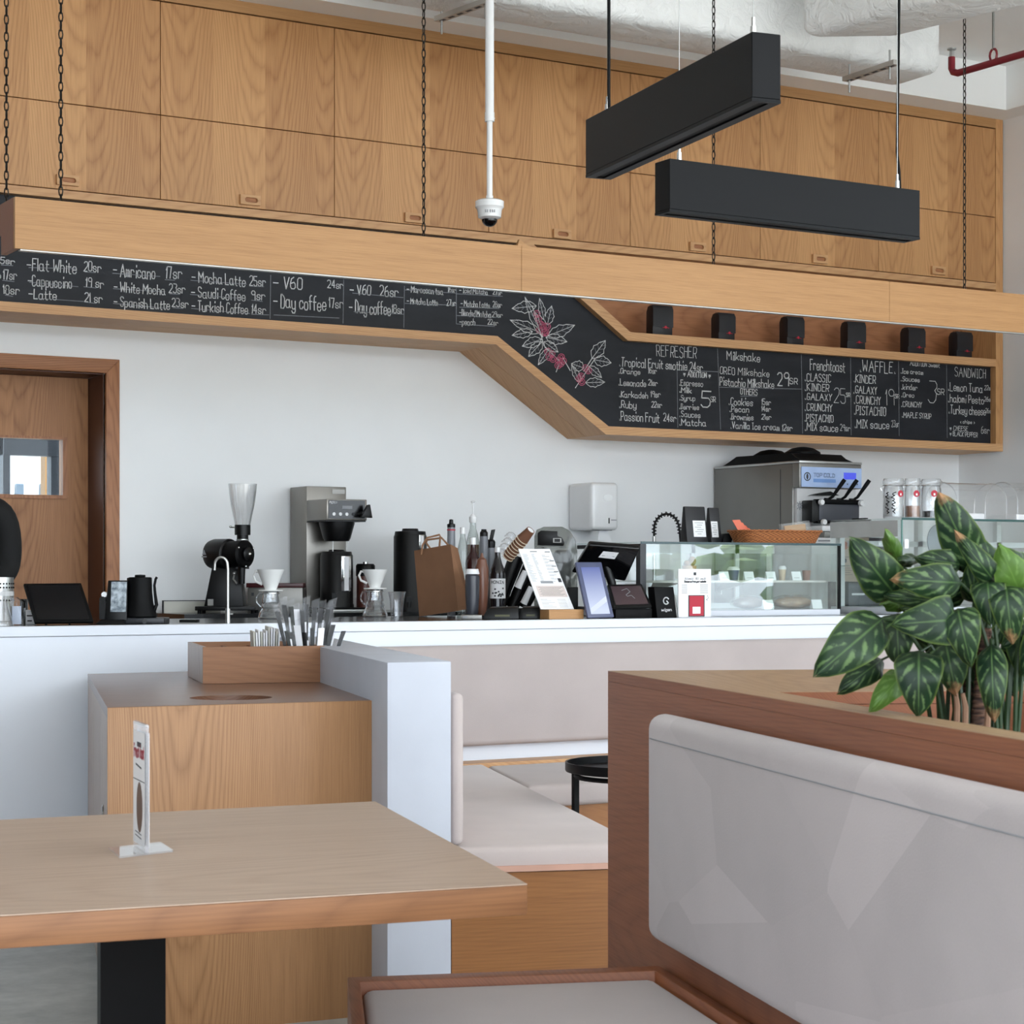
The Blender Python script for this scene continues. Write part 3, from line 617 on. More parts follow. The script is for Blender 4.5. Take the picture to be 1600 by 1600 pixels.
xb0 = XY(255, 8.9)
MB().box(xb0, XR-.02, 8.62, YW-.01, 0, ZK-.04).build('base_cabinet', m_counterw, bc, world=True)
MB().box(xb0-.01, XR-.02, 8.6, YW-.005, ZK-.04, ZK).build('worktop', m_top, bc, world=True)
# pale splash guard on the back counter beside the grinder
t = thing('splash_guard', 'low beige splash guard standing on the back counter left of the grinder', 'splash guard', (XY(256, 9.0), 9.0, ZK))
W = XY(345, 9.0)-XY(256, 9.0)
MB().box(0, W, 0, .012, 0, .055).build('panel', m_beige, t)
MB().box(-.002, W, -.002, .014, .055, .059).box(-.004, 0, -.002, .014, 0, .059).build('edge_strip', m_ink, t)

# ================================================================ booth furniture, turned a little against the counter
def rect(loc, rz): return M4.Translation(loc) @ M4.Rotation(rz, 4, 'Z')
def quadprism(name, pts, z0, z1, m, parent, bev=0, holes=()):
    return MB().prism([(p[0], p[1]) for p in pts], z0, z1, 'z', bev=bev, holes=holes).build(name, m, parent, world=True)
# white half wall between the waste station and the banquette
zh = .974
h0, h1 = PZ(605, 1035, zh), PZ(705, 1033, zh); hb0 = PZ(492, 991, zh)
hd = V((hb0.x-h1.x, hb0.y-h1.y, 0)); hd *= (YK-.006-h1.y)/hd.y
h1b = h1+hd; h0b = h0+V((hd.x, hd.y, 0))*((YK-.006-h0.y)/hd.y)
hw = MB().prism([(h0.x, h0.y), (h1.x, h1.y), (h1b.x, h1b.y), (h0b.x, h0b.y)], 0, zh, 'z', bev=.004)
struct('wall_half', hw, m_half)
# oak waste station
zc_ = .86
k = [PZ(168, 1106, zc_), PZ(583, 1094.5, zc_)]; kl = PZ(137, 1053, zc_)
hu = V((hd.x, hd.y, 0)).normalized(); ku = (kl-k[0]); ku.z = 0
kb = min(YK-.01, kl.y); kr = k[1]+hu*((kb-k[1].y)/hu.y); kl = k[0]+ku*((kb-k[0].y)/ku.y)
# keep the right side clear of the half wall
rzk = math.atan2(k[1].y-k[0].y, k[1].x-k[0].x)
ws = thing('waste_station', 'oak waste station with a round hole in its top, left of the white half wall', 'cabinet', k[0]-V((0, 0, zc_)), rzk)
cen = (PZ(361, 1090, zc_)); hole = [(cen.x+.115*cos(a*pi/14), cen.y+.115*sin(a*pi/14)) for a in range(28)]
P2 = lambda v: (v.x, v.y)
fd = (k[1]-k[0]).normalized(); ui = ku.normalized(); ur = hu
quadprism('top', [P2(k[0]+ui*.0205), P2(k[1]+ur*.0205), P2(kr), P2(kl)], zc_-.03, zc_, m_cabtop, ws, 0, [hole])
quadprism('front_panel', [P2(k[0]), P2(k[1]), P2(k[1]+ur*.02), P2(k[0]+ui*.02)], 0, zc_-.0003, m_cab, ws, .0008)
m_side = oak('grey_oak_side', 'z', (176, 150, 132), (128, 104, 92), .3, .4, .4, .1, coat=.4)
KD = (kl-k[0]).length
for a, b in ((.0, .31), (.313, .62), (.623, .995)):
    p, q = k[0]+ui*(.031+KD*a*.97), k[0]+ui*(.031+KD*b*.97)
    quadprism('side_door', [P2(p), P2(p+fd*.03), P2(q+fd*.03), P2(q)], .06, zc_-.0305, m_side, ws)
quadprism('side_panel', [P2(k[1]+ur*.031-fd*.03), P2(k[1]+ur*.031), P2(kr), P2(kr-fd*.03)], 0, zc_-.0305, m_side, ws)
quadprism('plinth', [P2(k[0]+fd*.04+ui*.032), P2(k[0]+fd*.06+ui*.032), P2(kl+fd*.06), P2(kl+fd*.04)], 0, .06, m_black, ws)
lp = k[0]+ui*.16; lp = V((lp.x, lp.y, PY(150, 1268, lp.y).z)) - fd*.002
MB().tube([lp-fd*.004+V((0, 0, .016*sin(j*pi/5)))+ui*.011*cos(j*pi/5) for j in range(10)], .0025, 6, closed=True).build('ring_pull', m_chrome, ws, world=True)
MB().lathe([(.117, -.22), (.117, -.002)], c=(cen.x, cen.y, zc_-.03), n=28).build('bin_collar', m_cab, ws, world=True)

# oak caddy on the station, with napkins and wrapped cutlery
c_ = [PZ(317, 1069, zc_), PZ(507, 1066, zc_)]; cz = PY(317, 1011, c_[0].y).z
cdir = (c_[1]-c_[0]).normalized(); cb = V((-cdir.y, cdir.x, 0)); W = (c_[1]-c_[0]).length; D = .21
rzc = math.atan2(cdir.y, cdir.x); H = cz-zc_; cbk = PZ(292.6, 1003, cz)-PZ(316, 1011, cz); D = min(cbk.dot(cb), YK-.02-c_[0].y)
cad = thing('cutlery_caddy', 'oak caddy divided into compartments on the waste station', 'caddy', c_[0], rzc)
sk = cbk.dot(cdir)/cbk.dot(cb)                                           # sides follow the station's slant
def cq(x0, x1, y0, y1): return [(x0+sk*y0, y0), (x1+sk*y0, y0), (x1+sk*y1, y1), (x0+sk*y1, y1)]
m_cadf = oak('oak_caddy', 'x', (150, 104, 70), (114, 76, 50), .6, .4, .25, .1)
MB().prism(cq(0, W, 0, .012), .001, H).build('front_board', m_cadf, cad)
MB().prism(cq(0, W, D-.012, D), .001, H).build('back_board', m_cadf, cad)
for x in (0, W-.012): MB().prism(cq(x, x+.012, .0125, D-.0125), .001, H).build('end_board', m_side, cad)
MB().prism(cq(.0125, W-.0125, .0125, D-.0125), .001, .01).build('floor_board', m_cadf, cad)
for x in (.11, .2, .29): MB().prism(cq(x, x+.008, .0125, D-.0125), .0105, H-.012).build('divider', m_cadf, cad)
MB().prism(cq(.0125, .28, .1, .108), .0105, H-.014).build('cross_divider', m_cadf, cad)
cadM = rect(c_[0], rzc)
def cw(x, y, z): return cadM @ V((x+sk*y, y, z))
random.seed(4)
for i in range(11):
    x = .19+i*.0072; p = cw(x, .24, .02); hh = H+.045+random.uniform(-.01, .012)-.02
    o = MB().hexa([(0, -.035, 0), (.004, -.035, 0), (.004, .035, 0), (0, .035, 0)], [(-.006+i*.0012, -.034, hh), (.0-.001+i*.0012, -.034, hh), (-.001+i*.0012, .034, hh+.004), (-.006+i*.0012, .034, hh+.004)]).build('napkin', m_paper if i % 3 else m_beige)
    o.location = p; o.rotation_euler.z = rzc; tag(o, 'folded white napkin standing in the napkin row of the oak caddy', 'napkin', 'napkins in the caddy')
base = None
specs = []
for i in range(10): specs.append((.305+.0105*i+random.uniform(-.003, .003), .150+random.uniform(-.02, .02), .115+.03*random.random(), (i-5)*.045+random.uniform(-.04, .04), 'b'))
for i in range(8): specs.append((.303+.014*i+random.uniform(-.003, .003), .05+random.uniform(-.015, .03), .045+.03*random.random(), (i-3.4)*.085+random.uniform(-.05, .05), 'f'))
for i, (x, y, up, ln, kd) in enumerate(specs):
    hh = H-.015+up; p = cw(x, y, .012); wd = .013
    t = thing('cutlery_packet', 'clear wrapped black cutlery packet standing in the ' + ('back' if kd == 'b' else 'front') + ' row of the oak caddy', 'cutlery', p, rzc+random.uniform(-.5, .5), 'wrapped cutlery in the caddy, '+('back row' if kd == 'b' else 'front row'))
    def at(x_, y_, z_): return V((x_+ln*z_, y_, z_))
    MB().hexa([at(-wd*.4, -.004, 0), at(wd*.4, -.004, 0), at(wd*.4, .004, 0), at(-wd*.4, .004, 0)], [at(-wd, -.003, hh+.012), at(wd, -.003, hh+.022), at(wd, .003, hh+.022), at(-wd, .003, hh+.012)]).build('wrapper', m_pack, t)
    if i in (3, 12, 15):
        MB().hexa([at(-.009, -.002, .003), at(.009, -.002, .003), at(.009, .002, .003), at(-.009, .002, .003)], [at(-.011, -.002, hh), at(.011, -.002, hh), at(.011, .002, hh), at(-.011, .002, hh)]).build('napkin', m_paper, t)
    else:
        mb = MB()
        mb.hexa([at(-.003, -.0015, .003), at(.003, -.0015, .003), at(.003, .0015, .003), at(-.003, .0015, .003)], [at(-.0085, -.0015, hh*.97), at(.007, -.0015, hh*.97), at(.007, .0015, hh*.97), at(-.0085, .0015, hh*.97)])
        mb.build('handle', m_black, t)
        if i % 3 == 1: MB().hexa([at(.005, -.001, .003), at(.008, -.001, .003), at(.008, .001, .003), at(.005, .001, .003)], [at(.0075, -.001, hh*.8), at(.0135, -.001, hh*.8), at(.0135, .001, hh*.8), at(.0075, .001, hh*.8)]).build('napkin_strip', m_paper, t)

# foreground table
T = [PZ(824, 1381, .75), PZ(586, 1252, .75), PZ(0, 1281, .75), PZ(0, 1430, .75)]
L1 = T[1]+(T[2]-T[1]).normalized()*1.45; L0 = T[0]+(T[3]-T[0]).normalized()*1.45
rzt = math.atan2(T[0].y-T[3].y, T[0].x-T[3].x)
tb = thing('dining_table', 'oak dining table with a thick top on a black column, in front', 'table', ((L0.x+T[1].x)/2, (L0.y+T[1].y)/2, 0), rzt)
quadprism('top_sheen_layer', [P2(L0), P2(T[0]), P2(T[1]), P2(L1)], .7485, .75, m_table, tb)  # thin layer that carries the painted sheen
quadprism('top', [P2(L0), P2(T[0]), P2(T[1]), P2(L1)], .705, .748, m_tedge, tb, .0015)
cl, cr = PY(157, 1500, 2.95), PY(259, 1500, 2.95)
cdv = (cr-cl); cdv.z = 0; quadprism('column', [P2(cl), P2(cr), P2(cr+V((.015, .06, 0))), P2(cl+V((.015, .06, 0)))], .012, .704, m_blackm, tb)
MB().box(cl.x-.2, cr.x+.2, 2.75, 3.25, 0, .012, .003, 1).build('foot_plate', m_blackm, tb, world=True)
# acrylic menu holder on the table
b4 = [PZ(a, b, .7505) for a, b in ((170, 1327), (187, 1341), (271, 1331), (251, 1318))]
fx = (b4[2]-b4[1]); cen = (b4[0]+b4[1]+b4[2]+b4[3])/4
dirx = (b4[2]-b4[1]+b4[3]-b4[0]).normalized(); diry = (b4[0]-b4[1]+b4[3]-b4[2]).normalized()
rzs = math.atan2(diry.y, diry.x)-pi/2
hs = PY(220, 1136, PZ(229, 1338, .75).y).z-.75
e0, e1 = PZ(208, 1322, .7505), PZ(230, 1337, .7505); es = e0-e1; rze = math.atan2(es.y, es.x)
Ls = .105
sg = thing('table_sign', 'clear acrylic menu holder seen edge on, standing on the front table', 'sign holder', e1, rze)
MB().box(0, Ls, -.003, .003, .004, hs, .001, 1).build('upright_sheet', m_acryl, sg)
foot = MB().prism([P2(p) for p in b4], .7505, .7535); foot.build('foot', m_acryl, sg, world=True)
pm = MB().box(.003, Ls-.003, -.0042, -.0034, .012, hs-.012)
pm.build('printed_card', m_paper, sg)
# the visible face of the card looks back along the sheet's left normal
pr = MB()
fx_, up_ = V((-1, 0, 0)), ZD
for nn, y_ in ((V((0, 1, 0)), .0036),):
    o0 = V((Ls*.8, y_, hs*.80)); seg(pr, V((Ls*.62, y_, hs*.84)), V((Ls*.34, y_, hs*.84)), nn, .008, 1)
    chalk(pr, 'French Toast', V((Ls*.92, y_, hs*.74)), fx_, up_, .02, Ls*.84, .0042, mi=0)
    seg(pr, V((Ls*.75, y_, hs*.68)), V((Ls*.3, y_, hs*.66)), nn, .003, 1); seg(pr, V((Ls*.96, y_, hs*.56)), V((Ls*.04, y_, hs*.56)), nn, .0016, 1)
    pr.lathe([(0, 0), (.026, 0)], n=18, M=M4.Translation((Ls*.45, y_, hs*.35))@M4.Rotation(R(-90), 4, 'X')@M4.Diagonal((1, 1.6, 1, 1)), mi=2)
    for q in (.15, .12): seg(pr, V((Ls*.8, y_, hs*q)), V((Ls*.3, y_, hs*(q-.01))), nn, .0016, 1)
pm2 = MB().box(.003, Ls-.003, .0034, .0035, .012, hs-.012).build('printed_card', m_paper, sg)
pr.build('print', [m_redp, m_ink, m_brownp], sg, smooth=0)
MB().tube([(0, 0, .004), (0, 0, hs)], .0034, 6).tube([(0, 0, hs), (Ls, 0, hs)], .0034, 6).build('folded_edge', m_acryl, sg)

# banquette between half wall and counter
bq = thing('banquette', 'beige L shaped banquette against the counter and the white half wall', 'bench', (4.0, 6.6, 0), math.atan2(-hd.x, hd.y))
zq = .477
s0, s1 = PZ(700, 1325, zq), PZ(952, 1318, zq); s2 = PZ(755, 1193, zq)
sd = (s2-PZ(950, 1290, zq)).normalized()                              # direction of the long free edge
fdir = (s1-s0).normalized()
hu = hd.normalized(); n_ = V((hu.y, -hu.x, 0))                         # to the right of the half wall
pa = h1+n_*.004; pa.z = 0
a_ = s0.copy(); a_.z = 0
# left edge follows the half wall, right edge follows sd through s1
lw0 = pa+hu*((a_-pa).dot(hu)); lw1 = pa+hu*((YK-.13-pa.y)/hu.y)
r0 = V((s1.x, s1.y, 0))+fdir*.0; r0 = PZ(950, 1290, zq); r0.z = 0
fr0 = r0-sd*((r0-lw0).dot(V((-fdir.y, fdir.x, 0)))/sd.dot(V((-fdir.y, fdir.x, 0))))
fr1 = fr0+sd*((YK-.13-fr0.y)/sd.y)
def seatcush(name, pts, z0, z1, m, bev=.018):
    return MB().prism([P2(p) for p in pts], z0, z1, 'z', bev=bev, seg=3).build(name, m, bq, world=True)
seatcush('seat_cushion', [lw0+fdir*.002, fr0, fr1, lw1+V((.002, 0, 0))], zq-.07, zq, m_cushs)
m_bqw = oak('oak_bench_front', 'x', (154, 103, 59), (114, 72, 39), 1.5, .4, .25, .1)
m_pinkedge = mat('seat_trim', (206, 160, 140), .6)
fo = V((fdir.y, -fdir.x, 0))
quadprism('seat_base', [P2(lw0+hu*.005), P2(fr0), P2(fr1-V((.02, 0, 0))), P2(lw1)], 0, zq-.071, m_bqw, bq)
quadprism('front_trim', [P2(lw0+fo*.006), P2(fr0+fo*.006), P2(fr0), P2(lw0)], zq-.068, zq-.052, m_pinkedge, bq)
# seat along the counter
yq0 = PZ(900, 1224, zq-.01).y; xq1 = 8.3
fq = fr0+sd*((yq0-fr0.y)/sd.y)
seatcush('seat_cushion', [fq+V((.012, 0, 0)), V((xq1, yq0, 0)), V((xq1, YK-.13, 0)), fr1+V((.012, 0, 0))], zq-.09, zq-.008, m_cush2, .02)
quadprism('seat_base', [P2(fq+V((.03, .03, 0))), (xq1, yq0+.03), (xq1, YK-.14), P2(fr1+V((.03, 0, 0)))], 0, zq-.091, m_bqw, bq)
MB().box(lw1.x+.03, xq1, YK-.125, YK-.003, zq-.08, zq+.002).build('rear_ledge', m_oakx, bq, world=True)
zb0_, zb1_ = PY(800, 1163, YK-.06).z, PY(800, 1007, YK-.06).z
MB().box(hb0.x+.05, xq1, YK-.065, YK+.003, zb0_, zb1_, .02, 3).build('back_cushion', m_cush2, bq, world=True)
# thin back cushion on the half wall
cA, cB = pa+hu*.02, pa+hu*((YK-.2-pa.y)/hu.y)
MB().prism([P2(cA), P2(cA+n_*.036), P2(cB+n_*.036), P2(cB)], zq+.004, PY(712, 1072, cA.y+.3).z, 'z', bev=.016, seg=3).build('back_cushion', m_cushs, bq, world=True)

# black tray table in the booth
tt = PZ(1000, 1200, .585); tt.z = 0; rt = (XY(1000, tt.y)-XY(893, tt.y))*.93
st = thing('tray_table', 'small round black metal tray table inside the booth', 'table', tt)
ztt = PY(1000, 1190, tt.y).z
MB().lathe([(0, ztt-.03), (rt*.99, ztt-.03), (rt, ztt-.025), (rt, ztt), (rt*.975, ztt), (rt*.97, ztt-.022), (0, ztt-.022)], n=40).build('tray', m_lamp, st)
mb = MB().tube([(rt*.86*cos(a*pi/16), rt*.86*sin(a*pi/16), ztt-.045) for a in range(32)], .008, 6, closed=True); mb.build('ring', m_blackm, st)
for a in range(4):
    th = 2.61+a*pi/2; MB().box(-.009, .009, -.009, .009, 0, ztt-.031, M=M4.Translation((rt*.86*cos(th), rt*.86*sin(th), 0))).build('leg', m_blackm, st)

# booth bench with the planter box, right foreground
zp = 1.0
n0, n1 = PZ(950, 1048, zp), PZ(1600, 1156, zp); nd = (n1-n0).normalized(); ne = n0+nd*2.6
ri = V((-nd.y, nd.x, 0)); fx = PZ(1285, 1046, zp)-n0; fx.z = 0; ri = fx.normalized()
nn = V((nd.y, -nd.x, 0));  nn = nn if nn.x < 0 else -nn                # toward the table
rzp = math.atan2(nd.y, nd.x)
bb = thing('booth_bench', 'oak booth bench with a beige back cushion and planter box on top, right front', 'bench', V((n0.x, n0.y, 0)), rzp)
WP = .62; rim = .05
i0 = PZ(1213, 1081, zp); i0.z = 0; i1 = PZ(1600, 1145, zp); i1.z = 0; N0 = V((n0.x, n0.y, 0)); NE = V((ne.x, ne.y, 0))
rimw = abs((i0-N0).dot(nn)); fd_ = (i0-N0).dot(nd)                     # rim width, and how far the well starts from the end
q0 = i0; q1 = i0+(i1-i0)*1.6
far = ri*WP
for z0_, z1_, m_, nm_ in ((zp-.022, zp-.0012, m_planter, 'planter_rim'), (zp-.001, zp, m_rim, 'rim_sheen_layer')):  # the thin upper layer carries the painted reflection
    quadprism(nm_, [P2(N0), P2(NE), P2(NE+far), P2(N0+far)], z0_, z1_, m_, bb, 0, [[P2(q0), P2(q1), P2(q1+ri*(WP-.16)), P2(q0+ri*(WP-.16))]])
quadprism('back_panel', [P2(N0), P2(NE), P2(NE-nn*.03), P2(N0-nn*.03)], 0, zp-.0225, m_planter, bb)
quadprism('back_panel', [P2(N0+far), P2(NE+far), P2(NE+far+nn*.03), P2(N0+far+nn*.03)], 0, zp-.0225, m_planter, bb)
quadprism('end_panel', [P2(N0-nn*.031), P2(N0-nn*.031+nd*.03), P2(N0+far+nn*.031+nd*.03), P2(N0+far+nn*.031)], 0, zp-.0225, m_plantz, bb)
quadprism('planter_well', [P2(q0-nd*.02), P2(q0-nd*.001), P2(q0+ri*(WP-.16)-nd*.001), P2(q0+ri*(WP-.16)-nd*.02)], zp-.2, zp-.023, m_planter, bb)
quadprism('planter_well', [P2(q0+ri*(WP-.159)), P2(q1+ri*(WP-.159)), P2(q1+ri*(WP-.14)), P2(q0+ri*(WP-.14))], zp-.2, zp-.023, m_plantz, bb)
m_soil = mat('potting_soil', (58, 46, 38), .95, vs=60, bump=.6, var=.25)
quadprism('soil', [P2(q0), P2(q1), P2(q1+ri*(WP-.16)), P2(q0+ri*(WP-.16))], zp-.2, zp-.13, m_soil, bb)
# back cushion: rounded slab on the near face
def onface(px, py):                                                    # the point of the near face seen at a pixel
    r = ray(px, py); tt_ = (N0-CAM).dot(nn)/r.dot(nn); return CAM+r*tt_
u_of = lambda p: (p-N0).dot(nd)
def offface(px, py, d): r = ray(px, py); return CAM+r*((N0+nn*d-CAM).dot(nn)/r.dot(nn))
cu0, cu1 = u_of(offface(1016, 1280, .05)), 2.4
ctop = onface(1300, 1166).z; cbot = offface(1060, 1487, .04).z
m_cushn = m_cush
b = MB().box(cu0, cu1, -.06, .0, cbot, ctop, .028, 5)
# local frame of bb: x along nd; which side is nn
Lnn = (M4.Rotation(-rzp, 4, 'Z') @ nn); sgn = 1 if Lnn.y > 0 else -1
for v in b.bm.verts: v.co.y = -v.co.y*sgn if sgn > 0 else v.co.y
for v in b.bm.verts:                                                   # softer, fuller corners
    d0 = min(v.co.x-cu0, .12)/.12
b.build('back_cushion', m_cushn, bb)
sm = MB(); yy = sgn*.0602
for (u0, z0, u1, z1) in ((cu0+.03, ctop-.045, cu1, ctop-.045),): sm.tube([(u0, yy, z0), (u1, yy, z1)], .0012, 6)
sm.build('seam', m_ink2, bb)
# seat tray with lip and cushion
g0, g1, g2 = PZ(543, 1527, .45), PZ(1030, 1509, .45), PZ(1200, 1597, .45)
zs_ = .45; G0 = V((g0.x, g0.y, 0)); G1 = N0+nd*u_of(V((g1.x, g1.y, 0))) if False else V((g1.x, g1.y, 0))
gd = (G0-G1).normalized(); le = (PZ(549, 1600, .45)-g0); le.z = 0; le.normalize()
G3 = G0+le*1.3; G2 = G1+nd*1.45
rs = rzp
lipw = .035
def inset(p, q, r_, s_, w_):
    c = (p+q+r_+s_)/4; return [x+(c-x).normalized()*w_*1.4 for x in (p, q, r_, s_)]
I = inset(G0, G1, G2, G3, lipw)
quadprism('seat_lip', [P2(G0), P2(G1), P2(G2), P2(G3)], zs_-.1, zs_, m_planter, bb, .001, [[P2(x) for x in I]])
quadprism('seat_base', [P2(x) for x in inset(G0, G1, G2, G3, .02)], 0, zs_-.101, m_planter, bb)
J = inset(G0, G1, G2, G3, lipw+.004)
MB().prism([P2(x) for x in J], zs_-.1, zs_-.012, 'z', bev=.02, seg=3).build('seat_cushion', m_cush2, bb, world=True)
# ================================================================ things on the counters
RZ = -A
def spot(px, Y, z=ZK): return V((XY(px, Y), Y, z)), MPP(px, Y)
def yb(px, Y, z=ZK): return HY-(z-H0)*F/(Y/(CA-(px-800)/F*SA))          # pixel row of the counter there
class Fr:
    """local frame facing the camera; pixel offsets become metres"""
    def __init__(s, px, Y, z=ZK): s.o, s.s = spot(px, Y, z); s.px, s.y0, s.Y = px, yb(px, Y, z), Y
    def x(s, p): return (p-s.px)*s.s
    def z(s, y): return (s.y0-y)*s.s
    def thing(s, name, label, cat, group=None): return thing(name, label, cat, s.o, RZ, group)
def rod(px0, y0, px1, y1, fr, y=0): return V((fr.x(px0), y, fr.z(y0))), V((fr.x(px1), y, fr.z(y1)))

# -- far left
f = Fr(1, 7.5); t = f.thing('steel_cup', 'perforated steel cutlery cup at the left picture edge', 'cup'); s = f.s
mb = MB().lathe([(0, .002), (20*s, .002), (20*s, f.z(902)), (18.6*s, f.z(902)), (18.6*s, .006), (0, .006)], n=28); mb.build('body', m_steel, t)
mb = MB()
for a in range(-7, 8):
    for zz_ in (912, 918, 938): mb.ball((20*s*sin(a*.24), -20*s*cos(a*.24), f.z(zz_)), 1.5*s, 8, 5)
mb.build('perforations', m_black, t)
MB().lathe([(20.2*s, f.z(931)), (20.6*s, f.z(931)), (20.6*s, f.z(924)), (20.2*s, f.z(924))], n=28).build('white_band', m_whitep, t)
f = Fr(3, 6.93); t = f.thing('clear_pitcher', 'clear plastic cone shaped pitcher at the left end of the counter', 'pitcher'); s = f.s
MB().lathe([(0, .001), (17*s, .001), (16*s, 8*s), (7*s, f.z(938)), (6*s, f.z(938)), (15*s, 8*s), (0, 4*s)], n=24).build('vessel', m_plas, t)
t0 = V((XY(28, 7.0), 7.0, ZK)); s = MPP(28, 7.0)
t = thing('leaflet_holder', 'clear acrylic leaflet box beside the steel cup', 'holder', t0, RZ)
MB().prism([(-9*s, 0), (9*s, 0), (9*s, 36*s), (0, 44*s), (-9*s, 44*s)], -.03, .0, 'y').build('box', m_plas, t)
MB().box(-7*s, 7*s, -.02, -.016, .004, 30*s).build('leaflets', mat('pale_blue_paper', (206, 216, 234), .7), t)
f = Fr(36, 7.3); t = f.thing('card_stand', 'small black stand behind the leaflet box', 'stand')
MB().box(-5*f.s, 5*f.s, 0, .03, 0, f.z(936), .002).box(-3*f.s, 4*f.s, -.004, 0, f.z(950), f.z(938)).build('body', m_blackg, t)
f = Fr(47, 7.15); t = f.thing('note_pad', 'small white pad with black clips left of the tablet', 'pad')
MB().box(-7*f.s, 7*f.s, 0, .03, 0, 22*f.s, .001, 1).build('pages', m_paper, t); MB().box(-4*f.s, 3*f.s, -.003, 0, 4*f.s, 6*f.s).box(-5*f.s, 4*f.s, -.003, 0, 12*f.s, 14*f.s).build('clip', m_black, t)

def tilted(name, label, cat, px4, Y0, Y1, th, m, scr=None, ms=None, ins=None):
    """flat slab between four picture corners TL TR BR BL; bottom at Y0, top at Y1"""
    P = [PY(*px4[0], Y1), PY(*px4[1], Y1), PY(*px4[2], Y0), PY(*px4[3], Y0)]
    nrm = (P[1]-P[0]).cross(P[3]-P[0]).normalized()
    if nrm.y > 0: nrm = -nrm
    t = thing(name, label, cat, (P[2]+P[3])/2)
    if scr != 'screen' or 'low black' not in label:
        lift = ZK+.001-min(min(P[2].z, P[3].z), min((p-nrm*th).z for p in P[2:])); P = [p+ZD*lift for p in P]
    B = [p-nrm*th for p in P]
    MB().hexa([P[3], P[2], B[2], B[3]], [P[0], P[1], B[1], B[0]], min(.004, th*.3)).build('body', m, t, world=True)
    if ins:
        a, b, c, d = ins
        def bl(u, v): return P[0].lerp(P[1], u).lerp(P[3].lerp(P[2], u), v)+nrm*.0012
        q = [bl(a, b), bl(c, b), bl(c, d), bl(a, d)]; qb = [p-nrm*.001 for p in q]
        MB().hexa([q[3], q[2], qb[2], qb[3]], [q[0], q[1], qb[1], qb[0]]).build(scr, ms, t, world=True)
        return t, bl, nrm
    return t
t, bl, nr = tilted('tablet', 'black tablet leaning back on the counter, left of the black kettle', 'tablet', [(37, 911), (127, 910), (147, 971), (55, 972)], 7.0, 7.13, .012, m_blackm, 'screen', m_screen, (.05, .06, .94, .94))
MB().tube([bl(.3, .5)-nr*.014, bl(.3, .86)-nr*.09, bl(.7, .86)-nr*.09, bl(.7, .5)-nr*.014], .005, 6).build('kickstand', m_black, t, world=True)
# card terminal with a pale display
f = Fr(180, 7.05); t = f.thing('card_terminal', 'black card terminal with a pale lit display between tablet and kettle', 'terminal'); s = f.s; X, Z_ = f.x, f.z
MB().hexa([V((X(164), -.01, .012)), V((X(199), -.01, .012)), V((X(199), .05, .012)), V((X(164), .05, .012))], [V((X(167), .02, Z_(907))), V((X(198), .02, Z_(907))), V((X(198), .05, Z_(907))), V((X(167), .05, Z_(907)))], .003).build('body', m_black, t)
MB().hexa([V((X(152), -.04, 0)), V((X(197), -.04, 0)), V((X(197), .06, 0)), V((X(152), .06, 0))], [V((X(160), -.03, .014)), V((X(196), -.03, .014)), V((X(196), .06, .02)), V((X(156), .06, .02))], .003).build('base', m_black, t)
q = [V((X(173), -.001, Z_(956))), V((X(197), -.001, Z_(956))), V((X(197), .019, Z_(909))), V((X(173), .019, Z_(909)))]; o_ = V((0, -.006, 0))
m_disp = NT('terminal_display'); _t, _x, _y, _z = m_disp.co(); m_disp.set(Roughness=.15, **{'Base Color': m_disp.mix(m_disp.ramp(m_disp.noise(_t, 45, 5), .35, .65), lin((196, 206, 214)), lin((92, 104, 114)))}); m_disp = m_disp.m
MB().hexa([p+o_ for p in q[:2]]+q[1::-1], [q[3]+o_, q[2]+o_, q[2], q[3]]).build('display', m_disp, t)
MB().cyl((X(160), .0, Z_(937)), (X(160), .04, Z_(937)), 5*s).box(X(155), X(165), 0, .04, .016, Z_(940)).build('paper_roll_housing', m_black, t)
MB().cyl((X(162), .005, Z_(929)), (X(162), .035, Z_(929)), 4.2*s).build('paper_roll', m_paper, t)
m_gsq0 = mat('anthracite', (52, 53, 57), .4)
# kettle and its heating base
f = Fr(219, 7.05); t = f.thing('kettle_base', 'flat black heating base under the gooseneck kettle', 'kettle base'); s = f.s; X, Z_ = f.x, f.z
MB().box(X(198), X(260), -.05, .07, 0, 9*s, .003).build('body', m_gsq0, t); MB().lathe([(0, -.052), (4*s, -.052), (4*s, -.05)], n=14, M=M4.Translation((X(230), -.003, 4*s))@M4.Translation((0, 0, 0))@M4.Rotation(R(90), 4, 'X')@M4.Translation((0, 0, .1))).build('dial', m_blackg, t)
kb_ = f.o+V((0, 0, 9*s+.0005)); t = thing('gooseneck_kettle', 'matt black gooseneck kettle right of the card terminal', 'kettle', kb_, RZ)
kz = lambda y: (963-y)*s
MB().lathe([(0, 0), (25*s, 0), (26*s, 2*s), (25*s, 7*s), (20.5*s, 22*s), (18.5*s, 40*s), (18*s, kz(901)), (16*s, kz(900)), (0, kz(900))], n=36).build('body', m_blackm, t)
MB().lathe([(0, kz(900)), (8*s, kz(900)), (8.5*s, kz(899)), (8*s, kz(896.5)), (0, kz(896))], n=24).build('lid_knob', m_blackm, t)
MB().tube([(15*s, -.01, 8*s), (22*s, -.014, 10*s), (26.5*s, -.012, 20*s), (24*s, -.01, 38*s), (23*s, -.01, 50*s), (25*s, -.01, kz(903)), (27*s, -.01, kz(900))], [4*s, 3.6*s, 2.8*s, 2.2*s, 2*s, 2*s, 2*s], 10).build('spout', m_blackm, t)
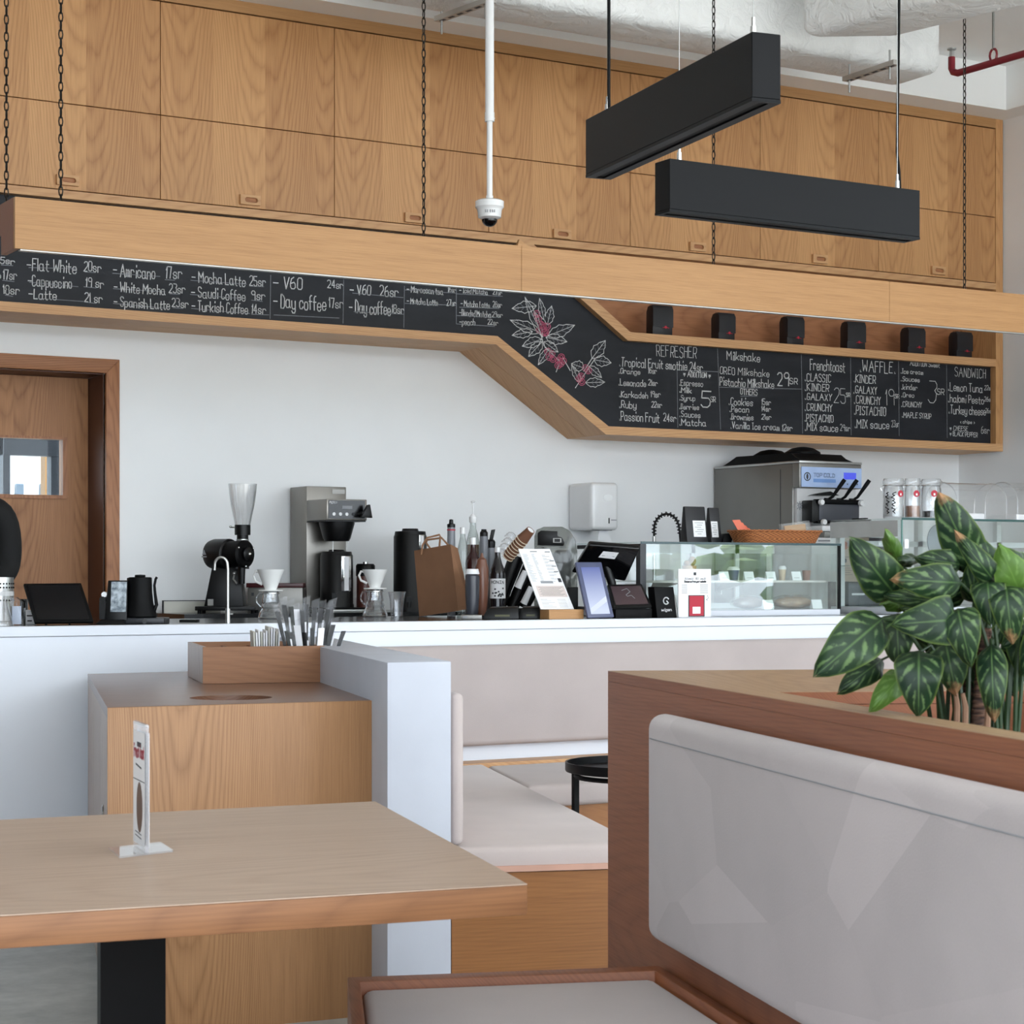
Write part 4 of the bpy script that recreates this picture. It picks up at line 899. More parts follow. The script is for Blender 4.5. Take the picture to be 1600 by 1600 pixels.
MB().tube([(-17*s, .0, 58*s), (-20.2*s, .02, 60*s), (-20.2*s, .05, 50*s), (-19*s, .06, 22*s), (-17*s, .045, 20*s)], 2.4*s, 8).build('handle', m_blackm, t)
# sink tap
f = Fr(356, 6.93); t = f.thing('water_tap', 'slim steel goose neck tap in front of the black grinder', 'tap'); s = f.s; X, Z_ = f.x, f.z
MB().tube([(0, 0, 0), (0, 0, Z_(890))]+[(X(345.5)+9.8*s*cos(a), 0, Z_(882)+11*s*sin(a)) for a in [k*pi/12 for k in range(0, 13)]]+[(X(335), 0, Z_(891))], 2.1*s, 10).build('spout', m_steel, t)
MB().cyl((0, 0, 0), (0, 0, Z_(951)), 4*s).build('body', m_steel, t); MB().cyl((2*s, 0, 14*s), (8*s, 0, 14*s), 1.5*s).build('lever', m_steel, t)
f = Fr(296, 7.2); tag(MB().box(-14*f.s, 14*f.s, -.03, .03, 0, .008, .002).build('black_tray', m_blackm, at=None), 'thin black tray lying on the counter left of the tap', 'tray').location = f.o; bpy.data.objects['black_tray'].rotation_euler.z = RZ

# -- coffee grinder on the back counter
f = Fr(356, 8.85); t = f.thing('coffee_grinder', 'tall black coffee grinder with a clear cone hopper', 'grinder'); s = f.s; X, Z_ = f.x, f.z
MB().lathe([(12.2*s, Z_(820)), (15*s, Z_(806)), (18.5*s, Z_(790)), (21*s, Z_(772)), (22.5*s, Z_(756)), (21.6*s, Z_(756)), (20*s, Z_(772)), (17.6*s, Z_(790)), (14*s, Z_(806)), (11.4*s, Z_(820))], c=(X(379), 0, 0), n=32).build('hopper', glass('smoky_clear_plastic', (250, 250, 250), .03, 1, .03, k=1.6, edge=.55), t)
MB().lathe([(0, Z_(836)), (12.4*s, Z_(836)), (12.4*s, Z_(820)), (0, Z_(820))], c=(X(379), 0, 0), n=28).lathe([(0, Z_(843)), (9*s, Z_(843)), (9*s, Z_(836)), (0, Z_(836))], c=(X(379), 0, 0)).build('hopper_collar', m_black, t)
MB().lathe([(9.6*s, Z_(847)), (9.8*s, Z_(847)), (9.8*s, Z_(842.5)), (9.6*s, Z_(842.5)), (0, Z_(842.5))], c=(X(379), 0, 0)).build('collar_ring', m_steel, t)
MB().cyl((X(361), -.02, Z_(824)), (X(366), 0, Z_(824)), 1*s).ball((X(361), -.02, Z_(823)), 2*s).build('hopper_slide', m_steel, t)
ax = V((.82, -.57, 0)).normalized(); c0_ = V((X(334), .03, Z_(866)))
def axr(c, prof, n=32):
    q = ZD.rotation_difference(ax).to_matrix().to_4x4(); return MB().lathe(prof, n=n, M=M4.Translation(c)@q)
L_ = (X(360)-X(334))/ax.x
axr(c0_, [(0, -8*s), (16*s, -8*s), (22*s, -5*s), (24*s, 2*s), (24*s, L_), (21*s, L_+2*s), (0, L_+2*s)]).build('motor_drum', m_black, t)
L2 = (X(386)-X(334))/ax.x
axr(c0_, [(20.5*s, L_), (20.5*s, L2-4*s), (22*s, L2-3*s), (22*s, L2), (18*s, L2+3*s), (0, L2+3*s)]).build('burr_housing', m_blackm, t)
axr(c0_, [(0, L2+2*s), (11*s, L2+2*s), (11*s, L2+8*s), (8*s, L2+10*s), (0, L2+10*s)]).build('dial', m_black, t)
e_ = c0_+ax*(L2+10*s)
mb = MB().ball(tuple(e_), 3*s, 10, 8)
for a in (.5, 2.6, 4.7): mb.ball(tuple(c0_+ax*(L2+2.5*s)+V((-ax.y, ax.x, 0))*(19*s*cos(a))+ZD*19*s*sin(a)), 1.8*s, 8, 6)
mb.build('bolt', m_chrome, t)
MB().hexa([V((X(321), -.05, Z_(948))), V((X(383), -.05, Z_(948))), V((X(383), .07, Z_(948))), V((X(321), .07, Z_(948)))], [V((X(333), -.03, Z_(884))), V((X(376), -.03, Z_(884))), V((X(376), .05, Z_(884))), V((X(333), .05, Z_(884)))], .006).build('stand', m_black, t)
MB().prism([(X(309), -.09), (X(402), -.09), (X(398), .09), (X(316), .09)], 4*s, Z_(947), 'z', bev=.003).build('base', m_black, t)
for a in (315, 398):
    for y_ in (-.07, .07): MB().cyl((X(a), y_, 0), (X(a), y_, 4.2*s), 3*s).build('foot', m_blackm, t)
MB().cyl((X(381), -.075, Z_(912)), (X(381), -.075, Z_(884)), 5*s, 6*s).box(X(372), X(392), -.08, -.06, Z_(889), Z_(886)).build('spout', m_black, t)
MB().tube([(X(370), -.055, Z_(893)), (X(368), -.075, Z_(905)), (X(374), -.08, Z_(912))], 1.6*s, 8).ball((X(369), -.07, Z_(896)), 2.4*s, 8, 6).build('bag_clamp', m_steel, t)
MB().box(X(327), X(336), -.053, -.0515, Z_(946), Z_(936)).build('sticker', m_steeld, t)
lg = MB(); q = [V((X(331), -.05, Z_(856))), V((X(326), -.05, Z_(865))), V((X(335), -.05, Z_(865)))]
nd_ = V((-.57, -.82, 0)).normalized()
base_ = c0_+nd_*24.2*s
side = V((ax.x, ax.y, 0))
lg.face([base_+side*(-6*s+6*s)+ZD*8*s, base_+side*(-4*s)+ZD*-1*s, base_+side*(5*s)+ZD*-1*s]); lg.face([base_+side*-5*s-ZD*3*s, base_+side*6*s-ZD*3*s, base_+side*6*s-ZD*5*s, base_+side*-5*s-ZD*5*s])
lg.build('emblem', m_ink2, t, smooth=0)

# -- drippers, servers
def dripper(px, Y, lab, srv, top, ya, yb_):
    f = Fr(px, Y); s = f.s; X, Z_ = f.x, f.z
    t = f.thing('coffee_server', srv, 'coffee server', 'glass coffee servers'); zt_ = Z_(yb_)
    pr = [(0, .001), (17*s, .001), (19.5*s, 3*s), (18*s, 9*s), (14*s, 16*s), (15*s, 19*s), (13*s, 24*s), (14*s, 27*s), (12*s, zt_-5*s), (13*s, zt_)]
    MB().lathe(pr+[(r-.9*s, z+.4*s) for r, z in pr[::-1] if r > 0]+[(0, .003)], n=32).build('vessel', m_glassl, t)
    MB().lathe([(13.2*s, zt_-3.5*s), (13.8*s, zt_-3.5*s), (13.8*s, zt_-2*s), (13.2*s, zt_-2*s)], n=28).lathe([(19.2*s, 2*s), (19.8*s, 2.4*s), (19.2*s, 3.2*s)], n=28).build('steel_band', m_steel, t)
    MB().tube([(-12.5*s, 0, zt_-4*s), (-18*s, 0, zt_-3*s), (-22*s, 0, zt_-9*s), (-22*s, 0, zt_-17*s), (-16*s, 0, zt_-24*s)], 1.4*s, 8).build('handle', m_glassl, t)
    d = thing('coffee_dripper', lab, 'dripper', f.o+V((0, 0, zt_+.0006)), RZ, 'white cone drippers')
    H = (yb_-ya)*s; W = top*s
    MB().lathe([(0, 0), (W*.86, 0), (W*.9, 1*s), (W*.86, 2*s), (W*.42, 2.4*s), (W*.44, 4*s), (W*.75, H*.6), (W, H), (W*.94, H), (W*.7, H*.6), (W*.3, 4*s), (0, 4*s)], n=36).build('cone', m_cer, d)
    MB().tube([(-W*.85, 0, H*.88), (-W*1.1, 0, H*.9), (-W*1.25, 0, H*.7), (-W*1.1, 0, H*.45), (-W*.62, 0, H*.3)], 1.9*s, 8).build('handle', m_cer, d)
dripper(423, 7.5, 'white ceramic dripper on the glass server right of the black grinder', 'ribbed glass coffee server behind the wrapped cutlery', 21.5, 890, 924)
dripper(586, 7.6, 'white ceramic dripper on the glass server right of the steel brewer', 'ribbed glass coffee server beside the clear plastic cup', 20, 890, 921)
f = Fr(620, 7.6); t = f.thing('plastic_cup', 'empty clear plastic cup right of the second glass server', 'cup'); s = f.s
pr = [(0, .001), (9.5*s, .001), (11*s, f.z(938)), (13.6*s, f.z(926)), (14*s, f.z(925))]
MB().lathe(pr+[(r-.6*s, z+.3*s) for r, z in pr[::-1] if r > 0]+[(0, .003)], n=28).build('cup_wall', m_plas, t); MB().tube([(14*s*cos(a*pi/14), 14*s*sin(a*pi/14), f.z(925)) for a in range(28)], .5*s, 6, closed=True).build('rim', m_plas, t)
f = Fr(430, 9.0); t = f.thing('storage_box', 'grey box with a dark red lid behind the first dripper', 'box'); s = f.s
MB().box(f.x(388), f.x(474), -.03, .1, 0, f.z(918), .004).build('box_body', m_steeld, t); MB().box(f.x(386), f.x(475), -.032, .102, f.z(918)+.0002, f.z(911), .002).build('lid', mat('dark_red_plastic', (74, 26, 30), .35), t)
MB().box(f.x(394), f.x(398), -.031, -.0301, f.z(931), f.z(926)).build('mark', m_ink, t)

# -- drip brewer
Yb = 9.02; xl, xr = XY(479, Yb), XY(541, Yb); W = xr-xl; s = MPP(500, Yb)
t = thing('drip_brewer', 'tall steel drip coffee brewer with a dark control panel', 'coffee maker', (xl, Yb, ZK))
b0_ = yb(500, Yb); zz = lambda y: (b0_-y)*s
MB().box(0, W, 0, .2, .012, zz(760), .004).build('column', m_steelb, t)
Yh = Yb-.235; zh0, zh1 = zz(811.5)-.01, zz(781)-.004
MB().box(0, W, -.235, -.0005, zh0, zh1, .004).build('brew_head', m_steelb, t)
xa = XY(511, Yh)-xl
MB().box(.008, W-.012, -.2385, -.235, zh0+.008, zh1-.006).build('control_panel', m_screen, t)
pw = W-.02
tx = MB(); chalk(tx, 'FETCO', V((.014, -.2392, zh1-.022)), XD, ZD, .009, pw*.2, .0022); tx.build('brand_lettering', m_paper, t, smooth=0)
MB().box(.01+pw*.36, .01+pw*.64, -.2392, -.2386, zh0+.055, zh0+.071).build('display', m_ink2, t)
for i in range(4): MB().lathe([(0, 0), (.0085, 0), (.0085, .001)], n=16, M=M4.Translation((.01+pw*(.14+.175*i), -.2386, zh0+.03))@M4.Rotation(R(90), 4, 'X')).build('button', m_paper if i < 3 else m_ink, t)
MB().cyl((W*.82, -.236, zh0+.032), (W*.82, -.285, zh0+.034), .011).hexa([V((W*.74, -.29, zh0+.015)), V((W*1.02, -.29, zh0+.012)), V((W*1.02, -.27, zh0+.012)), V((W*.74, -.27, zh0+.015))], [V((W*.9, -.29, zh0+.075)), V((W*.96, -.29, zh0+.078)), V((W*.96, -.27, zh0+.078)), V((W*.9, -.27, zh0+.075))], .003).build('lever', m_black, t)
MB().box(W*.64, W*.96, -.0025, 0, zz(771), zz(764)).build('badge', m_steeld, t)
MB().lathe([(0, zh0-.1), (.06, zh0-.1), (.068, zh0-.085), (.088, zh0-.012), (.088, zh0-.002), (0, zh0-.002)], c=(W*.5, -.12, 0), n=28).box(-.004, W*.98, -.23, -.01, zh0-.006, zh0-.0005).build('brew_basket', m_black, t)
MB().cyl((W*.4, -.12, zh0-.16), (W*.4, -.12, zh0-.1), .003).cyl((W*.72, -.14, zh0-.16), (W*.72, -.14, zh0-.1), .002).build('spout', m_steel, t)
MB().box(-.004, W+.004, -.24, .2, 0, .0115, .002).build('base_plate', m_steel, t); MB().box(-.002, W+.002, -.225, -.03, .0118, .02, .002).build('drip_tray', m_blackm, t)
# servers
def server(px, Y, r, top, lab, grp=None, z=ZK, glass_px=None, tap=False):
    f = Fr(px, Y, z); s = f.s; t = f.thing('thermal_server', lab, 'coffee urn'); H = f.z(top)
    MB().lathe([(0, 0), (r*1.04*s, 0), (r*1.04*s, 3*s), (r*s, 6*s), (r*.98*s, H*.9), (r*.9*s, H*.94), (0, H*.945)], n=36).build('body', m_black, t)
    MB().lathe([(r*.93*s, H*.93), (r*.9*s, H*.965), (r*.5*s, H*.97), (r*.46*s, H), (0, H)], n=32).build('lid', m_black, t)
    if glass_px:
        a, b, y0, y1 = glass_px; ang = math.asin(max(-.95, min(.95, ((a+b)/2-px)/r))); c = V((r*s*sin(ang), -r*s*cos(ang), 0))
        M = M4.Translation(c)@M4.Rotation(ang, 4, 'Z'); w_ = (b-a)*s*.5/max(.4, cos(ang))
        MB().box(-w_, w_, -.006, .004, f.z(y1), f.z(y0), .002, M=M).build('gauge_frame', m_chrome, t); MB().box(-w_*.45, w_*.45, -.008, -.0062, f.z(y1)+.004, f.z(y0)-.004, M=M).build('sight_glass', m_paper, t)
    MB().tube([(0, -r*s, 14*s), (0, -(r+7)*s, 14*s), (0, -(r+7)*s, 6*s)], 2.4*s, 8).box(-4*s, 4*s, -(r+9)*s, -(r+3)*s, 14*s, 22*s).build('tap', m_black, t)
server(526, 8.93, 26, 859, 'black thermal server standing under the brewer basket', z=ZK+.0205, glass_px=(535, 549, 869, 924))
server(641, 8.9, 26.5, 826, 'tall black thermal server behind the paper bag', glass_px=(655, 663, 836, 858))
f = Fr(571, 8.95); t = f.thing('french_press', 'brown and black coffee press behind the second dripper', 'coffee press'); s = f.s
MB().lathe([(0, .002), (14*s, .002), (14*s, f.z(884)), (0, f.z(884))], n=28).build('vessel', mat('brown_enamel', (92, 52, 44), .3), t)
MB().lathe([(14.4*s, f.z(900)), (15*s, f.z(900)), (15*s, f.z(884)), (13*s, f.z(881)), (0, f.z(881))], n=28).build('lid', m_black, t); MB().cyl((0, 0, f.z(881)), (0, 0, f.z(878)), 4*s).build('plunger_knob', m_chrome, t)
MB().tube([(13*s, 0, f.z(893)), (19*s, -.01, f.z(892)), (19*s, -.01, f.z(930)), (13*s, 0, f.z(934))], 2*s, 8).build('handle', m_black, t)

# -- kraft bag
Zb = 8.35; p = lambda a, b, dz=0: PD(a, b, Zb+dz)
zb_ = ZK
lo = [p(655, 963, .16), p(716, 954), p(737, 950, .07), p(676, 960, .23)]; hi = [p(647, 860, .16), p(704, 850), p(715, 856, .07), p(660, 865, .23)]
sh = min(v.z for v in lo)-ZK-.0015
for v in lo+hi: v.z -= sh
for v in lo: v.z = max(v.z, ZK+.001)
t = thing('paper_bag', 'brown kraft paper bag with twisted handles standing in front of the black server', 'bag', V((lo[0].x, lo[0].y, ZK)))
mb = MB()
def wall_(a, b, c, d, th=.0015):
    n = (b-a).cross(d-a).normalized()*th; mb.hexa([a, b, b-n, a-n], [d, c, c-n, d-n])
wall_(lo[0], lo[1], hi[1], hi[0]); wall_(lo[1], lo[2], hi[2], hi[1]); wall_(lo[2], lo[3], hi[3], hi[2]); wall_(lo[3], lo[0], hi[0], hi[3]); wall_(lo[0], lo[3], lo[2], lo[1])
mb.build('bag_body', m_kraft, t, world=True)
def hnd(pts, dz): return [p(a, b, dz)-V((0, 0, sh)) for a, b in pts]
MB().tube(hnd([(658, 866), (660, 852), (667, 840), (687, 835), (688, 838), (686, 860)], .07), .0042, 8).build('front_handle', m_kraft, t, world=True)
MB().tube(hnd([(672, 856), (666, 848), (668, 843), (690, 840), (701, 852)], .12), .0042, 8).build('rear_handle', m_kraft, t, world=True)
fl = MB(); seg(fl, lo[0].lerp(hi[0], .17), lo[1].lerp(hi[1], .17), (lo[1]-lo[0]).cross(hi[0]-lo[0]).normalized(), .002)

# -- bottles
def bottle(px, Y, prof, lab, m, parts, name='syrup_bottle', cat='bottle', grp='syrup and sauce bottles behind the counter'):
    f = Fr(px, Y); s = f.s; t = f.thing(name, lab, cat, grp)
    top = f.z(prof[-1][1])
    P_ = [(0, .001)]+[(r*s, max(.001, f.z(y))) for r, y in prof]+[(0, top)]
    MB().lathe(P_, n=24).build('bottle_body', m, t)
    for nm, pf, mm in parts: MB().lathe([(r*s, f.z(y)) for r, y in pf], n=20).build(nm, mm, t)
    return f, t
m_squeeze = mat('grey_squeeze_plastic', (128, 130, 136), .35); m_clearb = glass('clear_bottle', (232, 236, 234), .02, 1, .1, (215, 220, 220), edge=.6); m_dkred = mat('dark_red_syrup', (52, 22, 22), .12); m_sauce = mat('brown_sauce', (128, 84, 66), .3); m_dark = mat('dark_syrup', (30, 26, 30), .1); m_gsq = mat('dark_grey_squeeze', (66, 68, 76), .3)
y9 = 962
bottle(705, 7.68, [(6.5, y9), (6.5, 850), (6, 824)], 'grey squeeze bottle with a pointed black cap, next to the paper bag', m_squeeze, [('cap', [(6.3, 824), (6.3, 819), (3.6, 818), (3, 812), (0, 811)], m_black), ('red_band', [(6.6, 829), (6.6, 827)], m_redp)], 'squeeze_bottle')
bottle(723, 7.66, [(9, y9), (9, 862), (7, 852), (4.2, 840), (4, 834)], 'clear bottle with a white cap right of the pointed squeeze bottle', m_clearb, [('cap', [(4.4, 834), (4.4, 824), (0, 823)], m_whitep)])
f, t = bottle(739, 7.7, [(10.5, y9), (10.5, 848), (8, 836), (5, 826), (4.6, 816)], 'tall clear bottle with a long white pump', m_clearb, [('pump_collar', [(5, 817), (6, 815), (6, 808), (2, 803), (0, 803)], m_whitep), ('syrup_fill', [(0, y9-1), (9.6, y9-1), (9.6, 851), (0, 851)], mat('amber_syrup', (150, 108, 74), .2))], 'pump_bottle')
s = f.s; MB().cyl((0, 0, f.z(804)), (0, 0, f.z(785)), 1.1*s).ball((0, 0, f.z(784)), (3.4*s, 3.4*s, 1.8*s), 12, 8).build('pump_head', m_whitep, t)
bottle(739, 7.5, [(11.5, y9), (11.5, 876), (9.5, 870), (5, 862), (4.4, 851)], 'dark red syrup bottle with a white cap, in front of the pump bottle', m_dkred, [('cap', [(4.7, 851), (4.7, 840), (0, 839)], m_whitep), ('label', [(11.8, 898), (11.8, 889)], m_paper)])
bottle(756, 7.64, [(7, y9), (7, 860), (6.5, 838)], 'grey squeeze bottle with a black flip cap, second of its kind', m_squeeze, [('cap', [(6.2, 839), (6.2, 832), (4, 829), (4, 827), (0, 827)], m_black)], 'squeeze_bottle')
bottle(753, 7.3, [(7, y9), (8.5, 945), (10.5, 918), (10.5, 888), (8, 880), (7.5, 876)], 'brown sauce squeeze bottle in the front row of bottles', m_sauce, [('cap', [(7.6, 877), (7, 874), (3, 871), (1.4, 864), (0, 864)], m_sauce)], 'sauce_bottle')
bottle(738, 7.2, [(9, y9), (11, 930), (11.3, 900), (9, 897)], 'dark grey squeeze bottle right beside the paper bag', m_gsq, [('label', [(11.5, 897), (9.4, 889), (9.2, 889)], m_paper)], 'squeeze_bottle')
f, t = bottle(767, 7.66, [(7.5, y9), (7.5, 870), (7, 856)], 'grey bottle with a tall slanted black spout', m_squeeze, [('collar', [(6.8, 857), (6.8, 846), (4.5, 843), (0, 843)], m_black)], 'squeeze_bottle')
MB().hexa([V((-3*f.s, -.008, f.z(845))), V((3*f.s, -.008, f.z(845))), V((3*f.s, .008, f.z(845))), V((-3*f.s, .008, f.z(845)))], [V((.5*f.s, -.008, f.z(828))), V((7*f.s, -.008, f.z(827))), V((7*f.s, .008, f.z(827))), V((.5*f.s, .008, f.z(828)))], .002).build('spout', m_black, t)
f, t = bottle(777.5, 7.32, [(12.3, y9), (12.3, 898), (11, 890), (7, 880), (4.6, 870), (4.2, 862)], 'dark syrup bottle with a white printed label and white cap', m_dark, [('cap', [(4.7, 863), (4.7, 855), (0, 854)], m_whitep)])
s = f.s; MB().lathe([(12.5*s, f.z(935)), (12.5*s, f.z(904))], n=20, arc=pi*.9, M=M4.Rotation(-pi*.95, 4, 'Z')).build('label', m_paper, t)
tx = MB()
for k, ch in enumerate('MONIN'):
    a = (k-2)*.36; q = V((12.7*s*sin(a), -12.7*s*cos(a), f.z(912))); chalk(tx, ch, q-V((cos(a), sin(a), 0))*1.6*s, V((cos(a), sin(a), 0)), ZD, 4.5*s, 3*s, .0022)
for k in range(14):
    a = random.uniform(-.8, .8); zq_ = f.z(random.uniform(917, 932)); tx.box(-1.4*s, 1.4*s, -.0004, 0, -1.2*s, 1.2*s, M=M4.Translation((12.65*s*sin(a), -12.65*s*cos(a), zq_))@M4.Rotation(a, 4, 'Z'))
tx.build('label_print', m_ink, t, smooth=0)
# low black devices in front of the bottles
f = Fr(736, 7.0); t = f.thing('counter_scale', 'small grey scale on the counter at the foot of the paper bag', 'scale'); MB().box(-16*f.s, 17*f.s, -.0, .1, 0, 7*f.s, .002).build('body', m_steeld, t); MB().box(-13*f.s, -6*f.s, -.001, 0, 2*f.s, 5*f.s).build('display', m_ink2, t)
for px, w_, lab in ((782, 29, 'low black card reader in front of the labelled dark bottle'), (827, 17, 'low black card reader left of the wooden menu stand')):
    f = Fr(px, 7.0); s = f.s; t = f.thing('card_reader', lab, 'card reader'); MB().hexa([V((-w_*s, -.02, 0)), V((w_*s, -.02, 0)), V((w_*s, .09, 0)), V((-w_*s, .09, 0))], [V((-w_*.7*s, -.01, 17*s)), V((w_*.96*s, -.01, 18*s)), V((w_*.96*s, .09, 20*s)), V((-w_*.5*s, .09, 19*s))], .004).build('body', m_black, t)
    MB().box(-w_*.3*s, w_*.5*s, -.019, -.016, 4*s, 7*s).build('indicator', mat('olive_print', (92, 92, 60), .5), t)

# -- slanted cup and lid dispenser
f = Fr(806, 7.5); t = f.thing('cup_dispenser', 'black slanted dispenser holding takeaway cups and lids', 'dispenser'); s = f.s; X, Z_ = f.x, f.z
MB().box(X(784), X(845), -.02, .09, 0, 12*s, .003).build('base', m_blackm, t)
def slant(x0, y0, x1, y1, wd, y_=0): a = V((X(x0), y_, Z_(y0))); b = V((X(x1), y_, Z_(y1))); return a, b
for (x0, y0, x1, y1, r) in ((779, 950, 806, 868, 11), (800, 950, 828, 882, 10), (818, 950, 842, 905, 9)):
    a, b = slant(x0, y0, x1, y1, r, .03); MB().tube([a, b], r*s, 16).build('tube', m_black, t)
for (x0, y0, x1, y1) in ((788, 945, 818, 872), (806, 948, 834, 898)):
    a, b = slant(x0, y0, x1, y1, 2, .0); MB().tube([a, b], 2.2*s, 8).build('tube_rail', m_blackm, t)
cup_m = mat('brown_ripple_cup', (126, 84, 62), .7)
def cup_at(c, d, L, r0, r1, name, lab, cat, grp, m, mr, parts=True):
    q = ZD.rotation_difference(d).to_matrix().to_4x4()
    o = thing(name, lab, cat, c, 0, grp); M = q
    MB().lathe([(r1, 0), (r0, L), (r0*.86, L), (r0*.84, L-.003), (0, L-.003)], n=24, M=M).build('cup_wall', m, o)
    MB().tube([M@V((r1*cos(a*pi/10), r1*sin(a*pi/10), 0)) for a in range(20)], r1*.09, 6, closed=True).build('rim', mr, o)
    return o
fo_ = M4.Translation(f.o)@M4.Rotation(RZ, 4, 'Z')
d0 = (V((X(834), 0, Z_(824)))-V((X(797), 0, Z_(866)))).normalized(); dW = (fo_.to_3x3() @ (d0+V((0, -.5, 0)))).normalized()
a_ = fo_ @ V((X(793), -.02, Z_(870))); m_rimc = mat('cream_cup_rim', (214, 196, 170), .6)
for k in range(8):
    o_ = cup_at(a_+dW*(k*5.6*s), dW, 22*s, 6.9*s, 9.6*s, 'paper_cup', 'brown paper cup in the slanted nested stack of brown cups', 'cup', 'brown paper cups in the slanted stack', cup_m, m_rimc)
    if k == 7: o_['label'] = 'outermost brown paper cup of the slanted stack, showing its white base'; MB().lathe([(0, 22*s-.002), (5.7*s, 22*s-.002), (5.7*s, 22*s-.001)], n=20, M=ZD.rotation_difference(dW).to_matrix().to_4x4()).build('cup_base', m_paper, o_)
for i, (x0, y0) in enumerate(((815, 905), (824, 930))):
    c_2 = fo_ @ V((X(x0), -.035, Z_(y0))); d2 = (fo_.to_3x3() @ V((.42, -.1, .9))).normalized()
    cup_at(c_2-d2*14*s, d2, 28*s, 4.6*s, 5.6*s, 'paper_cup', ['small white paper cup in the middle of the slanted dispenser', 'small white paper cup low in the slanted dispenser'][i], 'cup', 'white paper cups in the dispenser', m_paper, m_paper)
dl = (fo_.to_3x3() @ V((.45, -.2, .85))).normalized(); ql = ZD.rotation_difference(dl).to_matrix().to_4x4()
for k in range(4):
    c_2 = fo_ @ V((X(783+k*4.4), -.02, Z_(868-k*8.5)))
    o = thing('dome_lid', 'clear dome lid in the slanted stack of lids' if k < 3 else 'top clear dome lid of the slanted stack', 'lid', c_2, 0, 'clear dome lids')
    MB().lathe([(9.5*s, 0), (9.5*s, 2*s), (8.6*s, 3*s), (8.2*s, 6*s), (6*s, 9.6*s), (2.5*s, 11*s)], n=24, M=ql).build('lid', m_plas, o)

# -- hooded blender
f = Fr(868, 7.6); t = f.thing('hooded_blender', 'blender under a clear grey hood behind the white menu sheet', 'blender'); s = f.s; X, Z_ = f.x, f.z
pr = [(X(835), 0), (X(902), 0), (X(902), Z_(862)), (X(899), Z_(843)), (X(890), Z_(829)), (X(878), Z_(823)), (X(850), Z_(823)), (X(838), Z_(828)), (X(835), Z_(838))]
mb = MB().prism(pr, -.0, .11, 'y', bev=.003); mb.build('hood', glass('smoky_hood', (196, 198, 196), .05, 1, .22, (170, 170, 166)), t)
MB().prism([(X(840), Z_(852)), (X(880), Z_(853)), (X(882), Z_(848)), (X(878), Z_(840)), (X(871), Z_(838)), (X(871), Z_(830)), (X(845), Z_(829)), (X(840), Z_(833))], -.02, -.001, 'y', bev=.002).build('latch_cover', m_black, t)
MB().box(X(864), X(877), -.0215, -.0202, Z_(848), Z_(841)).build('badge', m_steeld, t); MB().box(X(866), X(875), -.0222, -.0216, Z_(847), Z_(842)).build('badge_face', m_black, t)
MB().lathe([(0, 0), (15*s, 0), (15*s, 30*s), (13*s, Z_(910)), (12*s, Z_(909)), (15*s, Z_(868)), (12*s, Z_(860)), (0, Z_(858))], c=(X(880), .05, 0), n=24).build('jug', m_gsq, t)
MB().box(X(886), X(903), -.03, -.002, 0, Z_(917), .003).build('control_box', m_black, t)

# -- white menu sheet on its wooden foot
Ym = 6.86; xa, xb = XY(858, Ym), XY(912, Ym); s = MPP(880, Ym)
t = thing('menu_stand', 'white printed menu sheet leaning back in a light wooden foot', 'menu stand', (xa, Ym, ZK)); W = xb-xa
MB().box(0, W, 0, .0715, 0, 15*s, .001, 1).build('foot', m_beam, t)
P = [PY(810, 853, Ym+.14), PY(859, 853, Ym+.14), PY(897, 947, Ym+.035), PY(845, 947, Ym+.035)]
dz = min(P[2].z, P[3].z)-(ZK+15*s+.0008); P = [q-ZD*dz for q in P]
nm = (P[1]-P[0]).cross(P[3]-P[0]).normalized(); nm = nm if nm.y < 0 else -nm
MB().hexa([P[3], P[2], P[2]-nm*.004, P[3]-nm*.004], [P[0], P[1], P[1]-nm*.004, P[0]-nm*.004]).build('sheet', m_paper, t, world=True)
def bl(u, v): return P[0].lerp(P[1], u).lerp(P[3].lerp(P[2], u), v)+nm*.0008
pr = MB(); random.seed(12)
def pl(u0, u1, v, th=.0016, mi=0): seg(pr, bl(u0, v), bl(u1, v), nm, th, mi)
pl(.34, .54, .045, .003); pl(.8, .95, .05, .003)
for k in range(26):
    v = .09+k*.018; pl(.06, .06+random.uniform(.08, .2), v, .0012, 1); pl(.34, .36+random.uniform(.03, .1), v, .0014, 1)
    if k % 3: pl(.66, .7+random.uniform(.05, .22), v, .0014, 1)
for k in range(3): pl(.84, .97, .2+.09*k, .003)
pr.face([bl(.3, .535), bl(.68, .535), bl(.68, .575), bl(.3, .575)], 2); pr.face([bl(.86, .49), bl(.96, .49), bl(.96, .555), bl(.86, .555)], 0)
pr.face([bl(.1, .615), bl(.96, .615), bl(.96, .8), bl(.1, .8)], 3)
for k in range(8): pl(.16+.05*(k % 2), .9-.06*(k % 3), .64+k*.019, .0011, 0)
for k in range(6): pl(.1, .3+.1*(k % 3), .84+k*.025, .0011, 1); pl(.6, .85, .84+k*.025, .0011, 1)
pr.build('print', [m_ink, m_ink2, m_ink2, mat('pink_beige_print', (222, 208, 202), .7)], t, world=True, smooth=0)

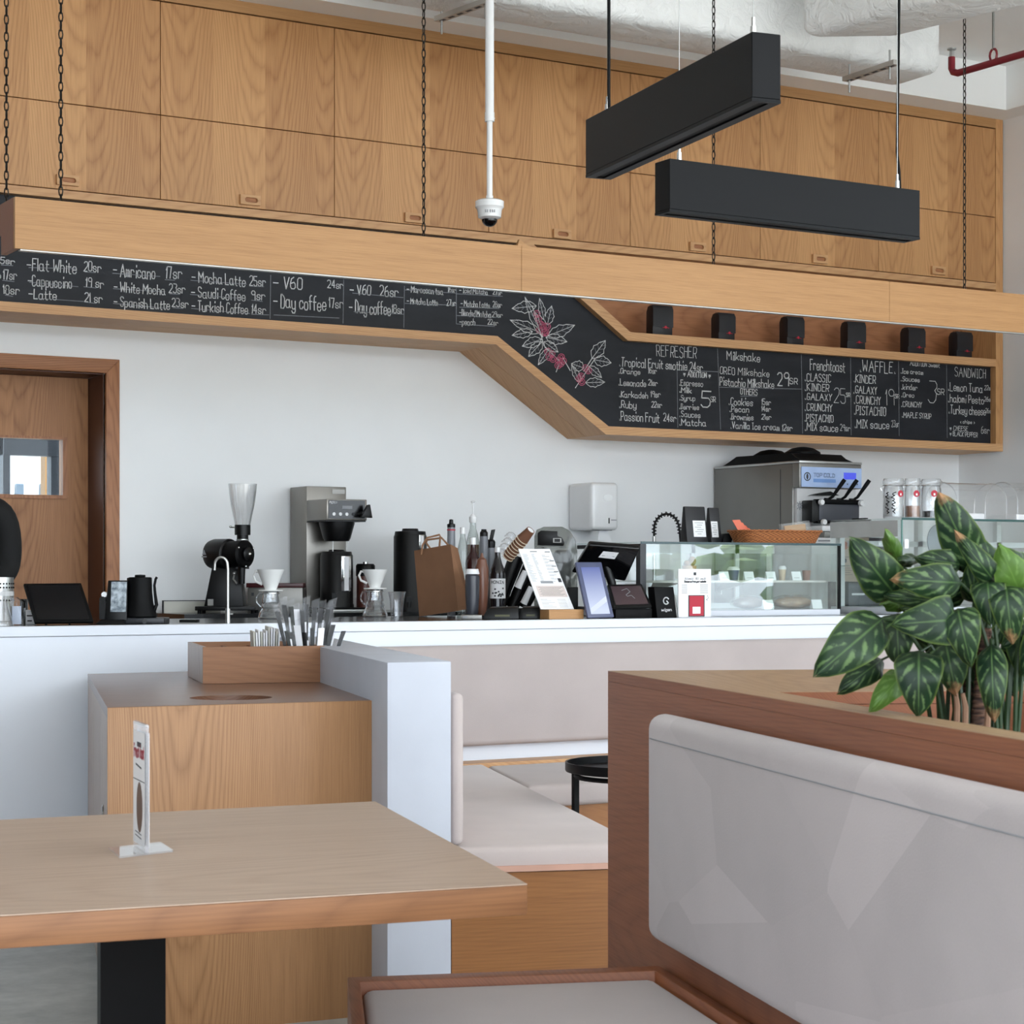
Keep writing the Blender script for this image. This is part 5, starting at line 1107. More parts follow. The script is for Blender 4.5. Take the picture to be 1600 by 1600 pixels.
# -- paper towel dispenser on the wall
Yt = 9.0; x0, x1 = XY(924, Yt), XY(967, Yt); W = x1-x0; s = MPP(945, Yt); zt_, zb_ = PY(945, 754, Yt).z, PY(945, 828, Yt).z
t = thing('towel_dispenser', 'glossy white paper towel dispenser on the wall above the tills', 'dispenser', (x0, Yt, zb_))
MB().box(0, W, 0, YW-Yt-.001, 0, zt_-zb_, .022, 5).build('cover', m_whitep, t)
MB().box(W*.62, W*.66, -.0008, .004, .035, .065).build('level_slot', m_black, t)
lg = MB().lathe([(0, 0), (.03, 0), (.034, -.003), (.034, -.004)], n=28, M=M4.Translation((W*.6, -.001, (zt_-zb_)*.68))@M4.Diagonal((1, 1, .62, 1))@M4.Rotation(R(90), 4, 'X'))
lg.build('emblem', m_white, t)
tx = MB(); [seg(tx, V((W*(.72+.05*k), -.0008, .054)), V((W*(.75+.05*k), -.0008, .054)), V((0, -1, 0)), .005) for k in range(4)]; tx.build('lettering', m_ink2, t, smooth=0)
MB().prism([(W*.45, -.055), (W*.95, -.06), (W*.8, .0), (W*.5, .0)], .06, .064, 'y').build('paper_tail', m_paper, t); MB().box(W*.3, W*.9, .04, .09, -.002, .002).build('outlet', m_black, t)

# -- tills and screens
P = [PD(920, 851, 8.32), PD(1000, 857, 8.32), PD(977, 909, 8.42), PD(893, 895, 8.42)]
nm = (P[1]-P[0]).cross(P[3]-P[0]).normalized(); nm = nm if nm.dot(CAM-P[0]) > 0 else -nm
t = thing('till_monitor', 'black touch till seen from behind with a small white label', 'monitor', V((P[3].lerp(P[2], .5).x, P[3].lerp(P[2], .5).y, ZK)))
MB().hexa([P[3], P[2], P[2]-nm*.03, P[3]-nm*.03], [P[0], P[1], P[1]-nm*.03, P[0]-nm*.03], .008, 3).build('housing', m_blackg, t, world=True)
def bl(u, v): return P[0].lerp(P[1], u).lerp(P[3].lerp(P[2], u), v)+nm*.001
mb = MB(); mb.face([bl(.34, .17), bl(.64, .17), bl(.62, .38), bl(.31, .38)]); mb.build('label', m_paper, t, world=True)
mb = MB(); seg(mb, bl(.38, .23), bl(.55, .23), nm, .004); [seg(mb, bl(.37+.09*k, .32), bl(.41+.09*k, .32), nm, .006) for k in range(3)]; mb.build('label_print', m_ink, t, world=True, smooth=0)
q = bl(.55, .7); bs = V((q.x+.05, q.y+.0, ZK))
MB().tube([q-nm*.02, V((q.x+.03, q.y, q.z-.06)), bs+ZD*.01], [.02, .018, .02], 12).build('stand_arm', m_black, t, world=True); MB().lathe([(0, .0005), (.08, .0005), (.08, .01), (.03, .014), (0, .014)], c=tuple(bs), n=28).build('stand_foot', m_black, t, world=True)
mb = MB(); mb.box(0, .12, 0, .08, 0, .1, .01); 
t, bl, nr = tilted('photo_display', 'blue lit portrait display in a dark blue frame, left of the customer screen', 'display', [(900, 874), (940, 874), (960, 960), (919, 961)], 6.815, 6.9, .015, mat('slate_blue_frame', (84, 90, 120), .35), 'screen', emit('blue_wallpaper', (216, 228, 255), .75, (92, 108, 178), 2, .02, .2), (.14, .1, .86, .94))
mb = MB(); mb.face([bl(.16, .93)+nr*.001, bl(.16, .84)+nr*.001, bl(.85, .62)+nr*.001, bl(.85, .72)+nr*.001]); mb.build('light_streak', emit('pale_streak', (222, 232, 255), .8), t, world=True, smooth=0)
MB().tube([bl(.5, .3)-nr*.016, bl(.5, .98)-nr*.11], .006, 6).build('strut', m_black, t, world=True)
t, bl, nr = tilted('customer_screen', 'low black customer screen with a brownish display and a scribble', 'screen', [(949, 913), (1003, 912), (1019, 947), (959, 949)], 6.83, 6.97, .012, m_black, 'screen', mat('brownish_screen', (84, 68, 72), .12), (.07, .1, .93, .9))
mb = MB(); pts = [bl(.34, .3), bl(.5, .22), bl(.56, .36), bl(.42, .5), bl(.44, .56), bl(.56, .52), bl(.62, .66)]
for a, b in zip(pts, pts[1:]): seg(mb, a+nr*.001, b+nr*.001, nr, .003)
mb.build('scribble', m_ink2, t, world=True, smooth=0)
x0, x1 = XY(962, 6.845), XY(1019, 6.845); MB().box(x0, x1, 6.845, 6.97, ZK, PY(990, 951, 6.845).z, .003).build('base', m_blackm, t, world=True)
# black box with G and pens
Yg = 6.86; x0, x1 = XY(1027, Yg), XY(1058, Yg); s = MPP(1040, Yg); H = (yb(1040, Yg)-917)*s
t = thing('wipes_box', 'small black box with a round white logo left of the payment sign', 'box', (x0, Yg, ZK)); W = x1-x0
MB().hexa([V((0, 0, 0)), V((W, 0, 0)), V((W, .06, 0)), V((0, .06, 0))], [V((-.008, .012, H)), V((W-.01, .012, H)), V((W-.01, .06, H)), V((-.008, .06, H))], .003).build('body', m_blackm, t)
mb = MB(); n_s = V((0, -1, 0)); c_ = V((W*.48, .0045, H*.55))
pts = [c_+V((.014*cos(a), 0, .014*sin(a))) for a in [.6+k*.5 for k in range(11)]]+[c_+V((.003, 0, -.001))]
for a, b in zip(pts, pts[1:]): seg(mb, a, b, n_s, .005)
chalk(mb, 'wigen', V((W*.22, .0005, H*.22)), XD, ZD, .012, W*.5, .0024); mb.build('logo', m_paper, t, smooth=0)
g_ = mat('green_plastic', (40, 110, 52), .35)
for i, (dx, mm, lab) in enumerate(((.006, m_whitep, 'white capped pen leaning against the small black box'), (.026, g_, 'green marker leaning between black box and payment sign'))):
    p0 = V((x1+.012+dx*.5, Yg+.02+.012*i, ZK)); t2 = thing('marker_pen', lab, 'pen', p0); MB().cyl((0, 0, 0), (-.014, .02, H*.78), .0085).build('barrel', mm, t2); MB().cyl((-.014, .02, H*.78), (-.0175, .025, H*.98), .0095).build('cap', m_whitep, t2)
# payment sign
Ys = 6.86; x0, x1 = XY(1060, Ys), XY(1111, Ys); s = MPP(1085, Ys); W = x1-x0; H = (yb(1085, Ys)-889)*s
t = thing('payment_sign', 'white acrylic payment sign with a red phone picture', 'sign', (x0, Ys, ZK))
MB().box(0, W, 0, .006, 0, H, .001, 1).build('panel', m_paper, t); MB().box(-.004, W+.004, -.03, .06, 0, .004).build('foot', m_acryl, t)
pr = MB(); nS = V((0, -1, 0)); yq = -.0006
def rc(u0, v0, u1, v1, mi): pr.face([V((W*u0, yq-.0002*mi, H*v0)), V((W*u1, yq-.0002*mi, H*v0)), V((W*u1, yq-.0002*mi, H*v1)), V((W*u0, yq-.0002*mi, H*v1))], mi)
rc(.46, .87, .54, .93, 0); chalk(pr, 'lllmll lll mll', V((W*.2, yq, H*.78)), XD, ZD, H*.04, W*.62, .002); chalk(pr, 'Choose us from your website', V((W*.18, yq, H*.725)), XD, ZD, H*.035, W*.66, .0022)
for k in range(5): seg(pr, V((W*.1, yq, H*(.67-.04*k))), V((W*.26, yq, H*(.67-.04*k))), nS, .0016, 0); seg(pr, V((W*.66, yq, H*(.67-.04*k))), V((W*.9, yq, H*(.67-.04*k))), nS, .0016, 0)
rc(.3, .02, .8, .46, 0); rc(.33, .035, .77, .445, 1); rc(.43, .08, .67, .22, 2)
for a, b in zip([(.88, .46), (.91, .4), (.86, .36), (.84, .38)], [(.91, .4), (.86, .36), (.89, .345), (.86, .36)]): seg(pr, V((W*a[0], yq, H*a[1])), V((W*b[0], yq, H*b[1])), nS, .0016, 0)
pr.build('print', [m_ink, m_redp, m_paper], t, smooth=0)
# -- glass pastry case
Yp = 7.0; x0, x1 = XY(1000, Yp), XY(1313, Yp); s = MPP(1150, Yp); yk = yb(1150, Yp); W = x1-x0; H = (yk-848)*s; D = .5
t = thing('pastry_case', 'low glass pastry case on the counter with cakes on its shelf', 'display case', (x0, Yp, ZK)); zz = lambda y: (yk-y)*s
MB().box(0, W, 0, D, 0, .026, .002, 1).build('white_base', m_counterw, t)
MB().box(.0, W, -.004, D, H-.008, H).build('top_pane', m_glassg, t)
MB().box(.0, W, -.0065, -.0042, H-.009, H+.001).build('top_edge', mat('glass_edge_green', (50, 74, 78), .2), t)
MB().box(.012, W-.004, 0, .005, .0265, H-.0085).build('front_pane', m_glassg, t)
MB().box(W-.005, W, .0, D, .0265, H-.0085).build('end_pane', m_glassg, t)
MB().box(0, .03, -.002, .03, .0262, H-.0085).box(0, .008, .031, D, .0262, .04).box(0, .008, .031, D, H-.025, H-.0085).build('end_frame', mat('dark_case_frame', (54, 56, 60), .4), t)
MB().box(W-.011, W+.001, -.003, .009, .0262, H-.0085).build('corner_strip', m_blackm, t)
MB().box(.03, W-.01, D-.02, D-.012, .0262, H-.0085).build('rear_pane', m_glass, t)
for u in (.12, .3, .55, .78): MB().box(W*u, W*u+.022, D-.035, D-.021, .0262, H-.0085).build('door_stile', m_whitep, t)
MB().box(.03, W-.01, D-.035, D-.0205, H-.04, H-.0086).box(.03, W-.01, D-.034, D-.0208, .0262, .05).build('door_rail', m_whitep, t)
MB().box(.06, W-.03, .07, D-.04, zz(909), zz(907.5)).build('shelf', m_glassg, t); MB().box(.06, W-.03, .06, .0695, zz(910.5), zz(907)).build('shelf_edge', m_alu, t)
for u in (.35, .7): MB().prism([(.24, zz(911)), (D-.04, zz(911)), (D-.04, zz(930)), (.5, zz(926))], W*u, W*u+.006, 'x').build('bracket', m_alu, t)
zs2 = ZK+zz(907.5)+.0006
def in_case(px, Y, z): return V((XY(px, Y), Y, z))
Yq = Yp+.14
ccl = ['leftmost white price card on the pastry shelf', 'white price card on the pastry shelf, under the tree reflection', 'white price card on the pastry shelf beside the small jar', 'white price card at the right end of the pastry shelf']
for i, px in enumerate((1133, 1172, 1206, 1246)):
    q = in_case(px, Yq-.06, zs2); o = thing('price_card', ccl[i], 'card', q, 0, 'price cards on the pastry shelf'); MB().hexa([V((-.026, 0, 0)), V((.026, 0, 0)), V((.026, .02, 0)), V((-.026, .02, 0))], [V((-.026, .012, .04)), V((.026, .012, .04)), V((.026, .014, .04)), V((-.026, .014, .04))]).build('card_face', m_paper, o)
    mb = MB(); [seg(mb, V((-.015, .0035+.0048*k-.001, .012+.008*k)), V((.012, .0035+.0048*k-.001, .012+.008*k)), V((0, -1, 0)), .002) for k in range(3)]; mb.build('print', m_ink2, o, smooth=0)
def cup2(px, lab, m, lidm, h, r):
    o = thing('dessert_cup', lab, 'cup', in_case(px, Yq, zs2), 0, 'dessert cups on the pastry shelf'); MB().lathe([(0, 0), (r*.75, 0), (r, h), (0, h)], n=24).build('cup_wall', m, o)
    if lidm: MB().lathe([(0, h), (r*1.15, h), (r*1.15, h+.006), (r*.8, h+.016), (0, h+.017)], n=24).build('lid', lidm, o)
cup2(1146, 'purple dessert cup with a white lid on the pastry shelf', mat('purple_cup', (92, 88, 130), .5), m_whitep, .046, .025)
cup2(1222, 'small cream coloured dessert jar with a dark bottom on the pastry shelf', mat('cream_jar', (214, 190, 160), .4), m_whitep, .05, .018)
cup2(1260, 'brown dessert cup at the right end of the pastry shelf', mat('brown_cup', (150, 104, 88), .6), None, .046, .02)
o = thing('sweet_tub', 'round light brown tub heaped with rolled sweets, above the payment sign', 'tub', in_case(1077, Yq, zs2)); s2 = MPP(1077, Yq)
hb = .066; MB().lathe([(0, 0), (.026, 0), (.032, hb), (.028, hb), (.024, .01), (0, .01)], n=28).box(.002, .016, -.0325, -.029, .02, .03).build('tub_wall', mat('light_brown_card', (196, 150, 110), .7), o)
for k, (a, b, c) in enumerate(((-.013, .0, .008), (.012, -.005, .02), (.006, .012, .006))): MB().ball((a, b, hb+c), (.015+.004*(k == 1), .015, .016+.006*(k == 1)), 14, 10).build('rolled_sweet', mat('rolled_sweet', (164, 116, 76), .6, vs=60, var=.25), o)
m_wrap = glass('crinkled_film', (248, 246, 242), .12, 1, .1)
for i, (px, w_, lab, cc) in enumerate(((1169, .075, 'dark wrapped pastry on the floor of the pastry case, left', (120, 84, 66)), (1239, .1, 'large pale wrapped loaf on the floor of the pastry case, right', (204, 164, 128)))):
    o = thing('wrapped_pastry', lab, 'pastry', in_case(px, Yp+.16, ZK+.0268), 0, 'film wrapped pastries'); pm = mat('pastry_%s' % ('dark', 'pale')[i], cc, .6, vs=30, var=.22, bump=.3)
    MB().ball((0, 0, .028), (w_, .055, .027), 20, 12).build('pastry', pm, o)
    mb = MB().ball((0, 0, .031), (w_*1.2, .062, .0305), 14, 8)
    for v in mb.bm.verts: v.co += V((random.uniform(-.006, .006), random.uniform(-.006, .006), 0 if v.co.z < .01 else random.uniform(-.003, .006))); v.co.z = max(v.co.z, .0008)
    mb.build('film', m_wrap, o, smooth=0)
for i, (px, lab) in enumerate(((1202, 'white price card between the two wrapped pastries'), (1278, 'white price card right of the pale wrapped loaf'))):
    q = in_case(px, Yp+.05, ZK+.0268); o = thing('price_card', lab, 'card', q, 0, 'price cards on the case floor'); MB().hexa([V((-.028, 0, 0)), V((.028, 0, 0)), V((.028, .02, 0)), V((-.028, .02, 0))], [V((-.028, .012, .042)), V((.028, .012, .042)), V((.028, .014, .042)), V((-.028, .014, .042))]).build('card_face', m_paper, o)
# -- on top of the pastry case
ztop = ZK+H+.0008; Yt2 = Yp+.3
def topspot(px, Y=Yt2): return V((XY(px, Y), Y, ztop)), MPP(px, Y)
for i, (a, b, yt, lab, dy) in enumerate(((1074, 1107, 791, 'taller black coffee bag with a white label on the pastry case', 0), (1112, 1129, 793, 'narrower black coffee bag with a white label, right of the taller one', .02))):
    Y = Yt2+dy; q0, q1 = XY(a, Y), XY(b, Y); s = MPP(a, Y); h = (yb((a+b)/2, Y, ztop)-yt)*s; o = thing('labelled_bag', lab, 'bag', (q0, Y, ztop), 0, 'black coffee bags on the pastry case'); W2 = q1-q0
    MB().hexa([V((0, 0, 0)), V((W2, 0, 0)), V((W2, .06, 0)), V((0, .06, 0))], [V((.002, .025, h)), V((W2-.002, .025, h)), V((W2-.002, .04, h)), V((.002, .04, h))], .004, 2).build('pouch', m_bagb, o)
    u0, u1 = (.34, .92) if i == 0 else (.1, .7); v0, v1 = h*.18, h*.62
    MB().hexa([V((W2*u0, -.0005+.025*.18, v0)), V((W2*u1, -.0005+.025*.18, v0)), V((W2*u1, .006, v0)), V((W2*u0, .006, v0))], [V((W2*u0, -.0005+.025*.62, v1)), V((W2*u1, -.0005+.025*.62, v1)), V((W2*u1, .018, v1)), V((W2*u0, .018, v1))]).build('label', m_paper, o)
    mb = MB()
    for k in range(6): yy_ = -.0016+.025*(.56-.06*k); seg(mb, V((W2*(u0+.08+.1*(k % 2)), yy_, h*(.56-.06*k))), V((W2*(u1-.1-.06*(k % 3)), yy_, h*(.56-.06*k))), V((0, -1, 0)), .0016)
    mb.build('label_print', m_ink, o, smooth=0)
q, s = topspot(1137); o = thing('tilted_black_box', 'small tilted black box beside the wicker basket', 'box', q, -.3); MB().hexa([V((-9*s, 0, 0)), V((6*s, 0, 0)), V((6*s, .05, 0)), V((-9*s, .05, 0))], [V((-5*s, 0, 16*s)), V((10*s, 0, 17*s)), V((10*s, .05, 17*s)), V((-5*s, .05, 16*s))], .002).build('body', m_blackm, o)
# wicker basket
Yk2 = Yp+.2; q = V((XY(1211, Yk2), Yk2, ztop)); s = MPP(1211, Yk2); o = thing('wicker_basket', 'long orange brown wicker basket on the pastry case', 'basket', q, .0)
m_wick = NT('woven_wicker'); _t, _x, _y, _z = m_wick.co(); _g = m_wick.n('ShaderNodeTexChecker'); _g.inputs['Scale'].default_value = 1
m_wick.put(_g.inputs['Vector'], m_wick.xyz(m_wick.ma('MULTIPLY', _x, 75), m_wick.ma('MULTIPLY', _y, 75), m_wick.ma('MULTIPLY', _z, 190)))
m_wick.set(Roughness=.6, **{'Base Color': m_wick.mix(_g.outputs[1], lin((186, 118, 68)), lin((134, 78, 44)))}); m_wick.bump(_g.outputs[1], .5, .01); m_wick = m_wick.m
bw = (XY(1273, Yk2)-XY(1149, Yk2))/2; hb = 19.5*s; K = 40
def ov(rx, ry, z): return [(rx*(abs(cos(2*pi*i/K))**.55)*(1 if cos(2*pi*i/K) >= 0 else -1), ry*(abs(sin(2*pi*i/K))**.55)*(1 if sin(2*pi*i/K) >= 0 else -1), z) for i in range(K)]
mb = MB(); rows = [ov(bw*(.88+.12*(j/6)), .085+.025*j/6, .001+hb*j/6) for j in range(7)]+[ov(bw*(.96-.1*j), .1-.02*j, hb-hb*.85*j) for j in (0, 1)]
vs = [[mb.bm.verts.new(p) for p in r] for r in rows]
for a, b in zip(vs, vs[1:]):
    for i in range(K): mb.bm.faces.new((a[i], a[(i+1) % K], b[(i+1) % K], b[i]))
mb.bm.faces.new(vs[0][::-1]); mb.bm.faces.new(vs[-1])
mb.build('woven_wall', m_wick, o)
mb = MB(); top_ = ov(bw*1.0, .112, hb); mb.tube(top_, .0045, 6, closed=True)
for k in range(0, K):
    p_, q_ = V(top_[k]), V(top_[(k+1) % K]); mb.tube([p_+V((0, 0, .004)), (p_+q_)/2+V((0, 0, -.004))], .003, 5)
mb.build('braided_rim', m_wick, o)
or_ = mat('orange_packet', (222, 104, 70), .45)
for i in range(4):
    oo = thing('orange_packet', 'orange sachet sticking out of the left end of the wicker basket', 'packet', q+V((-bw*.78+.03*i, -.03+.02*i, hb*.22)), -.2+.15*i, 'orange sachets in the basket'); MB().hexa([V((-.02, -.002, 0)), V((.02, -.002, 0)), V((.02, .002, 0)), V((-.02, .002, 0))], [V((-.072, .01, .092-.012*i)), V((-.035, .01, .094-.012*i)), V((-.035, .014, .094-.012*i)), V((-.072, .014, .092-.012*i))]).build('sachet', or_, oo)
oo = thing('biscuit_packet', 'clear wrapped biscuit card with a red dot at the right end of the basket', 'packet', q+V((bw*.5, -.02, hb*.25)), 0); MB().hexa([V((-.06, 0, 0)), V((.06, 0, 0)), V((.06, .012, 0)), V((-.06, .012, 0))], [V((-.058, .02, .068)), V((.062, .02, .08)), V((.062, .032, .08)), V((-.058, .032, .068))], .002).build('card', mat('tan_card', (196, 156, 106), .6), oo)
MB().hexa([V((-.08, -.003, .01)), V((.08, -.003, .01)), V((.08, .016, .01)), V((-.08, .016, .01))], [V((-.08, .016, .076)), V((.082, .016, .094)), V((.082, .036, .094)), V((-.08, .036, .076))]).build('film', m_wrap, oo)
MB().lathe([(0, 0), (.018, 0), (.018, .001)], n=20, M=M4.Translation((0, .0125, .045))@M4.Rotation(R(70), 4, 'X')).build('red_dot', m_redp, oo)
# coil tap on the back counter
f = Fr(1042, 8.8); t = f.thing('spring_tap', 'black coil spring tap arching behind the pastry case', 'tap'); s = f.s; X, Z_ = f.x, f.z
arc = [V((X(1022), 0, 0)), V((X(1022), 0, Z_(836)))]+[V((X(1041.5)+19.5*s*cos(a), 0, Z_(826)+23*s*sin(a))) for a in [pi-k*pi/14 for k in range(0, 14)]]+[V((X(1063), 0, Z_(836)))]
MB().tube(arc, 1.6*s, 8).build('hose', m_black, t)
mb = MB(); pth = []
acc = 0; pts = arc[1:]
for a, b in zip(pts, pts[1:]):
    n_ = max(2, int((b-a).length/(.9*s)))
    for j in range(n_): p_ = a.lerp(b, j/n_); acc += .9*s; ph = acc/(5*s)*2*pi; tg = (b-a).normalized(); u_ = tg.cross(V((0, 1, 0))).normalized(); pth.append(p_+u_*3.6*s*cos(ph)+V((0, 1, 0))*3.6*s*sin(ph))
mb.tube(pth, .8*s, 5); mb.build('coil_spring', m_black, t); MB().cyl(V((X(1063), 0, Z_(832))), V((X(1065), 0, Z_(850))), 2.6*s, 3.4*s).build('spray_head', m_black, t); MB().cyl((X(1022), 0, 0), (X(1022), 0, Z_(838)), 2.8*s).build('riser', m_steel, t)

# -- soft serve machine
Yi = 8.45; x0, x1 = XY(1249, Yi), XY(1346, Yi); W = x1-x0; s = MPP(1290, Yi); b0_ = yb(1249, Yi); zz = lambda y: (b0_-y)*s; D = YW-Yi-.02
t = thing('ice_cream_machine', 'large steel soft serve ice cream machine with three black levers', 'ice cream machine', (x0, Yi, ZK)); zT = zz(724.5)
MB().box(0, W, .06, D, .02, zT-.002, .004).box(0, W, 0, .0595, zz(763), zT-.002, .004).build('cabinet', m_steeld, t)
MB().box(.012, W-.012, .035, .0595, zz(838), zz(763.5)).build('front_plate', mat('daylit_steel_front', (226, 226, 226), .35, .45), t)  # paler than the cabinet: daylight reflected in the front is painted in
MB().box(-.001, W+.001, -.003, D, zT-.0015, zT+.012, .002).build('top_rim', m_steel, t)
m_hdr = mat('pale_blue_panel', (176, 198, 236), .25); MB().box(.01, W-.004, -.0055, -.0008, zz(762), zT-.022).build('header_panel', m_hdr, t)
MB().box(W*.7, W*.9, -.0065, -.0056, zz(748.5), zz(738)).build('lcd_display', emit('blue_lcd', (72, 84, 214), .9), t)
pr = MB(); y_ = -.0062
pr.lathe([(.018, 0), (.0235, 0)], n=28, M=M4.Translation((W*.115, y_, zz(746)))@M4.Rotation(R(90), 4, 'X'), mi=0); pr.lathe([(0, 0), (.018, 0)], n=24, M=M4.Translation((W*.115, y_, zz(746)))@M4.Rotation(R(90), 4, 'X')@M4.Diagonal((.4, .9, 1, 1)), mi=0)
chalk(pr, 'TOP COLD', V((W*.22, y_, zz(746))), XD, ZD, 5.6*s, W*.33, .0045, 0, 1); pr.face([V((W*.21, y_, zz(754.5))), V((W*.57, y_, zz(754.5))), V((W*.57, y_, zz(749))), V((W*.21, y_, zz(749)))], 2)
for k in range(4): pr.lathe([(0, 0), (.004, 0)], n=10, M=M4.Translation((W*(.68+.08*k), y_, zz(756)))@M4.Rotation(R(90), 4, 'X'), mi=0)
pr.build('panel_print', [m_ink, mat('grey_blue_print', (132, 150, 186), .4), mat('mid_blue_print', (118, 156, 214), .4)], t, smooth=0)
lid = MB().prism([(-.02, 0), (.04, .02), (.08, .045), (D-.2, .05), (D-.12, .02), (D-.06, 0)], .03, W-.05, 'x'); 
for v in lid.bm.verts: v.co.y += .03; v.co.z += zT+.0125
lid.build('hopper_tray', m_blackm, t)
for u, v_ in ((W*.42, .2), (W*.42, .48)): MB().lathe([(.1, 0), (.098, .012), (.06, .034), (.02, .042), (0, .042)], c=(u, v_, zT+.058), n=32).build('hopper_lid', m_blackm, t)
zc1, zc0 = zz(783), zz(817)
MB().box(W*.1, W*.86, -.055, .0345, zc0, zc1, .006).build('dispense_block', m_black, t); MB().box(W*.2, W*.84, -.062, -.0555, zc0+.01, zc1-.02, .003).build('block_front', m_gsq, t)
MB().box(W*.16, W*.9, -.07, -.03, zc1-.018, zc1+.006, .004).box(W*.16, W*.9, -.07, -.03, zc0-.006, zc0+.006, .003).build('clamp_bar', m_blackm, t)
for u, z_ in ((W*.2, zc1-.012), (W*.84, zc1-.012), (W*.24, zc0), (W*.86, zc0)): MB().lathe([(0, -.018), (.014, -.018), (.016, -.012), (.016, 0), (0, 0)], n=20, M=M4.Translation((u, -.072, z_))@M4.Rotation(R(-90), 4, 'X')).build('thumb_nut', m_whitep, t)
for k in range(3):
    u = W*(.36+.2*k); MB().tube([(u-.005, -.05, zc1+.002), (u+.012, -.075, zc1+.02), (u+.05, -.105, zc1+.09), (u+.062, -.115, zc1+.112)], [.007, .008, .0115, .011], 10).build('lever', m_blackm, t)
    MB().cyl((u-.01, -.05, zc1-.01), (u-.01, -.05, zc1+.014), .014).build('valve_cap', m_black, t)
MB().prism([(W*.3, zz(772)), (W*.5, zz(768)), (W*.64, zz(774)), (W*.2, zz(775))], .0, .034, 'y').build('syrup_cover', m_black, t)
MB().box(W*.16, W*.92, -.11, .034, zc0-.05, zc0-.02, .004).build('drip_shelf', m_whitep, t); MB().hexa([V((W*.16, -.12, zc0-.1)), V((W*.86, -.12, zc0-.1)), V((W*.88, .03, zc0-.1)), V((W*.16, .03, zc0-.1))], [V((W*.16, -.13, zc0-.053)), V((W*.92, -.13, zc0-.053)), V((W*.92, .03, zc0-.053)), V((W*.16, .03, zc0-.053))], .003).build('drip_tray', m_steeld, t)
pr = MB(); [seg(pr, V((.03+.016*cos(a), .0343, zz(791)+.016*sin(a))), V((.03+.022*cos(a), .0343, zz(791)+.022*sin(a))), V((0, -1, 0)), .006) for a in [k*pi/4 for k in range(8)]]; pr.lathe([(.006, 0), (.014, 0)], n=18, M=M4.Translation((.03, .0343, zz(791)))@M4.Rotation(R(90), 4, 'X')); pr.build('round_emblem', m_ink2, t, smooth=0)
MB().box(-.0012, 0, .16, .165, .05, zT-.03).build('side_seam', m_ink, t); 
for u, v_ in ((.2, .4), (.6, .4), (.2, .1)): MB().ball((-.001, u, v_), .006, 10, 6).build('screw', m_steel, t)
# white undercounter chiller seen through the case
f_x0, f_x1 = XY(1268, 8.3), XY(1320, 8.3); t = thing('white_chiller', 'white chiller box behind the pastry case, under the drip tray', 'chiller', (f_x0, 8.05, ZK+.0)); 
zt_ = PY(1290, 840, 8.05).z-ZK; W = XY(1320, 8.05)-XY(1268, 8.05); t.location.x = XY(1268, 8.05)
t.location.z = 0; MB().box(0, W, 0, .38, 0, zt_+ZK, .006).build('cabinet', m_whitep, t); MB().box(W*.2, W*.55, -.002, 0, zt_+ZK-.02, zt_+ZK-.012).build('badge', m_ink2, t)

# -- right hand display case
Yr = 6.95; xr0 = XY(1408, Yr); zr_t = PY(1408, 809, Yr).z; xr1 = 7.7
t = thing('glass_display', 'tall glass display case behind the plant, jars and covers on top', 'display case', (xr0, Yr, ZK)); W = xr1-xr0; H = zr_t-ZK; D = .5
MB().box(0, W, 0, D, 0, .03, .002).build('base', m_counterw, t); MB().box(0, W, -.003, D, H-.008, H).build('top_pane', m_glassg, t)
MB().box(0, W, -.0055, -.0032, H-.0095, H+.001).build('top_edge', mat('glass_edge_teal', (60, 92, 90), .2), t)
MB().box(0, W, 0, .005, .0305, H-.0085).build('front_pane', m_glassg, t); MB().box(0, .005, .0055, D, .0305, H-.0085).build('end_pane', m_glassg, t); MB().box(-.001, .006, -.004, -.0005, .0305, H-.0085).build('corner_edge', mat('glass_edge_teal_2', (96, 140, 132), .2), t)
MB().box(-.0035, -.001, .02, D, H-.085, H-.01).build('steel_header', mat('pale_steel', (206, 208, 206), .45, .2), t)
MB().box(.02, W-.02, .08, D-.03, H*.5, H*.5+.006).build('shelf', m_glassg, t); MB().box(0, W, D, D+.006, .0305, H-.0085).build('rear_pane', m_glass, t)
for u in (.02, .33, .66): MB().box(W*u, W*u+.03, D-.03, D-.001, .0305, H-.0085).build('rear_stile', m_whitep, t)
MB().box(.1, W, D-.03, D-.002, H*.72, H*.78).build('rear_rail', m_whitep, t)
MB().box(.02, .045, -.001, -.0005, H-.14, H-.098).build('white_tag', m_paper, t)
q = V((XY(1478, Yr+.2), Yr+.22, ZK+H*.5+.0068)); tag(MB().lathe([(0, 0), (.0, .004), (.1, .004), (.1, .0), (0, 0)], n=36, M=M4.Translation((0, 0, .101))@M4.Rotation(R(80), 4, 'X')).box(-.09, .09, .015, .045, .0, .012).build('grey_cake_stand', mat('grey_disc', (150, 154, 162), .5), at=None), 'grey round plate standing upright inside the tall glass case', 'plate').location = q
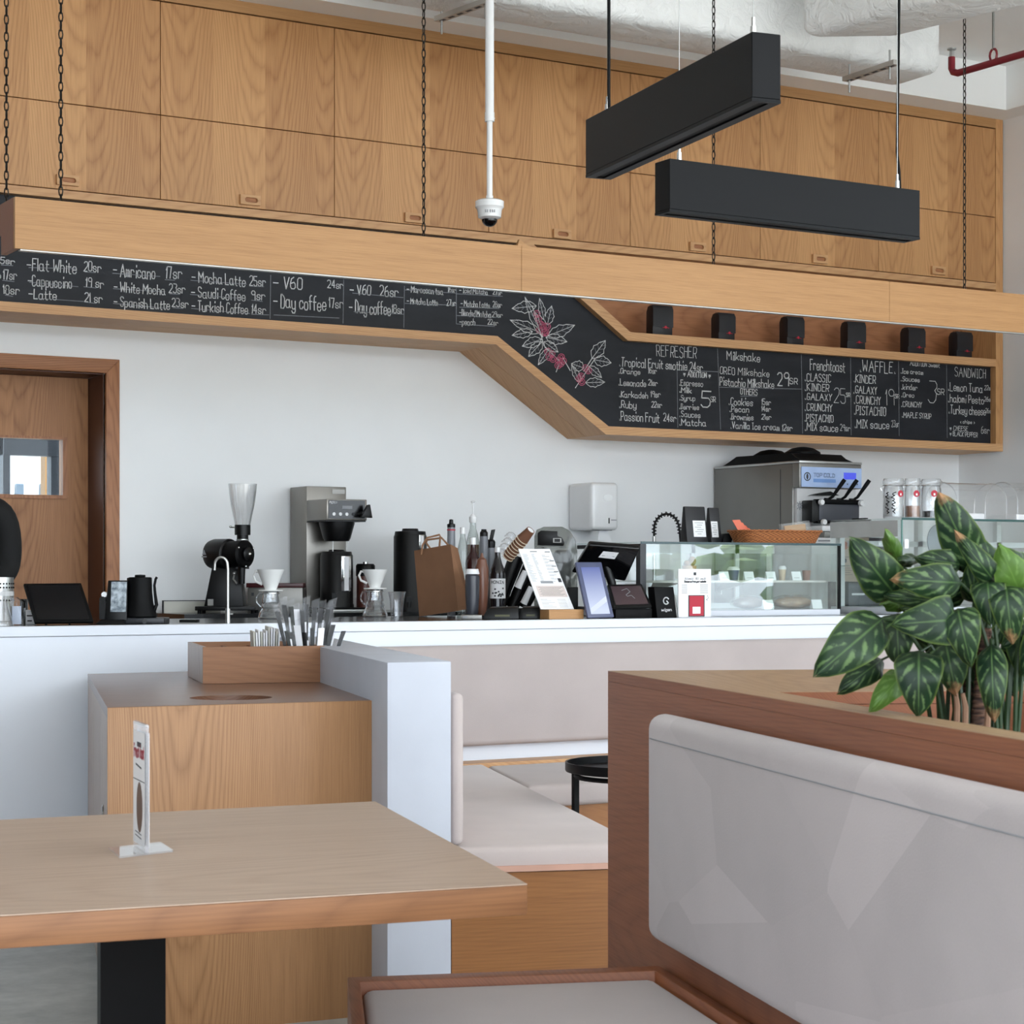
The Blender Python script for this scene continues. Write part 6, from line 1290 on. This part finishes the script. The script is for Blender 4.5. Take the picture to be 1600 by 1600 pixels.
def jar(px, lab, r, ytop, ring, fill, fy, txt=False):
    Y = Yr+.13; o_, s = V((XY(px, Y), Y, zr_t+.0008)), MPP(px, Y); t = thing('clip_jar', lab, 'jar', o_, RZ, 'clip top jars on the glass display'); y0 = yb(px, Y, zr_t); z = lambda y: (y0-y)*s; r *= s
    MB().lathe([(0, .001), (r*.96, .001), (r, .005), (r, z(765)), (r*.9, z(761)), (r*.9, z(758)), (r*.84, z(758)), (r*.84, z(761)), (r*.94, z(766)), (r*.94, .008), (0, .008)], n=28).build('glass_wall', m_glassl, t)
    MB().lathe([(r*.97, z(758)), (r*1.02, z(756)), (r*1.02, z(752)), (r*.95, z(ytop)), (0, z(ytop))], n=28).build('glass_lid', m_glassl, t)
    MB().tube([(r*1.03*cos(a*pi/12), r*1.03*sin(a*pi/12), z(759)) for a in range(24)], .0018, 5, closed=True).tube([(-r*1.03, 0, z(759)), (-r*1.25, 0, z(763)), (-r*1.1, 0, z(768))], .0018, 5).tube([(r*1.03, 0, z(757)), (r*1.22, 0, z(755)), (r*1.05, 0, z(752))], .0018, 5).build('wire_clip', m_chrome, t)
    if fill: MB().lathe([(0, .009), (r*.92, .009), (r*.92, z(fy)), (0, z(fy)+.002)], n=24).build('filling', fill, t)
    M = M4.Rotation(ring, 4, 'Z'); MB().lathe([(0, 0), (5.2*s, 0), (5.2*s, .0006)], n=22, M=M@M4.Translation((0, -r-.0006, z(772)))@M4.Rotation(R(90), 4, 'X')).build('pink_sticker', m_redp, t); MB().box(-1.2*s, 1.6*s, -r-.0016, -r-.0013, z(775), z(771.5), M=M).build('sticker_mark', m_paper, t)
    if txt:
        pr = MB(); q_ = M4.Rotation(-.5, 4, 'Z')
        for k in range(2):
            M2 = M4.Rotation(-.8+.62*k, 4, 'Z'); pv = None
            for j in range(22):
                q2 = M2@V((2.6*s*sin(j*1.9+k)+1.2*s*sin(j*.7), -r-.0009, z(803)+j*1.65*s))
                if pv is not None and j % 7: seg(pr, pv, q2, M2.to_3x3()@V((0, -1, 0)), .0042)
                pv = q2
        pr.build('hand_lettering', m_black, t, smooth=0)
jar(1396, 'left clip top jar with black hand lettering and white grains', 16, 748, .55, mat('white_grains', (232, 232, 230), .8, vs=200, var=.1), 776, True)
jar(1426, 'middle clip top jar half filled with brown sugar', 12.3, 748, .3, mat('brown_sugar', (178, 112, 66), .8, vs=200, var=.2), 791)
jar(1455, 'right clip top jar with a dark black filling', 15.4, 749, .1, mat('black_beans', (30, 30, 34), .6, vs=200, var=.2), 799)
Yd = Yr+.12
for i, (a, b, lab) in enumerate(((1477, 1580, 'clear tunnel shaped food cover right of the jars'), (1572, 1680, 'clear tunnel shaped food cover cut by the right picture edge'))):
    q0, q1 = XY(a+18, Yd), XY(b, Yd); s = MPP(a, Yd); h = (yb(a, Yd, zr_t)-752)*s; t = thing('food_cover', lab, 'cover', (q0, Yd, zr_t+.0008), 0, 'clear food covers'); W2 = q1-q0-.03
    prof = [(.0, 0), (.0, h*.5)]+[(.11-.11*cos(k*pi/12), h*.5+h*.5*sin(k*pi/12)) for k in range(1, 12)]+[(.22, h*.5), (.22, 0)]
    mb = MB(); inn = [(y+(.11-y)*.03, z*.98) for y, z in prof]
    for lo_, hi_ in ((0, W2),):
        va = [[mb.bm.verts.new((x, y, max(z, .0008))) for y, z in prof] for x in (lo_, hi_)]
        for k in range(len(prof)-1): mb.bm.faces.new((va[0][k], va[1][k], va[1][k+1], va[0][k+1]))
        mb.bm.faces.new(va[0]); mb.bm.faces.new(va[1])
    mb.build('cover_shell', m_acryl if False else m_glass, t)
    for x in (0, W2): MB().tube([(x, y, max(z, .004)) for y, z in prof], .003, 6).build('cover_edge', m_plas, t)
    MB().box(.004, W2-.004, -.004, .224, .0005, .004).build('cover_board', m_whitep, t)
    MB().box(W2*.2, W2*.8, .08, .16, .0042, .035, .006).build('napkin_stack', m_paper, t)
    if i == 0: oo = thing('wrapped_cake', 'brown wrapped cake under the left end of the clear cover', 'cake', (q0+.04, Yd+.1, zr_t+.006)); MB().ball((0, 0, .022), (.035, .035, .022), 16, 10).build('cake', mat('brown_cake', (150, 118, 98), .7, vs=40), oo)
q = V((XY(1374, Yr+.36), Yr+.3, zr_t+.0)); tag(MB().box(XY(1342, Yr+.35)-q.x, xr0+.06-q.x, .0, .1, .0008, .0075).build('black_mat', m_blackm), 'thin black mat at the left end of the glass display top', 'mat').location = q
# brown menu card, board and box between the cases
Yv = 7.55; x0, x1 = XY(1319, Yv), XY(1362, Yv); s = MPP(1340, Yv); y0 = yb(1340, Yv)
bx_ = thing('dark_crate', 'dark box on the counter between the two glass cases', 'box', (XY(1326, Yv), Yv, ZK)); hbx = (y0-909)*s; MB().box(0, XY(1384, Yv)-XY(1326, Yv), 0, .16, 0, hbx, .003).build('body', mat('slate_box', (88, 90, 98), .4), bx_); MB().box(.02, .1, -.002, 0, hbx*.55, hbx*.62).build('handle_strip', m_paper, bx_)
t = thing('drinks_card', 'beige drinks card with small round pictures, standing on the dark box', 'card', (x0, Yv+.02, ZK+hbx)); W = x1-x0; H = (909-840)*s
MB().box(0, W, 0, .008, .0005, H, .001, 1).build('panel', mat('beige_card', (206, 184, 166), .7), t)
pr = MB()
for k, mi in enumerate((0, 1, 0, 2)): pr.lathe([(0, 0), (.0085, 0)], n=16, M=M4.Translation((W*(.14+.24*k), -.0006, H*.48))@M4.Rotation(R(90), 4, 'X')@M4.Diagonal((1, 1.3, 1, 1)), mi=mi)
for k in range(5): seg(pr, V((W*.08, -.0006, H*(.36-.05*k))), V((W*(.3+.1*(k % 3)), -.0006, H*(.36-.05*k))), V((0, -1, 0)), .0016, 0); seg(pr, V((W*.55, -.0006, H*(.36-.05*k))), V((W*.9, -.0006, H*(.36-.05*k))), V((0, -1, 0)), .0016, 0)
pr.ball((W*.12, -.001, H*.82), (.02, .0012, .02), 14, 6, mi=1); seg(pr, V((W*.05, -.0006, H*.56)), V((W*.95, -.0006, H*.56)), V((0, -1, 0)), .002, 0)
pr.build('print', [m_ink, mat('orange_print', (206, 110, 70), .6), m_brownp], t, smooth=0)
q = V((XY(1356, Yv+.1), Yv+.12, ZK+hbx+.0005)); tag(MB().box(0, XY(1392, Yv)-XY(1356, Yv), 0, .02, 0, (909-839)*s, .002).build('dark_board', mat('plum_board', (62, 54, 66), .5)), 'dark plum board behind the beige drinks card', 'board').location = q

# ================================================================ potted plant in the planter
ZP = 2.92; sp = ZP/F
pc = PD(1522, 1190, ZP); pl_ = thing('potted_plant', 'leafy green plant with pale veined leaves in the oak planter', 'plant', (pc.x, pc.y, zp-.13))
m_leaf = NT('variegated_leaf'); uvn = m_leaf.n('ShaderNodeUVMap'); sep = m_leaf.n('ShaderNodeSeparateXYZ'); m_leaf.t.links.new(uvn.outputs[0], sep.inputs[0]); _u, _v = sep.outputs[0], sep.outputs[1]
_burn = m_leaf.ma('GREATER_THAN', _u, 1.5); _lite = m_leaf.ma('GREATER_THAN', _v, 1.5)
uf = m_leaf.ma('SUBTRACT', _u, m_leaf.ma('MULTIPLY', _burn, 2)); vf = m_leaf.ma('SUBTRACT', _v, m_leaf.ma('MULTIPLY', _lite, 2))
_t, _x, _y, _z = m_leaf.co()
va = m_leaf.ma('ABSOLUTE', m_leaf.ma('SUBTRACT', vf, .5))                     # 0 at the midrib, .5 at the margin
nz = m_leaf.noise(_t, 60, 4, .6); nz2 = m_leaf.noise(_t, 22, 3)
vein = m_leaf.ma('PINGPONG', m_leaf.ma('ADD', m_leaf.ma('SUBTRACT', m_leaf.ma('MULTIPLY', uf, 5.5), m_leaf.ma('MULTIPLY', va, 3.2)), m_leaf.ma('MULTIPLY', nz, .55)), .5)
band = m_leaf.ramp(m_leaf.ma('ADD', vein, m_leaf.ma('MULTIPLY', m_leaf.ma('SUBTRACT', nz, .5), 1.1)), .30, .50)
zone = m_leaf.ma('MULTIPLY', m_leaf.ramp(va, .06, .14), m_leaf.ramp(va, .46, .36)); band = m_leaf.ma('MULTIPLY', band, zone)
colr = m_leaf.mix(m_leaf.ramp(nz2, .35, .7), lin((18, 38, 24)), lin((34, 56, 31)))
colr = m_leaf.mix(m_leaf.ma('MULTIPLY', band, .42), colr, lin((122, 150, 96)))
colr = m_leaf.mix(m_leaf.ma('MULTIPLY', m_leaf.ramp(va, .035, .0), .4), colr, lin((104, 136, 76)))
colr = m_leaf.mix(m_leaf.ma('MULTIPLY', _lite, .5), colr, lin((96, 132, 50)))
colr = m_leaf.mix(m_leaf.ma('MULTIPLY', m_leaf.ramp(va, .44, .5), .35), colr, lin((128, 150, 70)))
bz = m_leaf.ma('ADD', uf, m_leaf.ma('MULTIPLY', m_leaf.ma('SUBTRACT', nz, .5), .3))
colr = m_leaf.mix(m_leaf.ma('MULTIPLY', _burn, m_leaf.ramp(bz, .90, 1.0)), colr, lin((150, 112, 80)))
m_leaf.set(Roughness=.42, **{'Base Color': colr, 'Specular IOR Level': .25, 'Subsurface Weight': 0}); m_leaf.bump(m_leaf.ma('ADD', m_leaf.ma('MULTIPLY', va, 1), m_leaf.ma('MULTIPLY', vein, .4)), .25, .004); m_leaf = m_leaf.m
LV = [((812, 84), (1040, 560), 178, .03, 1, 0, .02), ((912, 312), (1140, 600), 105, -.02, 1, 0, .05), ((301, 352), (575, 695), 186, 0, 0, 0, .03), ((508, 322), (585, 500), 74, .06, 0, 1, .0), ((556, 578), (945, 598), 152, -.05, 1, 0, .03),
      ((595, 470), (705, 462), 60, .08, 0, 0, 0), ((694, 452), (940, 492), 118, .04, 0, 0, .03), ((490, 668), (850, 712), 96, .02, 0, 0, .04), ((506, 720), (655, 690), 92, .07, 0, 1, 0), ((98, 1132), (485, 800), 205, -.06, 0, 0, .04),
      ((562, 838), (898, 812), 200, -.07, 0, 0, .05), ((575, 1062), (560, 775), 172, .03, 0, 0, .04), ((235, 1226), (480, 1040), 120, .05, 0, 0, .03), ((416, 1330), (604, 1120), 112, 0, 0, 1, .03), ((690, 1362), (690, 990), 196, -.05, 0, 0, .05),
      ((905, 1228), (842, 930), 172, 0, 1, 0, .04), ((990, 1062), (915, 745), 160, -.08, 0, 0, .05), ((1128, 1390), (1110, 945), 124, -.06, 1, 0, .04), ((1112, 832), (1090, 600), 142, -.04, 0, 0, .04), ((1232, 935), (1196, 610), 150, -.05, 1, 0, .05),
      ((1164, 395), (1300, 700), 165, -.03, 0, 1, .03), ((1214, 428), (1345, 590), 110, .06, 0, 0, 0), ((1012, 450), (1010, 720), 110, .05, 0, 0, .03), ((1060, 560), (1180, 690), 130, .07, 0, 0, .02), ((930, 600), (850, 760), 90, .08, 0, 0, .0), ((1190, 960), (1330, 880), 150, .06, 0, 0, .03), ((1300, 1120), (1420, 900), 150, .02, 0, 0, .04), ((1390, 620), (1420, 800), 160, .0, 0, 0, .03), ((820, 760), (760, 900), 130, .07, 0, 0, .02), ((1000, 330), (1140, 590), 150, .05, 0, 0, .03),
      ((1230, 560), (1130, 760), 150, .08, 0, 0, .02), ((1290, 1010), (1180, 800), 140, .06, 0, 0, .03), ((700, 900), (830, 980), 120, .08, 0, 0, .02), ((1050, 900), (960, 860), 150, .09, 0, 0, .02), ((620, 760), (760, 800), 110, .09, 0, 0, .02),
      ((1275, 760), (1160, 860), 130, .09, 0, 0, .02), ((1240, 1240), (1200, 960), 130, .07, 0, 0, .04), ((860, 1120), (900, 900), 120, .09, 0, 0, .03), ((1020, 1150), (1010, 900), 120, .08, 0, 0, .03), ((1340, 1180), (1290, 900), 150, .05, 0, 0, .04)]
k_ = 350/1302
LM = MB(); uvl = LM.bm.loops.layers.uv.new('UVMap'); ST = MB()
roots = [PD(1250+x*k_, 750+1395*k_, ZP+dz) for x, dz in ((960, 0), (1030, .02), (900, .03), (1110, .03), (1180, .01), (830, .05), (1240, .02))]
for i, (tp, bs_, wd, dz, burn, lite, droop) in enumerate(LV):
    tipd, based = -.035, .02
    Tp = PD(1250+tp[0]*k_, 750+tp[1]*k_, ZP+dz+tipd); Bp = PD(1250+bs_[0]*k_, 750+bs_[1]*k_, ZP+dz+based)
    ax_ = Tp-Bp; L = ax_.length; ax_.normalize(); vw = ((Tp+Bp)/2-CAM).normalized(); sd_ = ax_.cross(vw).normalized(); nr_ = sd_.cross(ax_)
    if nr_.dot(vw) > 0: nr_ = -nr_
    w2 = wd*k_*sp/2*1.42; NU, NV = 14, 6; g = []
    for a in range(NU+1):
        u = a/NU; wf_ = (sin(pi*min(1, u**.84)))**.62 if 0 < u < 1 else 0; wf_ = max(wf_, .012)
        row = []
        for b in range(NV+1):
            v = b/NV*2-1
            p_ = Bp+ax_*L*u+sd_*w2*wf_*v+nr_*(droop*1.0*sin(pi*u)*.8-abs(v)*w2*wf_*-.28-.012*v*v)+nr_*.004*sin(u*17+i+v*2)*abs(v)
            row.append(LM.bm.verts.new(p_))
        g.append(row)
    for a in range(NU):
        for b in range(NV):
            fce = LM.bm.faces.new((g[a][b], g[a][b+1], g[a+1][b+1], g[a+1][b]))
            for lp_, (aa, b2) in zip(fce.loops, ((a, b), (a, b+1), (a+1, b+1), (a+1, b))): lp_[uvl].uv = (aa/NU+2*burn, b2/NV*.998+2*lite)
    rt_ = roots[i % len(roots)]
    md = (rt_+Bp)/2+V((0, 0, .05)); ST.tube([rt_-V((0, 0, .12)), rt_.lerp(md, .6), md.lerp(Bp, .5)+V((0, 0, .008)), Bp+ax_*.004], [.004, .0036, .003, .002], 6)
LM.build('foliage', m_leaf, pl_, world=True, smooth=80)
ST.build('leaf_stalks', mat('green_stalk', (44, 66, 36), .5), pl_, world=True)
m_trunk = NT('ringed_stem'); _t, _x, _y, _z = m_trunk.co(); _w = m_trunk.noise(m_trunk.xyz(m_trunk.ma('MULTIPLY', _x, 30), m_trunk.ma('MULTIPLY', _y, 30), m_trunk.ma('MULTIPLY', _z, 190)), 1, 3)
m_trunk.set(Roughness=.8, **{'Base Color': m_trunk.mix(m_trunk.ramp(_w, .4, .65), lin((52, 34, 28)), lin((120, 88, 70)))}); m_trunk.bump(_w, .6, .01); m_trunk = m_trunk.m
for (xa_, ya_), (xb_, yb_2), r, dz in (((1030, 1440), (1080, 860), 46, .01), ((960, 1440), (985, 1000), 42, .03)):
    a, b = PD(1250+xa_*k_, 750+ya_*k_, ZP+dz), PD(1250+xb_*k_, 750+yb_2*k_, ZP+dz); a = a-(b-a)*.3; n_ = 26; rr = r*k_*sp
    MB().tube([a.lerp(b, i/n_) for i in range(n_+1)], [rr*(1-.25*i/n_)*(1.06 if i % 2 else .94) for i in range(n_+1)], 12).build('stem', m_trunk, pl_, world=True)
for xa_, ya_, xb_, yb_2 in ((900, 1400, 905, 1230), (955, 1400, 945, 1240), (1075, 1400, 1090, 1230)):
    a, b = PD(1250+xa_*k_, 750+ya_*k_, ZP-.02), PD(1250+xb_*k_, 750+yb_2*k_, ZP-.02); MB().tube([a-V((0, 0, .1)), a.lerp(b, .5)+V((.004, 0, 0)), b], [.005, .0045, .003], 7).build('aerial_root', mat('pale_root', (146, 112, 88), .8), pl_, world=True)

# ================================================================ barista at the left edge
Yq_ = 8.0; sh_ = PY(9, 775, Yq_); S = 1.0
px_ = sh_.x-.20; t = thing('person', 'person in black long sleeves behind the counter, cut by the left picture edge', 'person', (px_, Yq_, 0), R(-12))
def skin(name, vs, es, rad, m, root=0, sub=2, parent=t):
    me = bpy.data.meshes.new(name); me.from_pydata([V(v) for v in vs], es, []); o = bpy.data.objects.new(name, me); C.objects.link(o); o.parent = parent
    md = o.modifiers.new('skin', 'SKIN'); md.use_smooth_shade = True
    for i, r in enumerate(rad): me.skin_vertices[0].data[i].radius = (r, r) if not isinstance(r, tuple) else r
    me.skin_vertices[0].data[root].use_root = True
    s_ = o.modifiers.new('sub', 'SUBSURF'); s_.levels = sub; s_.render_levels = sub; me.materials.append(m); return o
m_skin = mat('skin', (196, 148, 120), .55); m_cloth = mat('black_work_shirt', (12, 12, 13), .85, vs=20, var=.15); m_hair = mat('black_hair', (20, 16, 15), .5)
zS = 1.50
bv = [(0, 0, .96), (0, .01, 1.12), (0, .015, 1.3), (0, .01, 1.45), (0, 0, 1.55), (0, -.01, 1.6),
      (.10, .01, 1.47), (.19, .01, 1.46), (.205, .015, 1.33), (.2, .0, 1.22), (.12, -.14, 1.15), (.04, -.24, 1.12),
      (-.10, .01, 1.47), (-.19, .01, 1.46), (-.225, .01, 1.32), (-.215, -.02, 1.2), (-.14, -.16, 1.14), (-.06, -.26, 1.12),
      (.095, 0, .9), (.1, .0, .5), (.1, .02, .1), (.1, -.08, .04), (-.095, 0, .9), (-.1, 0, .5), (-.1, .02, .1), (-.1, -.08, .04)]
be = [(0, 1), (1, 2), (2, 3), (3, 4), (4, 5), (3, 6), (6, 7), (7, 8), (8, 9), (9, 10), (10, 11), (3, 12), (12, 13), (13, 14), (14, 15), (15, 16), (16, 17), (0, 18), (18, 19), (19, 20), (20, 21), (0, 22), (22, 23), (23, 24), (24, 25)]
br = [(.16, .11), (.155, .1), (.175, .115), (.1, .08), .055, .052, .08, .068, .064, .056, .046, .034, .08, .068, .064, .046, .04, .03, .08, .06, .045, .04, .08, .06, .045, .04]
skin('body', bv, be, br, m_cloth)
hd_ = MB().ball((0, -.01, 1.69), (.075, .095, .115), 24, 18)
for v in hd_.bm.verts:
    c = v.co
    if c.z < 1.66 and c.y < 0: c.x *= .86
    if abs(c.x) < .02 and c.y < -.06 and 1.655 < c.z < 1.705: c.y -= .016*(1-abs(c.x)/.02)
    if abs(abs(c.x)-.032) < .014 and c.y < -.07 and 1.69 < c.z < 1.72: c.y += .008
hd_.ball((.076, .0, 1.685), (.01, .02, .03), 10, 8).ball((-.076, .0, 1.685), (.01, .02, .03), 10, 8)
hd_.build('head', m_skin, t)
MB().ball((0, .012, 1.735), (.082, .1, .085), 20, 14).build('hair', m_hair, t)
for sx in (-.03, .03):
    MB().ball((sx, -.098, 1.703), (.011, .006, .007), 12, 8).build('eye', m_paper, t); MB().ball((sx, -.1035, 1.703), (.005, .002, .005), 10, 6).build('iris', m_ink, t)
MB().ball((0, -.098, 1.636), (.022, .005, .006), 12, 8).build('mouth', mat('lips', (160, 92, 86), .5), t)
for sx, wx, wy in ((1, .04, -.24), (-1, -.06, -.26)):
    mb = MB(); W_ = V((wx, wy, 1.12)); d_ = V((-.5*sx, -.8, -.15)).normalized(); l_ = d_.cross(ZD).normalized()
    mb.ball(tuple(W_+d_*.05), (.038, .045, .017), 14, 10)
    for k in range(4):
        b_2 = W_+d_*.085+l_*(.03-.02*k); ln = (.07, .078, .072, .056)[k]; mb.tube([b_2, b_2+d_*ln*.45-ZD*.006, b_2+d_*ln*.75-ZD*.02, b_2+d_*ln*.88-ZD*.036], [.0092, .0086, .008, .006], 8)
    tb_ = W_+d_*.03-l_*.034*sx*-1; mb.tube([tb_, tb_+d_*.03+l_*.02*sx, tb_+d_*.055+l_*.024*sx-ZD*.008], [.0105, .0095, .007], 8)
    mb.build('hand', m_skin, t)
